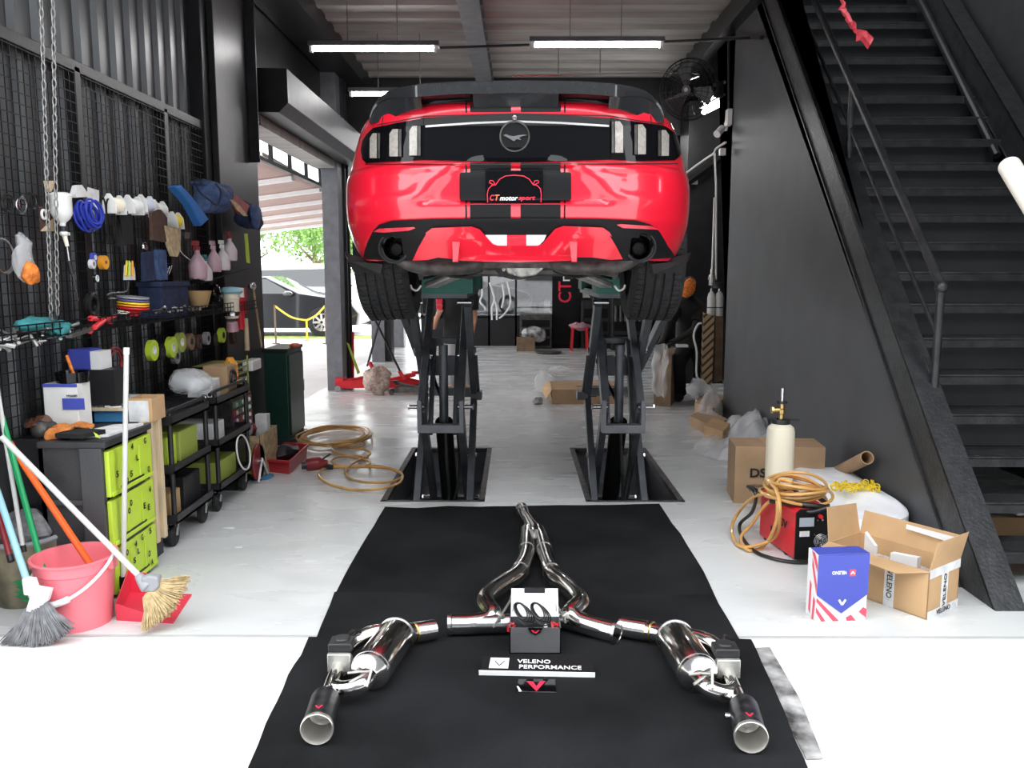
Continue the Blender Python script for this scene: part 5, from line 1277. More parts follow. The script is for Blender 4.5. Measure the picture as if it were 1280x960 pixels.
disc(120,348,.020,.015,'steel_ring','steel','bright steel ring hanging under the orange case','ring', hole=.7)
quad([(155,332),(160,328),(164,335),(165,350),(154,350)], -2.18, .02, 'tool_card', 'paper', 'white card with yellow handled tool left of the navy cloth', 'card')
for k, x in enumerate((157,161,166)): mb = MB(); mb.cyl(wx(x,345,-2.15), wx(x+1.5-k,326,-2.15), .007, .005, 8); solo('screwdriver', mb, ('yellow','lime','orange2')[k], ('yellow','lime green','orange')[k]+' handled tool standing in the white card', 'tool')
# plastic bag of parts, left
c = blob(28,322,(.03,.07,.10),'parts_bag','bagfilm','crumpled clear bag of parts hanging at the far left','plastic bag',seed=3,amp=.5)
blob(38,342,(.03,.05,.05),'red_cloth','orangecloth','faded orange cloth in the bottom of the hanging clear bag','cloth',seed=5,X=-2.14)
coil(1,318,.07,.006,'steel_ring','steel','large shiny ring cut by the left edge of the picture','ring',2)
# hats / jackets at the column
def sheetq(pts, X, nm, mt, label, cat, seed, bulge=.07, amp=.012):
    q = [wx(x, y, X) for x, y in pts]; mb = MB()
    def f(u, v):
        p = (q[0]*(1-u)+q[1]*u)*(1-v)+(q[3]*(1-u)+q[2]*u)*v; n1 = noise.noise_vector(p*16+V((seed,0,0)))
        p = p+V((math.sin(PI*u)**.5*math.sin(PI*v)**.5*bulge, 0, 0))+V((n1.x,n1.y,n1.z))*amp; return p
    def g(u, v):
        p = f(u, v); p.x = X-.005 if 0 < u < 1 and 0 < v < 1 else p.x; return p
    mb.grid(16, 12, f); mb.grid(16, 12, g); bmesh.ops.remove_doubles(mb.bm, verts=mb.bm.verts[:], dist=1e-4)
    return solo(nm, mb, mt, label, cat, smooth=180)
a = sheetq([(238,226),(268,226),(283,262),(247,270)],-2.12,'denim_hat','denim','faded navy hat hung high on the black column','hat',1,.16,.03)
mb = MB(); mb.prism([wx(x,y,-1.95) for x, y in ((219,233),(227,231),(240,245),(262,274),(252,283),(238,256))], (-.06,.02,0)); obj('blue_brim', mb, 'capblue', a, smooth=0, bevel=.01)
mb = MB(); mb.tube(smooth_pts([wx(x,y,-1.93) for x, y in ((243,227),(250,240),(262,250),(272,256),(276,240),(270,230))],4), .006, 6); obj('cord', mb, 'navy', a)
a = sheetq([(290,246),(315,258),(322,288),(296,282)],-2.12,'work_hat','navy','dark blue work hat hung right of the faded hat','hat',4,.12,.025)
mb = MB(); mb.prism([wx(x,y,-1.98) for x, y in ((279,236),(290,240),(312,257),(308,268),(303,268),(286,250))], (-.04,.02,0)); obj('red_lining', mb, 'darkred', a, smooth=0)
mb = MB(); mb.prism([wx(x,y,-1.97) for x, y in ((284,244),(300,257),(310,270),(305,270),(296,262))], (-.01,.01,0)); obj('tan_lining', mb, 'tan', a, smooth=0)
mb = MB(); mb.ell(wx(319,271,-2.0),(.04,.09,.10),14); mb.jitter(.02,12); obj('grey_patch', mb, 'denim', a)
mb = MB(); mb.prism([wx(x,y,-2.1) for x, y in ((305,292),(308,292),(311,329),(308,328))], (.01,0,0)); solo('level_tag', mb, 'lime', 'narrow pale green tag hanging on the column under the hats', 'tag', smooth=0)
# spray bottles
def sbottle(px, py, label, mt, s=1.0, head='pinkplastic'):
    c = wx(px, py, -2.1); t = thing('spray_bottle', label, 'spray bottle', c, 'spray bottles on the column shelf')
    obj('bottle', MB().lathe([(0,0),(.05*s,0),(.058*s,.01*s),(.06*s,.09*s),(.035*s,.14*s),(.018*s,.165*s),(.016*s,.2*s),(0,.2*s)], c), mt, t)
    obj('trigger_head', MB().cyl(c+V((0,0,.19*s)), c+V((0,0,.215*s)), .02*s).box(c+V((.0,-.02*s,.235*s)),(.022*s,.075*s,.03*s)).bar(c+V((0,-.03*s,.225*s)), c+V((0,-.05*s,.185*s)), .012*s,.008*s), head, t)
    return t
mk('bottlepink', (.45,.3,.34), .35); mk('bottleclear', (.6,.55,.56), .3)
for px, py, lab, mt, s, hd in ((248,349,'leftmost pinkish spray bottle on the column','bottlepink',1.0,'darkred'),(258,351,'small greenish bottle tucked behind the leftmost spray bottle','bottleclear',.7,'teal'),
  (268,340,'second pinkish spray bottle, next to the clear one','bottlepink',.85,'bottlepink'),(279,338,'clear spray bottle between two pink ones','bottleclear',.85,'whiteplastic'),(288,326,'highest spray bottle, at the right end with a dark red head','bottleclear',.85,'darkred')):
    sbottle(px, py, lab, mt, s, hd)
mb = MB(); a = wx(240,352,-2.15); b = wx(300,334,-2.15); mb.bar(a+V((0,0,-.01)), b+V((0,0,-.01)), .12, .01); solo('bottle_ledge', mb, 'satinblack', 'narrow black ledge carrying the spray bottles', 'shelf')
quad([(176,316),(187,314),(191,350),(176,352)],-2.16,.02,'navy_cloth','navy','left of two navy cloths hung above the navy box','cloth')
quad([(192,312),(204,312),(206,350),(193,350)],-2.16,.02,'navy_cloth','denim','right of two navy cloths, slightly paler','cloth')
blob(180,309,(.02,.03,.03),'steel_fitting','steel','shiny round fitting hung above the navy cloths','fitting',amp=.1)
for k in range(4): mb = MB(); mb.cyl(wx(202+3*k,346-k,-2.18), wx(206+3*k,336-k*1.5,-2.18), .004, seg=6); solo('drill_bit', mb, 'steel', 'one of four steel bits hung in a row right of the navy cloths', 'drill bit', 'steel bits hung in a row')
mb = MB(); a = wx(177,378,-2.22); b = wx(213,378,-2.22); zt_ = wx(195,352,-2.2).z; mb.bb(-2.24,-2.1,a.y,b.y,zs+.005,zt_-.02); bx = solo('storage_box', mb, 'navy', 'navy blue storage box on the wire shelf', 'box', bevel=.006)
mb = MB(); mb.bb(-2.245,-2.09,a.y-.01,b.y+.01,zt_-.03,zt_); obj('lid', mb, 'navy', bx, bevel=.005)
# coloured discs stack
for k, (mt, l) in enumerate((('red2','red'),('orange2','orange'),('yellow','yellow'),('purple' if 'purple' in M else (mk('purple',(.12,.1,.3),.5),'purple')[1],'purple'),('greyplastic','grey'))):
    c = wx(166,388-3.2*k,-2.12); mb = MB(); mb.lathe([(0,0),(.03,0),(.085,.012),(.085,.02),(0,.02)] if k else [(0,-.03),(.03,-.03),(.05,.0),(.085,.012),(.085,.02),(0,.02)], c, (.1,0,1), 24); solo('polishing_pad', mb, mt, l+' round polishing pad in the stack on the wire shelf', 'polishing pad', 'stack of polishing pads')
# basket cup, dispenser, extinguisher like cans at the column
c = wx(249,384,-2.12); mb = MB(); mb.lathe([(0,0),(.055,0),(.085,.11),(.08,.11),(.052,.008),(0,.008)], c); solo('plastic_pot', mb, 'woodpot' if 'woodpot' in M else (mk('woodpot',(.42,.27,.12),.6),'woodpot')[1], 'tan plastic pot at the right end of the wire shelf', 'pot')
blob(268,366,(.05,.06,.06),'black_sprayer','glossblack','glossy black sprayer head beside the tan pot','sprayer',X=-2.1)
c = wx(290,398,-2.08); t = thing('filter_unit', 'pale blue and cream air filter canister on the column', 'air filter', c); Hc = wx(290,358,-2.08).z-c.z
obj('canister', MB().lathe([(0,0),(.045,.0),(.055,.03),(.055,Hc*.6),(.06,Hc*.62),(.06,Hc*.8),(0,Hc*.8)], c), 'cream', t)
obj('cap', MB().lathe([(.07,Hc*.78),(.085,Hc*.84),(.06,Hc*.97),(0,Hc*1.0)], c), 'paleblue', t)
obj('cage', MB().lathe([(.057,.02),(.059,.04),(.057,.05)], c), 'steel', t)
def col_item(x0, y0, x1, y1, r, nm, mt, label, cat, X=-2.08):
    mb = MB(); mb.cyl(wx(x0,y0,X), wx(x1,y1,X), r, r*.9, 12); return solo(nm, mb, mt, label, cat)
col_item(301,412,301,362,.028,'spray_can','red2','red spray can standing at the column beside the air filter','can')
col_item(300.5,372,300.5,360,.029,'paper_band','whiteplastic','white band round the top of the red spray can','band')
col_item(307,392,306,360,.02,'hand_file','darkred','dark red handled file stuck in the column rack','handle')
col_item(309,438,307,398,.02,'wooden_brush','wood','pale wooden brush hanging handle down at the column','brush')
col_item(327,434,317,362,.01,'hook_stick','tan','long tan stick leaning at the edge of the column','stick')
col_item(291,414,290,402,.045,'grease_cup','pinkplastic','pinkish cup under the air filter canister','cup')
mb = MB(); mb.ell(wx(315,358,-2.08),(.03,.05,.03),12); solo('steel_hook', mb, 'steel', 'shiny hook at the top of the column rack', 'hook')
# discs on the lower rail
for k, (px, py, R, mt, l) in enumerate(((190,438,.062,'lime','lime green'),(200,440,.05,'satinblack','black'),(214,434,.066,'lime','lime and white'),(219,445,.05,'greybristle','grey'),(225,428,.064,'olive' if 'olive' in M else (mk('olive',(.35,.42,.08),.5),'olive')[1],'olive'),(237,427,.055,'carddark','brown'),(247,427,.05,'brown','dark brown'),(258,423,.045,'greyplastic','grey'),(267,424,.045,'satinblack','black'),(277,419,.055,'lime','lime'),(291,422,.05,'brown','brown'))):
    disc(px, py, R, .03, 'grinding_disc', mt, ('%s disc hung on the rail under the shelf, %s' % (l, ('first from the left','second from the left','third from the left','fourth, low behind the third','fifth from the left','sixth from the left','seventh from the left','eighth from the left','ninth from the left','second from the right end','last at the right end')[k])), 'disc', X=-2.15, group='discs hung under the shelf', hole=.35, mt2='whiteplastic' if k in (0,2,4) else 'castdark')
# clutter on wire shelf
blob(45,405,(.06,.12,.03),'teal_rag','teal','teal rag spread over the shelf under the chains','rag',X=-2.13,seed=2,amp=.5)
blob(74,411,(.05,.05,.035),'teal_rag','teal','teal rag bunched at the shelf edge, right of the bigger one','rag',X=-2.08,seed=8,amp=.5)
c = wx(35,420,-2.12); mb = MB()
for k in range(60): p = c+V((rnd.uniform(-.07,.07), rnd.uniform(-.3,.3), rnd.uniform(-.03,.03))); d = V((rnd.uniform(-1,1),rnd.uniform(-1,1),rnd.uniform(-.3,.3))).normalized()*rnd.uniform(.02,.06); mb.cyl(p-d, p+d, rnd.uniform(.003,.009), seg=6)
o = solo('loose_sockets', mb, 'steelchain', 'heap of loose steel bits and sockets in the shelf basket', 'sockets'); o['kind'] = 'stuff'
for k in range(2):
    c = wx(44+7*k,427,-2.06); mb = MB(); mb.torus(c,.014,.003,(1,.2,0),14); solo('key_ring', mb, 'steel', 'small bright ring hanging from the shelf edge below the chain', 'ring', 'bright rings on the shelf edge')
for k, pts in enumerate((((112,414),(148,393)),((113,398),(140,404)),((118,409),(143,396)))):
    a = wx(*pts[0],-2.06+.01*k); b = wx(*pts[1],-2.1+.01*k); mb = MB(); mb.tube([a,(a+b)/2+V((0,0,.01)),b],[.014,.012,.008],8); solo('pliers', mb, 'red2', ('long red tool handle pointing up right on the shelf','short red tool handle lying flat on the shelf','middle red tool handle on the shelf')[k], 'tool handle')
a = wx(86,420,-2.06); b = wx(112,411,-2.06); mb = MB(); mb.bar(a,b,.03,.02); solo('steel_file', mb, 'steelchain', 'grey ribbed tool lying before the red handles', 'file')
for k in range(2): mb = MB(); mb.cyl(wx(146,389+k*2.4,-2.08), wx(161,391+k*2.4,-2.08), .007, seg=8); solo('steel_pin', mb, 'steel', 'one of two bright pins lying right of the red handles', 'pin', 'bright pins on the shelf')
coil(112,382,.05,.012,'hose_roll','blackhose','black hose roll on the shelf behind the red handles','hose',4,X=-2.18)
mb = MB()
for k in range(30): p = wx(195+k*2, 388+3*math.sin(k)-k*.15, -2.1); d = V((rnd.uniform(-.03,.03), rnd.uniform(-.03,.03), rnd.uniform(-.008,.008))); mb.cyl(p-d-V((0,.02,0)), p+d+V((0,.02,0)), rnd.uniform(.004,.008), seg=6)
o = solo('loose_spanners', mb, 'steelchain', 'row of dark steel spanners lying along the far shelf', 'spanners'); o['kind'] = 'stuff'
mb = MB(); mb.tube(smooth_pts([wx(134,369,-2.17),wx(140,366,-2.17),wx(158,364,-2.17),wx(161,352,-2.17)],4), .004, 6); mb.tube([wx(136,373,-2.17),wx(150,373,-2.17)],.004,6); solo('bent_wire', mb, 'steelchain', 'bent steel wire hooked on the mesh above the pads', 'wire')
coil(143,458,.09,.006,'red_cable','darkred','dark red cable coil hanging under the shelf','cable',3,X=-2.15)

# ================================================================== drawer unit at the front left
A = P(131,700,X=-1.8)   # near front corner line
XF = -1.84; y0 = 3.66; y1 = 4.12; zt_ = .745
XB = -2.15
t = thing('drawer_cabinet', 'black plastic cabinet with three lime green drawers facing the aisle', 'cabinet', ((XF+XB)/2,(y0+y1)/2,0))
mb = MB(); mb.bb(XB,XF-.02,y0,y0+.02,0,zt_-.02).bb(XB,XF-.02,y1-.02,y1,0,zt_-.02).bb(XB,XB+.02,y0,y1,0,zt_-.02).bb(XB,XF-.03,y0,y1,0,.04); obj('carcass', mb, 'cabinetside', t, smooth=0)
mb = MB(); mb.bb(XB,XF,y0-.015,y1+.01,zt_-.03,zt_); obj('top', mb, 'cabinetside', t, smooth=0, bevel=.006)
mb = MB()
h3 = (zt_-.05)/3
for k in range(1,3): mb.bb(XB+.02,XF-.02,y0-.012,y0,k*h3-.012,k*h3+.012)
mb.bb(XF-.12,XF-.02,y0-.014,y0,0,zt_-.03).bb(XB,XF-.12,y0-.012,y0,0,.03); obj('frame_rib', mb, 'blackplastic2' if 'blackplastic2' in M else (mk('blackplastic2',(.05,.052,.055),.45,bump=.1,bscale=120),'blackplastic2')[1], t, smooth=0, bevel=.003)
let = rnd
for k in range(3):
    z0, z1 = .02+k*h3, .02+(k+1)*h3-.02
    mb = MB(); mb.bb(XF-.03,XF,y0+.012,y1-.012,z0,z1)
    for yy in (.33,.66): mb.bb(XF,XF+.006,y0+(y1-y0)*yy,y0+(y1-y0)*yy+.02,z0+.03,z1-.03)
    mb.bb(XF,XF+.008,y0+.02,y1-.02,z0+.0,z0+.02)
    dw = obj('drawer', mb, 'lime', t, smooth=0, bevel=.004)
    mb = MB(); mb.bb(XF-.01,XF+.002,y0+.11,y1-.11,z0-.012,z0+.03); obj('hand_grip', mb, 'blackplastic', dw, smooth=0)
    txt = ['O4G5LSDEA','OOEE4','45D5OGL'][k]
    ps = [[(.25,.8),(.45,.85),(.6,.9),(.8,.92),(.5,.65),(.4,.5),(.75,.4),(.3,.3),(.8,.15)],[(.4,.75),(.35,.6),(.7,.5),(.8,.4),(.85,.8)],[(.5,.9),(.15,.45),(.35,.2),(.45,.3),(.85,.2),(.8,.9),(.6,.6)]][k]
    for ch, (u, v) in zip(txt, ps):
        text(ch, 'letter_sticker', 'blackmark', dw, (XF+.008, y0+(y1-y0)*u, z0+(z1-z0)*v), (0,1,.0), (0,0,1), .022, .03, bold=.03)
# things on the cabinet top
def onto(px, py, z): return P(px, py, Z=z)
ZT = zt_
c = onto(82,530,ZT); c = V((c.x, max(c.y, y0+.1), ZT)); Yc = 3.72
def up_box(px0, px1, py0, py1, Y, d, nm, mt, label, cat, z0=None, **k):
    a = P(px0, py1, Y=Y); b = P(px1, py0, Y=Y); zz0 = z0 if z0 is not None else a.z
    t = thing(nm, label, cat, ((a.x+b.x)/2, Y+d/2, zz0)); mb = MB(); mb.bb(a.x,b.x,Y,Y+d,zz0,b.z); o = obj('carton', mb, mt, t, smooth=0, bevel=.003, **k); return t, o, a, b
t, o, a, b = up_box(57,96,480,533,3.85,.12,'white_canister','whiteplastic','white canister with a blue label on the black cabinet','canister',z0=ZT)
mb = MB(); q0 = P(79,512,Y=3.848); q1 = P(105,498,Y=3.848); mb.bb(q0.x,q1.x,3.845,3.85,q0.z,q1.z); obj('blue_label', mb, 'boxblue', o, smooth=0)
text('MS6000', 'lettering', 'blackmark', o, P(90,495,Y=3.846), (1,0,0), (0,0,1), .05, .012)
mb = MB(); mb.bb(a.x,b.x,3.847,3.85,b.z-.015,b.z); obj('blue_rim', mb, 'boxblue', o, smooth=0)
mb = MB(); q = P(92,470,Y=3.93); q.z = b.z; mb.lathe([(0,0),(.07,0),(.075,.05),(.07,.05),(.065,.01),(0,.01)], (q.x,3.92,b.z)); solo('black_tub', mb, 'glossblack', 'glossy black tub standing on the white canister', 'tub')
mb = MB(); mb.cyl((q.x+.01,3.92,b.z+.02),(q.x-.01,3.9,b.z+.13),.009,.007); solo('marker', mb, 'orangecloth', 'red stick standing in the glossy black tub', 'stick')
t, o, a, b = up_box(85,112,437,462,4.2,.12,'blue_white_carton','boxblue','blue carton with white side leaning against the wall below the shelf','carton')
mb = MB(); mb.bb(b.x,b.x+.05,4.2,4.32,a.z,b.z-.01); obj('white_side', mb, 'white', o, smooth=0); mb = MB(); mb.bb(a.x,b.x,4.195,4.2,a.z-.03,a.z); obj('white_foot', mb, 'white', o, smooth=0)
mb = MB(); mb.bb(a.x-.02,b.x+.12,4.19,4.34,ZT,a.z); solo('black_crate', mb, 'blackplastic', 'black crate carrying the blue and white carton', 'crate', smooth=0)
# wooden tray with blue carton
a = P(137,524,Z=ZT); b = P(165,522,Z=ZT)
mb = MB(); x0, x1, ya_, yb2 = P(137,520,Y=4.0).x, P(165,520,Y=4.0).x, 3.95, 4.2; zz = P(137,512,Y=3.95).z
x0 = max(x0,-2.3); mb.bb(-2.14,-1.98,4.15,4.3,ZT,ZT+.06); solo('blue_carton', mb, 'bluecard' if 'bluecard' in M else (mk('bluecard',(.05,.2,.4),.5),'bluecard')[1], 'flat blue carton on the cabinet carrying a wooden strip tray', 'carton', smooth=0, bevel=.002)
mb = MB(); mb.bb(-2.2,-1.97,4.13,4.145,ZT+.062,ZT+.076).bb(-1.985,-1.97,4.13,4.32,ZT+.062,ZT+.076).bb(-2.2,-1.97,4.13,4.32,ZT+.06,ZT+.064); t = solo('wooden_tray', mb, 'wood', 'shallow wooden edged tray lying on the blue carton', 'tray', smooth=0)
mb = MB()
for k in range(22): p = V((-2.17+rnd.random()*.15, 4.16+rnd.random()*.13, ZT+.072)); d = V((rnd.uniform(-1,1),rnd.uniform(-1,1),0)).normalized()*.03; mb.cyl(p-d, p+d, rnd.uniform(.005,.009), seg=6)
o = solo('loose_tools', mb, 'steelchain', 'jumble of small steel tools in the wooden edged tray', 'tools'); o['kind'] = 'stuff'
# small brown carton at the cabinet corner
mb = MB(); bx0, bx1, by0, by1, bh = -1.965, -1.845, 4.16, 4.31, .12
mb.bb(bx0,bx1,by0,by0+.005,ZT,ZT+bh).bb(bx0,bx1,by1-.005,by1,ZT,ZT+bh).bb(bx0,bx0+.005,by0,by1,ZT,ZT+bh).bb(bx1-.005,bx1,by0,by1,ZT,ZT+bh).bb(bx0,bx1,by0,by1,ZT,ZT+.01)
bc = solo('small_carton', mb, 'cardboard', 'small open brown carton at the aisle corner of the cabinet', 'box', smooth=0)
mb = MB(); mb.bb(bx0,bx1-.02,by0-.004,by0,ZT+.0,ZT+bh*.9); obj('white_label', mb, 'paper', bc, smooth=0)
# papers, glove, leaf
mb = MB(); mb.prism([(-2.03,y0+.06,ZT),(-1.88,y0+.1,ZT),(-1.85,y0+.4,ZT),(-1.98,y0+.36,ZT),(-2.05,y0+.16,ZT)], (0,0,.012))
for v in mb.bm.verts: v.co.z = max(ZT+.001, v.co.z)
solo('paper_stack', mb, 'paper', 'creased white papers lying along the cabinet edge', 'paper', smooth=0)
mb = MB(); mb.prism([(-2.08,y0+.02,ZT+.013),(-1.95,y0-.0,ZT+.013),(-1.9,y0+.12,ZT+.013),(-2.06,y0+.16,ZT+.013)], (0,0,.02)); solo('black_cloth', mb, 'cloth_black', 'black cloth under the papers beside the orange glove', 'cloth', smooth=0)
c = V((-2.10,y0+.12,ZT+.03)); mb = MB(); mb.ell(c,(.05,.045,.03),16)
for k in range(4): mb.tube([c+V((.02,.02-.015*k,0)), c+V((.05,.07-.02*k,.02)), c+V((.08,.12-.02*k,.0))], [.014,.012,.009], 8)
mb.tube([c+V((-.01,-.01,0)), c+V((-.03,-.05,-.01)), c+V((-.01,-.08,-.01))],[.025,.025,.03],8)
mb.jitter(.012, 25); 
for v in mb.bm.verts: v.co.z = max(ZT+.001, v.co.z)
solo('work_glove', mb, 'orangeglove' if 'orangeglove' in M else (mk('orangeglove',(.6,.2,.04),.75,var=.3,vscale=30,bump=.3),'orangeglove')[1], 'orange leather work glove lying on the black cabinet', 'glove')
q = P(121,545,Y=y0-.017); mb = MB(); mb.prism([P(117,540,Y=y0-.017),P(122,543,Y=y0-.017),P(126,548,Y=y0-.017),P(120,546,Y=y0-.017)], (0,-.002,0)); solo('paper_tag', mb, 'lime', 'small yellow green tag hanging over the cabinet edge', 'tag', smooth=0)
c = V((-2.30,y0+.05,ZT)); mb = MB(); a = V((-2.2,3.78,.775)); b = V((-2.18,3.88,.775)); mb.cyl(a,b,.03); mb.cyl(b,b+V((.04,.0,.03)),.022); mb.ell(a,(.045,.045,.045),12); solo('angle_grinder', mb, 'castdark', 'dark grey grinder lying at the left end of the cabinet', 'grinder')
mb = MB(); mb.ell(V((-2.23,3.9,.80)),(.06,.2,.03),16); mb.jitter(.02,9); solo('car_badge_panel', mb, 'darkbronze' if 'darkbronze' in M else (mk('darkbronze',(.1,.035,.02),.25,coat=.6),'darkbronze')[1], 'glossy dark bronze part lying on the back of the workbench', 'part')
mb = MB(); mb.bb(-2.3,-2.16,3.74,4.32,0,.74).bb(-2.16,-1.9,4.145,4.32,0,.74); solo('workbench', mb, 'blackplastic', 'dark workbench behind the lime green drawers', 'workbench', smooth=0)
# wooden rack between cabinet and trolleys
yw = y1+.02; t = thing('wooden_rack', 'narrow pale wooden rack standing between the green drawers and the trolley', 'rack', (XF-.02,yw+.1,0))
for k, yy in enumerate((yw+.03, yw+.12)): obj('upright', MB().bb(XF-.05,XF-.02,yy,yy+.035,.1,.75), 'wood', t, smooth=0, bevel=.003)
for z in (.71,.44,.2): obj('crosspiece', MB().bb(XF-.065,XF-.045,yw-.02,yw+.19,z-.05,z+.04), 'wood', t, smooth=0, bevel=.003)
# black utility trolleys
def trolley(ya, yb, xf, depth, zt, label, shelves):
    t = thing('utility_trolley', label, 'trolley', (xf-depth/2,(ya+yb)/2,0))
    for x in (xf-.02, xf-depth+.02):
        for y in (ya+.02, yb-.02): obj('post', MB().cyl((x,y,.12),(x,y,zt),.014), 'blackpaint', t)
    for z in shelves:
        mb = MB(); mb.bb(xf-depth,xf,ya,yb,z,z+.012).bb(xf-.006,xf,ya,yb,z,z+.05).bb(xf-depth,xf-depth+.006,ya,yb,z,z+.05).bb(xf-depth,xf,ya,ya+.006,z,z+.05).bb(xf-depth,xf,yb-.006,yb,z,z+.05); obj('tray', mb, 'blackplastic', t, smooth=0)
    mb = MB(); mb.tube([(xf-.02,ya-.06,zt),(xf-.02,ya,zt+.01),(xf-.02,yb,zt+.01)], .012, 8); obj('handle', mb, 'blackpaint', t)
    obj('handle_end', MB().ell((xf-.02,yb-.02,zt+.012),(.02,.02,.014),10), 'steel', t)
    for x in (xf-.05, xf-depth+.05):
        for y in (ya+.06, yb-.06):
            c = V((x,y,.06)); w1 = obj('caster', MB().lathe([(.0,-.016),(.05,-.016),(.058,-.01),(.058,.01),(.05,.016),(0,.016)], c, (1,0,.0)), 'rubber', t)
            obj('caster_fork', MB().bar(c+V((.02,0,0)), c+V((.02,.02,.07)), .004,.03).bar(c+V((-.02,0,0)), c+V((-.02,.02,.07)), .004,.03).box(c+V((0,.02,.07)),(.05,.04,.012)), 'steel', w1)
    return t
ty0 = yw+.2; XT = P(246,680,Z=0.0).x-.02
ty0 = 4.37
trolley(ty0, ty0+.55, -1.84, .43, .75, 'nearer black three tier trolley filled with lime and brown goods', (.14,.42,.685))
trolley(ty0+.68, ty0+1.3, -1.84, .43, .76, 'farther black three tier trolley with a looped cable', (.14,.42,.685))
def inb(y, z, dy, dz, mt, nm, label, cat, x=-1.9, dx=.3):
    mb = MB(); mb.bb(x-dx,x,y,y+dy,z,z+dz); return solo(nm, mb, mt, label, cat, smooth=0, bevel=.006)
inb(ty0+.05,.435,.14,.17,'lime','lime_bag','lime green packet on the middle tray of the nearer trolley, low one','packet')
inb(ty0+.24,.435,.26,.17,'olive','olive_pouch','olive yellow pouch on the middle tray of the nearer trolley','pouch')
inb(ty0+.05,.155,.16,.14,'woodpot','brown_carton','small brown carton on the bottom tray of the nearer trolley','box')
inb(ty0+.27,.155,.24,.18,'blackplastic','black_case','black case on the bottom tray of the nearer trolley','case')
inb(ty0+.76,.435,.2,.12,'paper','white_folder','pale folder on the middle tray of the farther trolley','folder')
inb(ty0+.80,.155,.35,.14,'olive','olive_hose_bag','olive green pack low on the farther trolley','packet')
mb = MB(); mb.torus((-1.83,ty0+1.1,.30),.11,.006,(1,0,.1),24,(1,1.2)); solo('looped_cable', mb, 'whiteplastic', 'white cable loop hanging from the farther trolley', 'cable')
inb(ty0+.05,.70,.2,.12,'whiteplastic','white_tub','white tub with a blue band on top of the nearer trolley','tub',x=-1.98,dx=.2)
blob(236,478,(.12,.16,.07),'plastic_bag','bagfilm','clear plastic bag of parts on top of the nearer trolley','plastic bag',X=-1.95,seed=4)
blob(222,470,(.08,.10,.04),'black_cover','glossblack','glossy black cover lying on top of the trolleys','cover',X=-2.1,seed=9)
inb(ty0+.78,.70,.14,.13,'paper','white_carton','white carton on top of the farther trolley','box',x=-1.9,dx=.16)
inb(ty0+1.0,.70,.18,.19,'cardboard2','brown_carton','brown carton with a round black hole on the farther trolley','box',x=-1.88,dx=.16)
mb = MB(); mb.torus((-1.875,ty0+1.09,.81),.045,.012,(1,0,0)); solo('black_gasket', mb, 'blackhose', 'round black ring on the face of the brown carton', 'ring')
# parts drawers with coloured fronts
yd = P(292,540,X=-1.95).y; yd1 = P(318,540,X=-1.95).y; z1 = P(292,500,X=-1.95).z; z0 = P(292,545,X=-1.95).z
t = thing('parts_cabinet', 'small parts cabinet with green, red and purple drawers', 'cabinet', (-2.1,(yd+yd1)/2,0))
mb = MB(); mb.bb(-2.25,-1.96,yd,yd1,.38,z1).bb(-2.25,-2.2,yd,yd1,0,.38); obj('carcass', mb, 'castdark', t, smooth=0)
cols = ['drgreen','drgreen','drpurple','darkred','darkred','drgreen']
mk('drgreen',(.06,.16,.08),.4); mk('drpurple',(.2,.03,.12),.4)
for i in range(4):
    for j in range(3):
        ya_ = yd+.02+(yd1-yd-.04)*j/3; yb2 = ya_+(yd1-yd-.04)/3-.012; za = .39+(z1-.40)*(i)/4; zb_ = za+(z1-.40)/4-.008
        d_ = obj('drawer', MB().bb(-1.97,-1.95,ya_,yb2,za,zb_), cols[(i*2+j) % 6], t, smooth=0, bevel=.003)
        obj('knob', MB().lathe([(0,.01),(.01,.01),(.016,.004),(.016,0)], (-1.95,(ya_+yb2)/2,(za+zb_)/2), (1,0,0), 14), 'whiteplastic', d_)
mb = MB(); 
for k in range(6): mb.box((-1.97,(yd+yd1)/2,z1+.04+k*.04),(.008,yd1-yd-.05,.008)); mb.box((-2.1,(yd+yd1)/2,z1+.03+k*.04),(.25,yd1-yd-.05,.004))
for y in (yd+.03,yd1-.03): mb.box((-1.97,y,z1+.135),(.01,.01,.27))
solo('wire_basket', mb, 'yellowwire' if 'yellowwire' in M else (mk('yellowwire',(.35,.36,.12),.5),'yellowwire')[1], 'yellowish wire rack standing on the parts cabinet', 'rack', smooth=0)
mb = MB(); mb.lathe([(0,0),(.05,0),(.05,.2),(.02,.25),(0,.25)], (-2.0,yd+.14,z1+.03+.005)); solo('amber_bottle', mb, 'orange2', 'amber bottle inside the yellowish wire rack', 'bottle')
mb = MB(); mb.ell((-2.0,yd-.05,z1+.16),(.1,.2,.05),14); solo('orange_case', mb, 'orange', 'orange cased tool beside the yellowish wire rack', 'tool')
a = P(317,455,X=-1.98); mb = MB(); mb.bb(-2.05,-1.97,a.y-.05,a.y+.16,a.z-.05,a.z+.03); solo('white_charger', mb, 'whiteplastic', 'white box end poking out left of the green cabinet', 'box', bevel=.008, smooth=0)
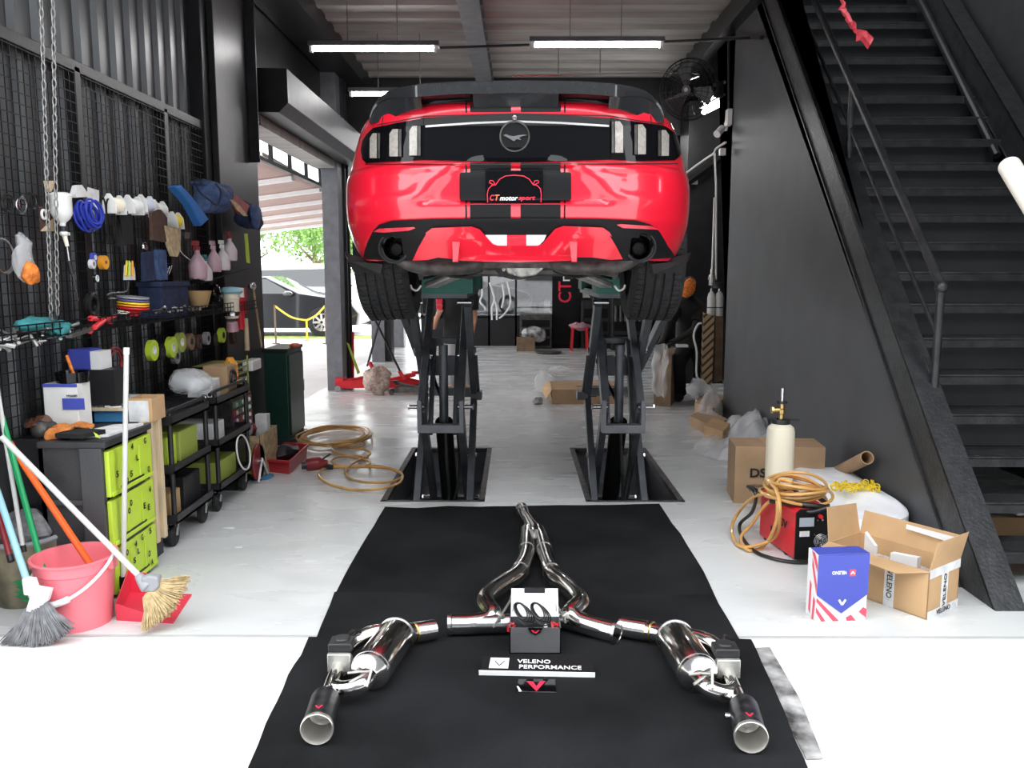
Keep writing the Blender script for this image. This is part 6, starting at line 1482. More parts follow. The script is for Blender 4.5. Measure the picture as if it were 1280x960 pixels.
# red hose reel drum
c = P(302,590,X=-1.95); yy = P(300,600,Z=0).y; t = thing('hose_reel', 'dark red hose reel standing on the floor beside the trolleys', 'hose reel', (-2.0,yy,0)); zc = .135
obj('side_disc', MB().lathe([(.03,0),(.13,0),(.134,.012),(.13,.02),(.03,.02),(.03,0)], (-1.88,yy,zc), (1,0,0), 36), 'darkred', t)
obj('side_disc', MB().lathe([(.03,0),(.13,0),(.134,.012),(.13,.02),(.03,.02),(.03,0)], (-2.12,yy,zc), (1,0,0), 36), 'darkred', t)
obj('drum', MB().cyl((-2.1,yy,zc),(-1.88,yy,zc),.09), 'lime', t); obj('hub', MB().cyl((-1.9,yy,zc),(-1.84,yy,zc),.03), 'steel', t)
mb = MB(); mb.tube([(-1.84,yy+.13,0.01),(-1.84,yy+.0,.16),(-1.84,yy-.1,.01)],.008,8); mb.tube([(-1.84,yy+.13,.01),(-2.15,yy+.13,.01)],.008,8); obj('stand', mb, 'whiteplastic', t)
# carton with things, red tray, teal lid, green cabinet
def openbox(x0, x1, y0_, y1_, h, nm, mt, label):
    mb = MB(); th = .006; mb.bb(x0,x1,y0_,y0_+th,0,h).bb(x0,x1,y1_-th,y1_,0,h).bb(x0,x0+th,y0_,y1_,0,h).bb(x1-th,x1,y0_,y1_,0,h).bb(x0,x1,y0_,y1_,0,th); return solo(nm, mb, mt, label, 'box', smooth=0)
p = P(330,598,Z=0); openbox(-2.15,-1.86,p.y-.02,p.y+.42,.32,'open_box','tan','tan open box of parts beside the green cabinet')
openbox(-2.15,-1.93,p.y-.34,p.y-.05,.34,'black_bin','blackplastic','black bin between the hose reel and the tan box')
mb = MB(); q = P(322,545,X=-1.95); mb.torus((-2.0,p.y+.08,.36),.06,.022,(1,-.3,.2)); solo('tape_roll', mb, 'greyplastic', 'grey tape roll lying on the tan open box', 'tape')
mb = MB(); mb.ell((-2.05,p.y+.25,.33),(.08,.1,.06),12); mb.jitter(.02,12); solo('red_fitting', mb, 'darkred', 'dark red part heaped in the tan open box', 'part')
mb = MB(); mb.bb(-1.99,-1.9,p.y+.3,p.y+.38,.2,.42); solo('white_packet', mb, 'paper', 'white packet standing in the far end of the tan box', 'packet', smooth=0)
q = [P(x,y,Z=0) for x, y in ((330,591),(362,594),(385,572),(357,570))]
def tray(q, h, nm, mt, label, cat, flare=1.08):
    cen_ = sum(q, V())/4; mb = MB()
    lo = [mb.v((cen_.x+(p.x-cen_.x)*.9, cen_.y+(p.y-cen_.y)*.9, .002)) for p in q]; up = [mb.v((cen_.x+(p.x-cen_.x)*1.0, cen_.y+(p.y-cen_.y)*1.0, h)) for p in q]
    r2 = [mb.v((cen_.x+(p.x-cen_.x)*flare, cen_.y+(p.y-cen_.y)*flare, h)) for p in q]; r3 = [mb.v((cen_.x+(p.x-cen_.x)*flare, cen_.y+(p.y-cen_.y)*flare, h-.015)) for p in q]
    mb._f(lo)
    for a_, b_ in ((lo,up),(up,r2),(r2,r3)):
        for k in range(4): mb._f([a_[k], a_[(k+1)%4], b_[(k+1)%4], b_[k]])
    return solo(nm, mb, mt, label, cat, smooth=0, recalc=False, solid=.004)
tray(q, .11, 'red_tray', 'darkred2' if 'darkred2' in M else (mk('darkred2',(.4,.02,.03),.35),'darkred2')[1], 'dark red plastic tray on the floor in front of the green cabinet', 'tray')
mb = MB(); c = sum(q, V())/4; mb.ell(c+V((-.03,.1,.07)),(.1,.18,.06),12); mb.jitter(.05,8); solo('black_part', mb, 'blackplastic', 'black moulded part lying in the dark red tray', 'part')
c = P(325,597,Z=0); mb = MB(); mb.lathe([(0,0),(.09,0),(.1,.012),(.085,.016),(0,.010)], (c.x,c.y,0)); solo('teal_disc', mb, 'bluecard', 'small teal disc lying on the floor beside the hose reel', 'disc')
xg = P(377,545,Z=0).x; yg = P(376,556,Z=0).y; zg = P(350,436,Y=yg).z
gx0 = max(-2.18, P(316,500,Y=yg).x); t = thing('steel_cabinet', 'dark green steel cabinet with a black top by the side opening', 'cabinet', ((gx0+xg)/2,yg+.25,0))
mb = MB(); mb.bb(gx0,xg,yg,yg+.5,.04,zg-.03); gb = obj('carcass', mb, 'cabgreen', t, smooth=0, bevel=.008)
mb = MB(); mb.bb(gx0-.01,xg+.01,yg-.012,yg+.51,zg-.03,zg); obj('top', mb, 'blackplastic', t, smooth=0, bevel=.004)
mb = MB(); mb.bb(gx0,xg+.03,yg-.02,yg+.5,0,.05); obj('plinth', mb, 'blackplastic', t, smooth=0)
mb = MB(); mb.bb(xg,xg+.015,yg+.02,yg+.48,.08,zg-.06); d_ = obj('door', mb, 'cabgreen', t, smooth=0, bevel=.004)
mb = MB(); mb.bb(xg+.015,xg+.03,yg+.42,yg+.44,zg*.5,zg*.5+.1); obj('handle', mb, 'steel', d_, smooth=0)
mb = MB(); mb.ell(((gx0+xg)/2+.12,yg+.2,zg+.015),(.05,.07,.02),12); solo('orange_rag', mb, 'orange', 'small orange thing lying on the green cabinet', 'rag')

# ================================================================== floor hose with impact gun
z = .014
pts = [(497,596),(470,590),(440,585),(408,583)]
mb = MB()
loops = [[(400,580),(430,577),(470,583),(500,590),(497,603),(470,610),(430,608),(402,600),(388,588)]]
path = [(405,583),(430,583),(470,582),(500,590),(500,603),(475,611),(440,612),(410,604),(398,593),(410,585),(440,584),(480,585),(503,594),(490,602),(460,603),(437,598),(432,588),(440,580),(455,572),(463,567),(455,562),(430,559),(418,556),(420,552),(440,551),(456,553),(450,558),(430,559),(416,558),(420,565),(440,571),(462,577),(455,582),(430,583),(415,578),(420,572),(440,570),(460,572)]
mb.tube(smooth_pts([P(x, y, Z=z+.012*(i%3)) for i, (x, y) in enumerate(path)], 6), .0095, 8)
for k in range(6):
    c = P(418+3*math.sin(k*2), 546-k*.6, Z=.02+k*.012); R = .30+.03*math.sin(k*1.7)
    mb.tube([c+V((R*math.cos(q*PI/14)*.95, R*math.sin(q*PI/14)*1.3, .006*math.sin(q+k))) for q in range(28)], .0095, 8, True)
solo('air_hose', mb, 'hose', 'long orange air hose coiled on the floor left of the lift pits', 'hose')
c = P(398,583,Z=.05); t = thing('impact_wrench', 'red and black impact wrench lying at the end of the orange hose', 'impact wrench', (c.x,c.y,0))
a = P(388,581,Z=.05); b = P(403,579,Z=.06); obj('motor', MB().lathe([(.02,-.02),(.045,-.01),(.05,.03),(.05,.09),(.03,.12),(.018,.15),(0,.15)], a-V((.02,0,0)), (b-a).normalized(), 20), 'darkred', t)
obj('nose', MB().cyl(a+V((-.02,-.02,0)), a+V((-.06,-.03,0)), .028), 'blackplastic', t)
obj('grip', MB().tube([b, P(408,583,Z=.03), P(416,584,Z=.02)], [.026,.024,.02], 10), 'blackplastic', t)
obj('trigger_lever', MB().cyl(b+V((0,0,.03)), b+V((.06,.02,.07)), .007), 'blackplastic', t)
# ================================================================== bucket, brooms, dustpan
c = P(95,772,Z=0); Yb_ = 3.43; r1 = (P(140,700,Y=Yb_).x-P(44,700,Y=Yb_).x)/2; cx = P(93,700,Y=Yb_).x; hb = P(95,693,Y=Yb_).z
c = V((cx, 3.43, 0)); r0 = r1*.8; bucket_c = c
t = thing('bucket', 'pink plastic bucket with a white handle at the front left', 'bucket', c)
obj('pail', MB().lathe([(0,.003),(r0,.003),(r0+.004,.0),(r1*.93,hb*.80),(r1*.96,hb*.82),(r1*.98,hb*.97),(r1*1.05,hb*.98),(r1*1.05,hb),(r1*.97,hb),(r1*.94,hb*.96),(r0*.97,.012),(0,.012)], c, (0,0,1), 48), 'salmon', t)
for s in (-1,1): obj('handle_lug', MB().box(c+V((s*r1*1.02,-.01,hb*.9)),(.025,.05,.05)), 'salmon', t, bevel=.006)
mb = MB(); mb.tube(smooth_pts([c+V((r1*1.08*math.cos(a), -r1*1.06*math.sin(a)*.95-.0, hb*.9-hb*.42*math.sin(a)+.05*math.cos(a))) for a in [PI*q/16 for q in range(17)]],2), .007, 8)
hd = obj('handle', mb, 'white', t)
mb = MB(); mb.tube([c+V((r1*1.08*math.cos(a), -r1*1.0*math.sin(a), hb*.9-hb*.42*math.sin(a)+.05*math.cos(a))) for a in [PI*q/32 for q in range(13,20)]], .014, 10); obj('hand_grip', mb, 'white', hd)
def pole(a, b, r, mt, nm, label, cat, cap=None):
    t = thing(nm, label, cat, b if b.z < a.z else a); obj('pole', MB().cyl(a, b, r, seg=14), mt, t)
    return t
# grey fan broom with blue pole
base = P(42,765,Z=.14); top_ = P(-14,560,Y=base.y+.35); hd0 = P(34,738,Z=.23)
t = thing('broom', 'broom with a pale blue pole and a grey bristle fan', 'broom', P(45,800,Z=0))
a = P(-8,600,Y=3.5); b = P(36,733,Y=3.24)
obj('pole', MB().cyl(a, b, .014, seg=14), 'paleblue', t)
def bristles(c, d0, spread, L, n, mt, par, nm='bristles', th=.02, seed=1, zmin=.004, r=.0022):
    """fan of bristles from around c, along d0, in the plane of d0 and spread"""
    rr = random.Random(seed); mb = MB(); d0 = V(d0).normalized(); s = V(spread).normalized(); nn = d0.cross(s)
    for k in range(n):
        f = rr.uniform(-1,1); a0 = c+s*f*.045+nn*rr.uniform(-th,th)*.5
        dr = (d0+s*f*.75+nn*rr.uniform(-.12,.12)).normalized(); l = L*(1-.12*abs(f))*rr.uniform(.88,1.06)
        p1 = a0+dr*l*.55; p2 = a0+dr*l+s*f*.02+V((rr.uniform(-.01,.01),rr.uniform(-.01,.01),0))
        p1.z = max(zmin, p1.z); p2.z = max(zmin, p2.z); mb.tube([a0,p1,p2],[r,r,r*.6],4)
    return obj(nm, mb, mt, par, smooth=0)
e = b+(b-a).normalized()*.0; dn = V((-.02,-.10,-1)).normalized()
mb = MB(); mb.prism([P(x,y,Y=3.22) for x, y in ((33,725),(40,724),(44,735),(62,738),(58,752),(48,764),(30,772),(33,758),(37,745))], (0,.035,0)); mb.tube([P(34,722,Y=3.24),P(38,742,Y=3.24)],[.02,.024],12); obj('head', mb, 'white', t, smooth=30, bevel=.006)
bristles(P(45,755,Y=3.235), (P(38,800,Y=3.2)-P(44,750,Y=3.235)), (1,0,.45), .175, 1100, 'greybristle', t, seed=3, r=.0026)
# straw broom with long white pole leaning over the bucket
t = thing('broom', 'straw broom with a long white pole lying across the bucket into the dustpan', 'broom', P(200,765,Z=0))
a = P(2,546,Y=3.45); b = P(176,722,Y=3.38)
obj('pole', MB().cyl(a, b, .0125, seg=14), 'pvcgrey' if 'pvcgrey' in M else (mk('pvcgrey',(.6,.6,.58),.35,var=.05),'pvcgrey')[1], t)
mb = MB(); mb.tube([P(172,718,Y=3.38),P(178,726,Y=3.375),P(186,734,Y=3.37)],[.016,.024,.034],14); mb.prism([P(x,y,Y=3.35) for x, y in ((176,722),(186,720),(197,722),(198,735),(192,741),(178,741),(174,732))], (0,.045,0)); obj('head', mb, 'greyplastic', t, smooth=30, bevel=.008)
bristles(P(188,736,Y=3.37), (P(214,762,Y=3.33)-P(188,736,Y=3.37)), (P(218,730,Y=3.4)-P(186,775,Y=3.33)), .135, 1000, 'straw', t, seed=5, r=.0024, zmin=.02)
# white pole of the dustpan, other coloured poles
t = thing('dustpan', 'red dustpan with an upright white pole, in front of the drawers', 'dustpan', P(185,765,Z=0))
q = [P(147,775,Z=0),P(217,779,Z=0),P(240,744,Z=0),P(163,742,Z=0)]
mb = MB(); mb.prism(q, (0,0,.006)); obj('pan', mb, 'redpan' if 'redpan' in M else (mk('redpan',(.75,.05,.09),.4),'redpan')[1], t, smooth=0)
mb = MB(); hL = .10
mb.prism([q[3],q[3]+(q[2]-q[3])*.6,q[3]+(q[2]-q[3])*.45+V((0,0,hL*.9)),q[3]+V((0,0,hL*1.15))], (0,.006,0)); mb.prism([q[0],q[3],q[3]+V((0,0,hL*1.15)),q[0]+V((0,0,hL*.75))], (-.006,0,0)); mb.prism([q[0],q[1],q[1]+V((0,0,.012)),q[0]+V((0,0,hL*.75))], (0,-.006,0)); obj('pan_wall', mb, 'redpan', t, smooth=0)
a = P(154,733,Y=q[3].y-.03); b = P(158,443,Y=q[3].y-.03); obj('pole', MB().cyl(a, b, .0115, seg=14), 'pvcgrey', t); obj('pole_cap', MB().cyl(b, b+(b-a).normalized()*.03, .013), 'white', t); obj('socket', MB().cyl(a-(b-a).normalized()*.04, a+(b-a).normalized()*.05, .018), 'satinblack', t)
# back brooms
c = bucket_c
def leaning(p0, p1, r, mt, label, Y0, Y1, foot=False):
    a = P(*p0, Y=Y0); b = P(*p1, Y=Y1); t = thing('broom_pole', label, 'pole', b); obj('pole', MB().cyl(a, b, r, seg=12), mt, t); obj('pole_tip', MB().cyl(b, b-(b-a).normalized()*.03, r*1.15), 'blackplastic', t); return t
leaning((2,520),(64,748),.013,'green','green pole standing in the pink bucket',3.6,c.y)
leaning((8,548),(126,725),.015,'orange','orange pole standing in the pink bucket',3.6,c.y+.03)
leaning((-6,470),(30,690),.010,'pvcgrey','thin white pole behind the green one',3.62,3.5)
t = leaning((-14,600),(14,702),.012,'darkred','dark red pole at the left edge',3.6,3.42)
# grey fibre broom / basket heap behind
c = P(16,765,Z=0)+V((-.02,.16,0))
t = thing('plastic_basin', 'dark plastic basin with yellowish sides and green leaves at the left edge', 'basin', c)
mk('dirtyplastic',(.12,.11,.08),.5,col2=(.3,.26,.17),vscale=9)
obj('basin', MB().lathe([(0,.0),(.13,0),(.16,.22),(.165,.3),(.15,.3),(.12,.02),(0,.02)], c, (0,0,1), 28), 'dirtyplastic', t)
obj('rim', MB().torus(c+V((0,0,.3)), .16, .012), 'greyplastic', t)
mb = MB()
for k in range(40): p = c+V((rnd.uniform(.02,.15), -.15+rnd.uniform(-.02,.02), rnd.uniform(.05,.16))); mb.prism([p, p+V((.03,0,.008)), p+V((.05,0,-.003)), p+V((.03,0,-.01))], (0,.002,0))
o = obj('leaves', mb, 'green', t, smooth=0); o['kind'] = 'stuff'
mb = MB(); mb.ell(c+V((.0,.0,.33)),(.14,.12,.08),16); mb.jitter(.03,10); obj('grey_bristle_head', mb, 'greybristle', t)
# ================================================================== middle distance and background
def person(label, J, rad, loc_mats, extras=()):
    """skinned figure. J: name -> point, rad: name -> radius, edges implied by skeleton"""
    E = [('pel','spi'),('spi','che'),('che','nec'),('nec','hea'),('hea','top'),('che','lsh'),('lsh','lel'),('lel','lwr'),('lwr','lha'),('che','rsh'),('rsh','rel'),('rel','rwr'),('rwr','rha'),
         ('pel','lhi'),('lhi','lkn'),('lkn','lan'),('lan','lto'),('pel','rhi'),('rhi','rkn'),('rkn','ran'),('ran','rto')]
    t = thing('person', label, 'person', ((J['lan'][0]+J['ran'][0])/2, (J['lan'][1]+J['ran'][1])/2, 0))
    def skin(nm, edges, grow, mt, sub=2, par=t):
        names = []
        for e in edges:
            for x in e:
                if x not in names: names.append(x)
        me = bpy.data.meshes.new(nm); me.from_pydata([J[x] for x in names], [(names.index(a), names.index(b)) for a, b in edges], [])
        o = bpy.data.objects.new(nm, me); C.objects.link(o)
        md = o.modifiers.new('Skin', 'SKIN'); md.use_smooth_shade = True
        sv = me.skin_vertices[0].data
        for i, x in enumerate(names): rr = rad[x]; rr = rr if isinstance(rr, tuple) else (rr, rr); sv[i].radius = (rr[0]+grow, rr[1]+grow); sv[i].use_root = (i == 0)
        s = o.modifiers.new('Subd', 'SUBSURF'); s.levels = sub; s.render_levels = sub
        bpy.context.view_layer.update()
        m2 = bpy.data.meshes.new_from_object(o.evaluated_get(bpy.context.evaluated_depsgraph_get())); bpy.data.objects.remove(o)
        m2.materials.clear(); return link(nm, m2, par, mt, smooth=180)
    # fingers
    for sd in 'lr':
        ha = V(J[sd+'ha']); wr = V(J[sd+'wr']); d = (ha-wr).normalized(); sdv = d.cross(V((0,1,.2))).normalized(); nn = d.cross(sdv)
        for k, (o_, l) in enumerate(((-.03,.06),(-.01,.075),(.01,.072),(.03,.058))):
            a, b = sd+'f%da' % k, sd+'f%db' % k
            J[a] = ha+sdv*o_+d*l*.5+nn*.008; J[b] = ha+sdv*o_+d*l*.85+nn*.035; rad[a] = .009; rad[b] = .007; E.extend([(sd+'ha', a), (a, b)])
        J[sd+'t'] = wr+d*.05+sdv*(-.05)+nn*.02; rad[sd+'t'] = .010; E.append((sd+'wr', sd+'t'))
    skin('body', E, 0, loc_mats['skin'])
    def etube(mb, pts, rx, ry, right, seg=20):
        rows = []
        for p, a, b in zip(pts, rx, ry):
            p = V(p); f = V((0,0,1)).cross(right).normalized(); rows.append([mb.v(p+right*a*math.cos(2*PI*k/seg)+f*b*math.sin(2*PI*k/seg)) for k in range(seg)])
        for a, b in zip(rows, rows[1:]):
            for k in range(seg): mb._f([a[k], a[(k+1)%seg], b[(k+1)%seg], b[k]])
        mb._f(rows[0][::-1]); mb._f(rows[-1])
    rt = (V(J['rsh'])-V(J['lsh'])); rt.z = 0; rt.normalize(); hw = (V(J['rsh'])-V(J['lsh'])).length/2
    pe, sp_, ch, ne = (V(J[k]) for k in ('pel','spi','che','nec'))
    mb = MB(); etube(mb, [pe+V((0,0,-.09)), pe, sp_, ch, ch*.55+ne*.45, ne], [.19,.185,.175,hw+.03,hw*.85,.075], [.125,.125,.12,.135,.11,.07], rt)
    for sd in 'lr': mb.tube([V(J[sd+'sh'])*.8+ch*.2, J[sd+'sh'], (V(J[sd+'sh'])+V(J[sd+'el']))*.5, V(J[sd+'sh'])*.3+V(J[sd+'el'])*.7], [.07,.082,.075,.07], 14)
    obj('shirt', mb, loc_mats['shirt'], t, smooth=60)
    mb = MB(); etube(mb, [pe+V((0,0,.05)), pe, pe+V((0,0,-.1))], [.17,.175,.18], [.115,.12,.12], rt)
    for sd in 'lr': mb.tube(smooth_pts([V(J[sd+'hi'])+V((0,0,.06)), J[sd+'hi'], V(J[sd+'hi'])*.5+V(J[sd+'kn'])*.5, J[sd+'kn'], V(J[sd+'kn'])*.5+V(J[sd+'an'])*.5, V(J[sd+'an'])+V((0,0,.0))],3), [.095]*4+[.1]*3+[.088]*3+[.078]*3+[.072]*3, 16)
    obj('trousers', mb, loc_mats['trousers'], t, smooth=60)
    for sd in 'lr':
        a = V(J[sd+'an']); b = V(J[sd+'to']); mb = MB(); d = (b-a); d.z = 0; d.normalize(); an = math.atan2(d.y, d.x)-PI/2
        mb.ell((a.x+d.x*.07, a.y+d.y*.07, .045), (.05,.14,.045), 16, Matrix.Rotation(an, 4, 'Z')); obj('shoe', mb, loc_mats['shoe'], t)
    h = V(J['hea']); face = loc_mats['face'].normalized(); s = face.cross(V((0,0,1))).normalized()
    mb = MB(); mb.ell(h-face*.02+V((0,0,.035)), (.088,.098,.098), 20); obj('hair', mb, loc_mats['hair'], t)
    mb = MB(); mb.ell(h+face*.085+V((0,0,-.015)), (.012,.016,.02), 10); obj('nose', mb, loc_mats['skin'], t)
    for q in (-1,1):
        mb = MB(); mb.ell(h+face*.078+s*q*.032+V((0,0,.01)), (.011,.011,.007), 10); obj('eye', mb, 'blackmark', t)
        mb = MB(); mb.ell(h+s*q*.082+V((0,0,-.005)), (.012,.02,.03), 10); obj('ear', mb, loc_mats['skin'], t)
    mb = MB(); mb.ell(h+face*.082+V((0,0,-.055)), (.022,.010,.006), 10, Matrix.Rotation(math.atan2(s.y, s.x), 4, 'Z')); obj('mouth', mb, 'redlip' if 'redlip' in M else 'darkred', t)
    return t
def spot(px, py, Y): return tuple(P(px, py, Y=Y))
Y = 10.4
def at(x, y, dy=0): return spot(x, y, Y+dy)
J = dict(pel=at(572,420), spi=at(572,402), che=at(573,370), nec=at(573,352), hea=at(571,336,-.03), top=at(571,325,-.02),
  lsh=at(556,362), lsl=at(550,385,-.02), lel=at(541,411,-.04), lwr=at(549,390,-.26), lha=at(549.5,384,-.30),
  rsh=at(589,362), rsl=at(592,384), rel=at(593,398,.02), rwr=at(589,420,-.1), rha=at(588,428,-.13),
  lhi=at(565,428), lkn=at(565,456,-.03), lan=at(565,0), rhi=at(580,428), rkn=at(581,456,-.03), ran=at(581,0))
for k, x in (('lan',565),('ran',582)): q = P(x,440,Y=Y); J[k] = (q.x, Y, .09)
J['lto'] = (J['lan'][0]-.02, Y-.16, .04); J['rto'] = (J['ran'][0]+.02, Y-.16, .04)
J['hem'] = tuple(V(J['pel'])+V((0,0,-.08)))
for s in 'lr': J[s+'hem'] = tuple(V(J[s+'an'])+V((0,0,.02)))
RAD = dict(hem=(.14,.09), pel=(.14,.095), spi=(.125,.085), che=(.13,.09), nec=.055, hea=(.082,.095), top=(.06,.07), lsh=.055, lsl=.05, lel=.042, lwr=.03, lha=(.038,.02), rsh=.055, rsl=.05, rel=.042, rwr=.03, rha=(.038,.02),
  lhi=.09, lkn=.062, lan=.045, lto=.03, rhi=.09, rkn=.062, ran=.045, rto=.03, lhem=.07, rhem=.07)
person('person in a black T-shirt and pale grey trousers holding up a red phone', J, dict(RAD), dict(skin='skin', shirt='cloth_black', trousers='cloth_grey', shoe='rubber', hair='hair', face=V((-.1,-1,0))))
q = V(J['lha'])+V((.0,-.03,.05)); mb = MB(); mb.box(q, (.075,.012,.15)); solo('phone', mb, 'redmark', 'red phone held up by the person in the black T-shirt', 'phone', bevel=.004)
# mechanic in black, leaning over a box
Y = 9.6
J = dict(pel=at(866,424), spi=at(866,404,-.02), che=at(861,380,-.08), nec=at(861,371,-.1), hea=at(861,361,-.14), top=at(861,352,-.15),
  lsh=at(845,384,-.1), lsl=at(838,397,-.15), lel=at(834,409,-.2), lwr=at(827,428,-.35), lha=at(825,435,-.38),
  rsh=at(876,384,-.05), rsl=at(876,400,-.12), rel=at(868,412,-.25), rwr=at(842,428,-.38), rha=at(835,432,-.4),
  lhi=at(858,432), lkn=at(848,455,-.12), lan=(0,0,0), rhi=at(873,432), rkn=at(876,458,-.08), ran=(0,0,0))
for k, x in (('lan',852),('ran',874)): q = P(x,440,Y=Y+.1); J[k] = (q.x, Y+.1, .09)
J['lto'] = (J['lan'][0]-.06, Y-.05, .04); J['rto'] = (J['ran'][0]+.0, Y-.06, .04)
J['hem'] = tuple(V(J['pel'])+V((0,0,-.08)))
for s in 'lr': J[s+'hem'] = tuple(V(J[s+'an'])+V((0,0,.02)))
person('person in black work clothes bending over a box beside the right lift', J, dict(RAD), dict(skin='cloth_black2', shirt='cloth_black', trousers='cloth_black', shoe='rubber', hair='hair', face=V((-.5,-1,-.5)))) if 'cloth_black2' in M else (mk('cloth_black2',(.02,.017,.015),.7), person('person in black work clothes bending over a box beside the right lift', J, dict(RAD), dict(skin='cloth_black2', shirt='cloth_black', trousers='cloth_black', shoe='rubber', hair='hair', face=V((-.5,-1,-.5)))))
h = V(J['hea']); mb = MB(); mb.ell(P(861,360,Y=h.y-.12), (.075,.03,.115), 16, Matrix.Rotation(.35,4,'Y')); mb.jitter(.012,30); solo('headscarf', mb, 'orangecloth', 'orange patterned cloth worn on the head of the person in black', 'headscarf')
# box being packed, wrapped in film
slab([(817,507),(838,509),(848,494),(826,492)],0,.58,'packing_box','carddark','film wrapped stack of dark boxes in front of the person in black','box')
mb = MB(); q = P(822,470,Y=9.0); 
def ff(u, v):
    p = P(817+u*17, 496-v*66, Y=9.15-.2*u); n1 = noise.noise_vector(V((u*3, v*4, 3))); return p+V((n1.x*.05, n1.y*.08, n1.z*.03))
mb.grid(10, 16, ff); solo('film_wrap', mb, 'bagfilm', 'clear wrapping film hanging off the dark boxes by the right lift', 'plastic film', smooth=180, recalc=False)
# long brown carton on the floor with bag
a = P(690,505,Z=0); x1 = P(778,505,Y=a.y).x; ht = P(690,487,Y=a.y).z
dp = .75; t = thing('flat_carton', 'long flat brown carton on the floor between the two lifts', 'box', ((a.x+x1)/2,a.y+dp/2,0))
mb = MB(); mb.bb(a.x,x1,a.y,a.y+dp,0,ht); cb = obj('carton_body', mb, 'cardboard2', t, smooth=0, bevel=.004)
mb = MB(); mb.prism([(a.x,a.y,ht),(a.x,a.y+dp,ht),(a.x-.1,a.y+dp,ht-.09),(a.x-.07,a.y,ht-.12)], (0,0,.004)); obj('flap', mb, 'cardboard', cb, smooth=0)
mb = MB(); mb.bb(a.x+.3,x1-.02,a.y+.25,a.y+.32,ht,ht+.002); obj('slot', mb, 'blackmark', cb, smooth=0)
def bag(c, r, nm, mt, label, cat, seed=1, amp=.35):
    mb = MB(); mb.ell(c, r, 20)
    for v in mb.bm.verts:
        n1 = noise.noise_vector((v.co-V(c))*(2.2/max(r))+V((seed,seed,seed))); v.co += V((n1.x*r[0], n1.y*r[1], n1.z*r[2]))*amp; v.co.z = max(v.co.z, .002) if c[2] < .5 else v.co.z
    return solo(nm, mb, mt, label, cat, smooth=180)
q = P(681,492,Z=0); bag((q.x,q.y,.12),(.13,.1,.16),'plastic_bag','bagfilm','white plastic bag slumped against the left end of the flat carton','plastic bag',2)
q = P(700,468,Z=.25); bag((q.x,q.y+.05,.3),(.13,.08,.05),'plastic_bag','bagfilm','white plastic packing lying on top of the flat carton','plastic bag',5)
q = P(672,505,Z=0); bag((q.x,q.y,.035),(.055,.05,.045),'paper_ball','wornmetal','crumpled ball of printed paper on the floor','paper',7,.5)
for x, y, lab in ((461,665,'white'),):
    pass
for x, y, w_, l in ((286,660,.035,'white paper scrap on the floor beside the black trolley'),(299,684,.02,'tiny white scrap on the floor, nearer than the other two'),(388,701,.03,'white sliver on the floor left of the mats'),(621,597,.015,'white crumb on the floor right of the left lift pit'),(645,614,.018,'pale scrap on the floor between the two pits')):
    q = P(x,y,Z=0); mb = MB(); mb.prism([q+V((-w_,-.006,0)),q+V((w_,-.01,0)),q+V((w_*.8,.012,0)),q+V((-w_*.5,.014,0))], (0,0,.003)); solo('paper_scrap', mb, 'paper', l, 'scrap', 'scraps on the floor', smooth=0)
# stack of striped card edge boards by the wall corner + bottles + bracket
Yq = 9.25
mb = MB(); mb.prism([P(877,480,Y=Yq),P(890,482,Y=Yq),P(893,395,Y=Yq),P(880,391,Y=Yq)], (.02,.16,0)); solo('striped_board', mb, 'stripecard', 'tan and brown diagonally striped board standing at the wall corner', 'board', smooth=0)
mb = MB(); mb.prism([P(893,478,Y=Yq+.05),P(903,476,Y=Yq+.05),P(904,396,Y=Yq+.05),P(894,396,Y=Yq+.05)], (.02,.12,0)); solo('dark_board', mb, 'carddark', 'dark speckled board standing behind the striped board', 'board', smooth=0)
for (x, lab) in ((888.5,'left of two clear bottles hung at the wall corner'),(898.5,'right of two clear bottles hung at the wall corner')):
    c0 = P(x,395,Y=Yq+.1); ztp = P(x,364,Y=Yq+.1).z; t = thing('bottle', lab, 'bottle', c0, 'clear bottles at the wall corner')
    obj('bottle_body', MB().lathe([(0,0),(.042,0),(.045,.01),(.045,(ztp-c0.z)*.72),(.036,(ztp-c0.z)*.9),(.014,ztp-c0.z),(0,ztp-c0.z)], c0), 'whiteplastic', t)
    obj('label_band', MB().cyl(c0+V((0,0,.09)), c0+V((0,0,.10)), .0465), 'blackmark', t)
    obj('cap', MB().cyl(V((c0.x,c0.y,ztp)), V((c0.x,c0.y,ztp+.03)), .016), 'steel', t)
q = P(890,350,Y=Yq+.1); t = thing('filter_unit', 'silver air regulator with a black collar fixed above the clear bottles', 'regulator', q)
mb = MB(); mb.cyl(q+V((0,0,-.06)), q+V((0,0,.06)), .035).cyl(q+V((-.04,0,.02)), q+V((.05,0,.02)), .02).cyl(q+V((0,0,.06)), q+V((0,0,.12)), .02); obj('regulator_body', mb, 'alu', t)
obj('collar', MB().cyl(P(896,360,Y=Yq+.1), P(896,353,Y=Yq+.1), .06), 'castdark', t)
mb = MB(); mb.tube([q+V((.0,0,.1)), V((q.x,q.y,q.z+.9))], .012, 6); obj('air_pipe', mb, 'whiteplastic', t)
mb = MB(); mb.tube(smooth_pts([P(880,478,Y=9.1),P(871,470,Y=9.1),P(871,440,Y=9.1),P(867,420,Y=9.1),P(872,406,Y=9.1),P(877,404,Y=9.1)],4), .012, 6); mb.bb(P(858,0,Y=9.1).x,P(872,0,Y=9.1).x,9.08,9.2,P(860,434,Y=9.1).z,P(860,431,Y=9.1).z)
mb.tube([P(871,478,Y=9.1), V((P(871,478,Y=9.1).x,9.1,0.0))], .012, 6)
solo('hand_truck', mb, 'whiteplastic', 'thin white tubular frame leaning beside the striped board', 'trolley')
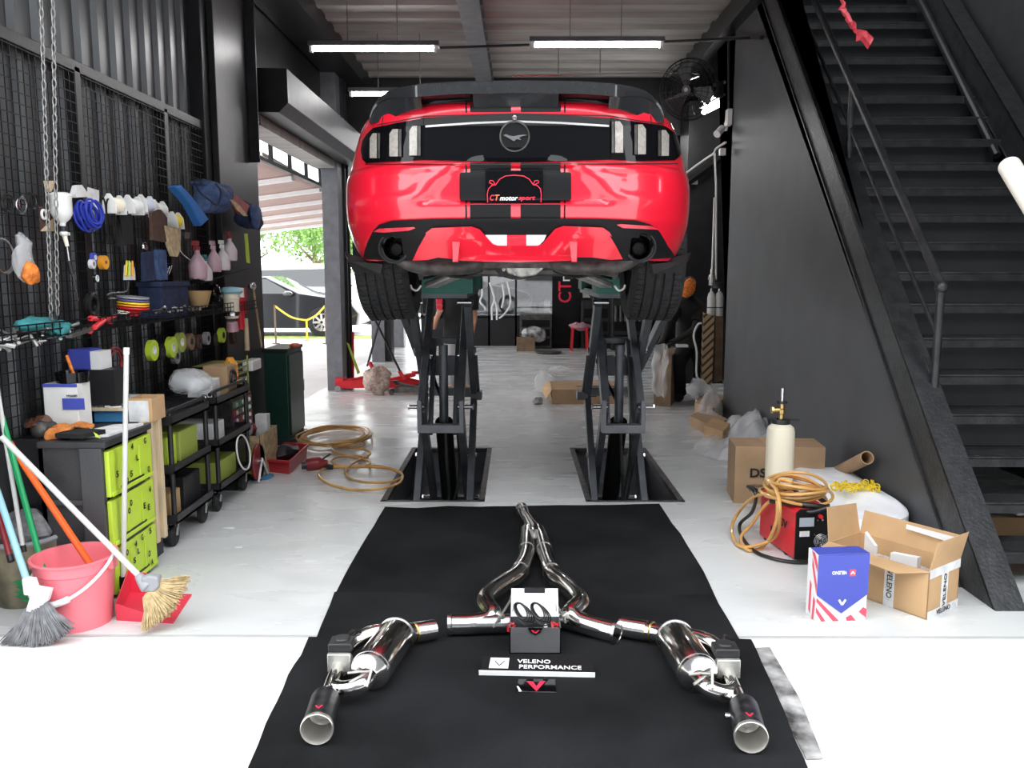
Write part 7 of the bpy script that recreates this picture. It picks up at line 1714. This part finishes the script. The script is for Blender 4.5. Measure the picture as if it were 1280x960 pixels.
q = P(875,478,Z=.0); bag((P(874,470,Y=9.0).x,9.0,.24),(.14,.1,.1),'plastic_bag','bagfilm','clear plastic bag at the foot of the striped board','plastic bag',8)
# trolley jacks at the left opening
def jack(base, yaw, col, label, sc=1.0, hdl=True, hl=.95):
    t = thing('trolley_jack', label, 'jack', base); R = Matrix.Rotation(yaw,4,'Z'); b = V(base)
    def T(x, y, z): return b+R@V((x*sc,y*sc,z*sc))
    for s in (-1,1):
        mb = MB(); mb.prism([T(-.3,s*.12,.04),T(.3,s*.12,.04),T(.3,s*.12,.1),T(.1,s*.12,.15),T(-.25,s*.12,.13),T(-.3,s*.12,.1)], R@V((0,.012*s,0))); obj('side_plate', mb, col, t, smooth=0)
        mb = MB(); mb.cyl(T(.27,s*.13,.045),T(.27,s*.17,.045),.045*sc); obj('wheel', mb, 'castdark', t)
        mb = MB(); mb.cyl(T(-.27,s*.13,.04),T(-.27,s*.16,.04),.04*sc); obj('caster', mb, 'steel', t)
    mb = MB(); mb.bar(T(-.1,0,.12),T(.24,0,.2),.1*sc,.05*sc); mb.cyl(T(.24,0,.2),T(.24,0,.24),.05*sc); obj('lift_arm', mb, col, t)
    mb = MB(); mb.cyl(T(-.24,0,.1),T(.0,0,.12),.045*sc); mb.box(T(-.24,0,.12),(.1*sc,.2*sc,.1*sc)); obj('pump', mb, col, t)
    e = T(-.34,0,.36); mb = MB(); mb.tube([T(-.24,0,.14), e],.026*sc,10); sk = obj('handle_socket', mb, col, t)
    return t
yj = P(465,488,Z=0)
yj = P(449,488,Z=0)
jack((yj.x-.0,yj.y+.05,0), .15, 'red2', 'red trolley jack standing by the grey pillar')
jack((P(499,487,Z=0).x-.03,P(499,487,Z=0).y,0), .1, 'red2', 'second red trolley jack, with a checked bag thrown over it')
jack((P(527,490,Z=0).x-.14,10.2,0), 3.0, 'castdark', 'dark grey trolley jack beside the left lift', .7)
def rod(a, b, r, mt, nm, label, cat, **k):
    mb = MB(); mb.cyl(a, b, r, seg=10); return solo(nm, mb, mt, label, cat)
rod(P(459,458,Y=10.6),P(475,400,Y=10.6),.014,'blackhose','pry_bar','black steel bar leaning up to the left from the red jack','bar')
rod(P(503,470,Y=10.2),P(467,396,Y=10.1),.014,'blackhose','pry_bar','long black steel bar leaning left from the dark jack','bar')
rod(P(506,474,Y=10.18),P(499,464,Y=10.2),.024,'red2','rubber_sleeve','short red sleeve at the foot of the long black bar','sleeve')
rod(P(441,475,Y=10.9),P(441,415,Y=10.9),.018,'red2','red_post','thin red post against the black shutter rail','post')
mb = MB(); mb.prism([P(433,428,Y=10.7),P(436,430,Y=10.7),P(450,466,Y=10.7),P(447,468,Y=10.7)], (0,.02,0)); solo('wiper_strip', mb, 'lime', 'lime and yellow strip leaning behind the red jack', 'strip', smooth=0)
q = P(473,478,Y=10.2); bag((q.x,10.1,.2),(.17,.12,.17),'tote_bag','bagcheck','red and white checked bag heaped on the second jack','bag',3,.45)
# red stool with a cloth
a = P(724,438,Z=0); t = thing('stool', 'small red stool at the back with a pink cloth on it', 'stool', a)
zt_ = P(724,411,Y=a.y).z
for dx, dy in ((-.13,-.13),(.13,-.13),(-.13,.13),(.13,.13)): obj('leg', MB().bar(a+V((dx*1.2,dy*1.2,0)), V((a.x+dx,a.y+dy,zt_)), .035,.035), 'red2', t, smooth=0)
obj('seat', MB().bb(a.x-.16,a.x+.16,a.y-.16,a.y+.16,zt_,zt_+.03), 'red2', t, smooth=0, bevel=.01)
mb = MB(); mb.ell((a.x,a.y-.05,zt_+.05),(.2,.16,.06),16); mb.jitter(.05,14); solo('cloth', mb, 'pinkplastic', 'pink cloth crumpled on the red stool', 'cloth')
# banner and dark storage along the rear wall
Yb = 16.6
x0, x1 = P(690,400,Y=Yb).x, P(722,400,Y=Yb).x
mb = MB(); mb.bb(x0,x1,Yb,Yb+.03,0.02,2.3).bb(x0-.05,x1+.05,Yb-.15,Yb+.15,0,.03); bn = solo('banner', mb, 'satinblack', 'tall black roll-up banner with red and white vertical lettering', 'banner', smooth=0)
q = P(706,365,Y=Yb-.01); text('CT', 'lettering', 'redmark', bn, q, (0,0,1), (-1,0,0), .42, .26, bold=.01)
q = P(708,345,Y=Yb-.01); text('m', 'lettering', 'whitemark', bn, q, (0,0,1), (-1,0,0), .2, .14, bold=.01)
def darkbox(px0, px1, py0, py1, Y, d, label, mt='blackplastic', nm='storage_cabinet', cat='cabinet'):
    x0, x1 = P(px0,400,Y=Y).x, P(px1,400,Y=Y).x; z = P(px0,py0,Y=Y).z
    mb = MB(); mb.bb(x0,x1,Y,Y+d,0,z); t = solo(nm, mb, mt, label, cat, smooth=0, bevel=.01)
    for k in range(3):
        zz = z*(.2+.27*k); mb = MB(); mb.bb(x0+.04,x1-.04,Y-.012,Y,zz-.1*z,zz+.1*z); obj('drawer', mb, 'satinblack', t, smooth=0)
    return t
darkbox(650,690,393,430,16.3,.5,'dark toolbox with clutter standing below the rear glass','castdark','tool_chest','tool chest')
darkbox(765,815,372,430,16.0,.6,'tall black cabinet at the back, seen inside the right lift')
darkbox(727,762,376,430,16.4,.5,'black cabinet at the back beside the banner')
mb = MB(); 
for k in range(7): mb.cyl(P(770+k*6,402,Y=15.9),P(770+k*6,382,Y=15.9),.03,seg=8)
solo('hanging_tools', mb, 'castdark', 'row of dark tools hanging on the tall black cabinet', 'tools', kind='stuff')
q = P(662,420,Y=16.1); bag((q.x+.1,16.05,.32),(.25,.15,.14),'crumpled_box','wornmetal','crumpled silver and black packing in front of the dark toolbox','packing',6)
q = P(662,424,Y=15.9); mb = MB(); mb.bb(q.x-.25,q.x+.1,15.8,16.0,0,.26); solo('parts_carton', mb, 'carddark', 'small dark brown carton in front of the dark toolbox', 'box', smooth=0)
mb = MB(); q = P(680,428,Z=0); mb.lathe([(0,0),(.2,0),(.25,.03),(.24,.035),(0,.03)], (q.x,15.4,0)); solo('drip_pan', mb, 'castdark', 'round dark pan on the floor by the rear wall', 'pan')
mb = MB(); mb.bb(P(723,0,Y=15.8).x+.15,P(760,0,Y=15.8).x+.1,15.9,15.94,P(740,372,Y=15.9).z,P(740,358,Y=15.9).z); solo('display_board', mb, 'alu', 'grey box end seen between the banner and the right lift', 'board', smooth=0)
# white line sticker on the glass showing a pipe set
Ys = YB-.005
mb = MB()
for pts in ([(612,353),(616,365),(618,375),(615,385),(615,400)],[(618,375),(621,385),(621,400)],[(602,357),(603,368),(600,377),(606,384),(607,388)],[(634,352),(637,365),(638,380),(632,391),(624,398)],[(628,355),(630,370),(627,385)]):
    mb.tube(smooth_pts([P(x,y,Y=Ys) for x, y in pts],3), .022, 6)
solo('window_sticker', mb, 'whitemark', 'white line drawing of pipes stuck on the rear glass', 'sticker')
# ================================================================== outside
def wheel_at(t, c, ax_, r, w_):
    o = obj('wheel', MB().lathe([(r*.62,-w_/2),(r*.95,-w_/2),(r,-w_*.3),(r,w_*.3),(r*.95,w_/2),(r*.62,w_/2)], c, ax_, 32), 'rubber', t)
    mb = MB(); mb.lathe([(0,.02),(r*.2,.03),(r*.62,w_*.4),(r*.62,-w_*.4)], c, ax_, 28)
    for k in range(8):
        a = 2*PI*k/8; u = V(ax_).orthogonal().normalized(); v = V(ax_).cross(u); d = u*math.cos(a)+v*math.sin(a); mb.bar(V(c)+V(ax_)*w_*.35+d*r*.1, V(c)+V(ax_)*w_*.42+d*r*.6, .05, .03, V(ax_))
    obj('rim', mb, 'steel', o)
def vehicle(loc, yaw, prof, glass, L, W, wh, wr, bodym, label, low=None):
    """side profile (x along the length, z) swept across the width with tumblehome"""
    t = thing('parked_car', label, 'car', loc); R = Matrix.Rotation(yaw,4,'Z'); b = V(loc)
    def T(x, y, z): return b+R@V((x,y,z))
    mb = MB(); rows = []
    for s, sc in ((-1,.0),(-1,.8),(-.94,1),(-.5,1.02),(.5,1.02),(.94,1),(1,.8),(1,.0)):
        row = []
        for x, z in prof:
            inn = max(0, z-.85)*.28 if z > .85 else 0
            y = s*(W/2-inn); zz = z if abs(s) < 1 else .25+(z-.25)*(.97)
            if sc == 0: continue
            row.append(mb.v(T(x*(.985 if sc == .8 else 1), y, zz)))
        if row: rows.append(row)
    n = len(prof)
    for a, c in zip(rows, rows[1:]):
        for k in range(n): mb._f([a[k], a[(k+1)%n], c[(k+1)%n], c[k]])
    mb._f(rows[0][::-1]); mb._f(rows[-1]); bd = obj('body', mb, bodym, t, smooth=40)
    for s in (-1,1):
        for q in glass:
            mb = MB(); mb.prism([T(x, s*(W/2-max(0,z-.85)*.28+.004), z) for x, z in q], R@V((0,s*.012,0))); obj('side_window', mb, 'carglass', bd, smooth=0)
        if low: mb = MB(); mb.prism([T(x, s*(W/2+.004), z) for x, z in low], R@V((0,s*.012,0))); obj('lower_panel', mb, 'carblack', bd, smooth=0)
        for x in wh: wheel_at(t, T(x, s*(W/2-.08), wr), R@V((0,s,0)), wr, .22)
        mb = MB(); mb.ell(T(wh[1]-.75 if wh[1] > 0 else 0, s*(W/2+.08), 1.0), (.12,.09,.07), 12); obj('door_mirror', mb, bodym, bd)
    return t
coupe = [(-2.25,.35),(-2.3,.7),(-2.2,.95),(-1.5,1.08),(-.7,1.36),(.1,1.4),(.9,1.02),(1.6,.92),(2.15,.75),(2.3,.55),(2.25,.28),(1.0,.2),(-1.5,.2)]
cx_ = P(348,420,Z=0); q = P(403,421,Z=0)
vehicle((q.x-1.42,q.y+.9,0), 0, coupe, [[(-1.2,1.06),(-.65,1.3),(-.1,1.34),(-.1,1.0)],[(0,1.0),(0,1.34),(.15,1.33),(.75,1.0)]], 4.6, 1.85, (-1.42,1.42), .34, 'carblack', 'black sports car parked outside the left opening behind the rope fence')
wg = [(-2.2,.35),(-2.25,.9),(-2.15,1.5),(-1.9,1.72),(.3,1.75),(1.1,1.2),(2.1,1.0),(2.3,.7),(2.3,.3),(0,.25)]
vehicle((q.x-1.0,q.y+5.5,0), 0, wg, [[(-2.0,1.1),(-1.85,1.55),(.2,1.6),(.85,1.1)]], 4.5, 1.8, (-1.4,1.4), .36, 'carwhite', 'white car parked farther out beyond the black sports car')
q = P(672,404,Y=34); vehicle((q.x+.3,36,0), PI, wg, [[(-2.0,1.15),(-1.85,1.58),(-.9,1.6),(-.9,1.15)],[(-.8,1.15),(-.8,1.6),(.2,1.6),(.85,1.15)]], 4.5, 1.85, (-1.4,1.4), .36, 'carwhite', 'white people carrier seen through the rear glass, right of centre')
vehicle((P(610,400,Y=30).x-.7,31,0), 0, coupe, [[(-1.2,1.06),(-.65,1.3),(-.1,1.34),(-.1,1.0)]], 4.5, 1.85, (-1.42,1.42), .34, 'carwhite', 'white car seen through the rear glass, left of centre')
vehicle((P(448,420,Z=0).x+.5,P(448,398,Z=0).y+.3,0), .0, coupe, [[(-1.2,1.06),(-.65,1.3),(-.1,1.34),(-.1,1.0)]], 4.5, 1.85, (-1.42,1.42), .34, 'carblack', 'dark car parked beyond the grey pillar, seen beside the left tyre')
# rope fence
ya = P(345,428,Z=0).y; fx = [P(x,425,Z=0) for x in (345,385,408)]
for k, (p, l) in enumerate(zip([P(345,430,Z=0),P(384,426,Z=0),P(408,430,Z=0)], ('left','middle','right'))):
    mb = MB(); h = .82 if k != 1 else .45; mb.cyl(p, p+V((0,0,h)), .02, seg=10); mb.cyl(p, p+V((0,0,.02)), .08); solo('fence_post', mb, 'bark' if k != 1 else 'yellow', l+' post of the rope fence outside the left opening', 'post', 'rope fence posts')
a, b, c = P(345,430,Z=0)+V((0,0,.8)), P(384,426,Z=0)+V((0,0,.45)), P(408,430,Z=0)+V((0,0,.8))
mb = MB(); mb.tube(smooth_pts([a,(a*.5+b*.5)+V((0,0,-.08)),b],6),.02,6); mb.tube(smooth_pts([b,(c*.5+b*.5)+V((0,0,-.05)),c],6),.02,6); solo('rope', mb, 'yellow', 'yellow rope sagging between the fence posts', 'rope')
mb = MB(); g0 = P(340,424,Z=0).y; mb.bb(-22,-2.9,g0+.2,g0+1.1,-.0,.012); o = solo('grass', mb, 'grass', 'strip of dry grass in front of the parked black sports car', 'grass', smooth=0); o['kind'] = 'stuff'
# awning outside the left opening
AX0, AX1, AZ0, AZ1 = -2.62, -5.6, P(323,200,X=-2.62).z, 2.32
def aw(x): f = (x-AX0)/(AX1-AX0); return AZ0+(AZ1-AZ0)*f
t = thing('awning', 'pinkish grey awning with pale bars outside the left opening', 'awning', (AX1,12,0))
mb = MB(); mb.prism([(AX0,6.5,AZ0),(AX0,17.5,AZ0),(AX1,17.5,AZ1),(AX1,6.5,AZ1)], (0,0,.02)); obj('fabric', mb, 'awning', t, smooth=0)
for k, y in enumerate((7.2,8.6,10.0,11.4,12.8,14.2,15.6,17.0)):
    mb = MB(); mb.bar((AX0,y,AZ0-.04),(AX1,y+.6,AZ1-.04),.09,.05); obj('bar', mb, 'white', t, smooth=0)
mb = MB(); mb.bar((AX1,6.5,AZ1-.03),(AX1,17.6,AZ1-.03),.06,.06); obj('front_rail', mb, 'white', t, smooth=0)
for y in (7,17.4): mb = MB(); mb.bar((AX1,y,0),(AX1,y,AZ1),.06,.06); obj('post', mb, 'white', t, smooth=0)
mb = MB(); a = P(325,192,X=-2.7); b = P(405,236,X=-2.7); mb.bar(a, b, .05, .04); obj('wall_rail', mb, 'white', t, smooth=0)
# trees beyond
def tree(x, y, h, r, seed, label):
    t = thing('tree', label, 'tree', (x,y,0), 'trees beyond the parked cars'); rr = random.Random(seed)
    mb = MB(); mb.tube([(x,y,0),(x+.1,y,h*.35),(x,y+.1,h*.6)], [.2,.15,.08], 10)
    for k in range(6):
        a = rr.uniform(0,2*PI); mb.tube([(x,y,h*(.3+.05*k)), (x+math.cos(a)*r*.7, y+math.sin(a)*r*.7, h*(.5+.06*k))], [.08,.03], 6)
    obj('trunk', mb, 'bark', t)
    mb = MB(); cl = [(V((rr.gauss(0,.4)*r, rr.gauss(0,.4)*r, h*.68+rr.gauss(0,.14)*h)), rr.uniform(.3,.55)*r) for _ in range(14)]
    for k in range(2600):
        c, cr = rr.choice(cl); d = V((rr.gauss(0,1),rr.gauss(0,1),rr.gauss(0,1))).normalized()
        p = V((x,y,0))+c+d*cr*rr.uniform(.7,1.05); u = V((rr.gauss(0,1),rr.gauss(0,1),rr.gauss(0,1))).normalized(); v = u.orthogonal().normalized(); s = rr.uniform(.07,.15)
        mb._f([mb.v(p+u*s), mb.v(p+v*s*.5), mb.v(p-u*s), mb.v(p-v*s*.5)])
    obj('crown', mb, 'leaf', t, smooth=0, recalc=False)
tree(-11.5,34,4.6,2.4,1,'bushy green tree beyond the parked cars, leftmost'); tree(-6.2,33,4.2,2.0,2,'bushy green tree seen beside the grey pillar, beyond the cars')
tree(-17,42,5.5,3,3,'taller green tree farther off, behind the other two'); tree(-9.4,39,5,2.3,4,'green tree filling the gap between the two nearer ones')
# unseen dark facade added across the forecourt to darken reflections in the car tail
mb = MB(); mb.bb(-16,18,-11.5,-11,0,10)
struct('added_dark_facade', mb, 'darkwall', smooth=0)
# ================================================================== light
sc = bpy.context.scene
w = bpy.data.worlds.new('world'); sc.world = w; w.use_nodes = True
w.node_tree.nodes['Background'].inputs[0].default_value = (.93,.965,1,1)
w.node_tree.nodes['Background'].inputs[1].default_value = 2.0
sc.view_settings.view_transform = 'Standard'; sc.view_settings.look = 'None'
sc.view_settings.gamma = 1; sc.view_settings.use_curve_mapping = False; sc.view_settings.exposure = 1.32
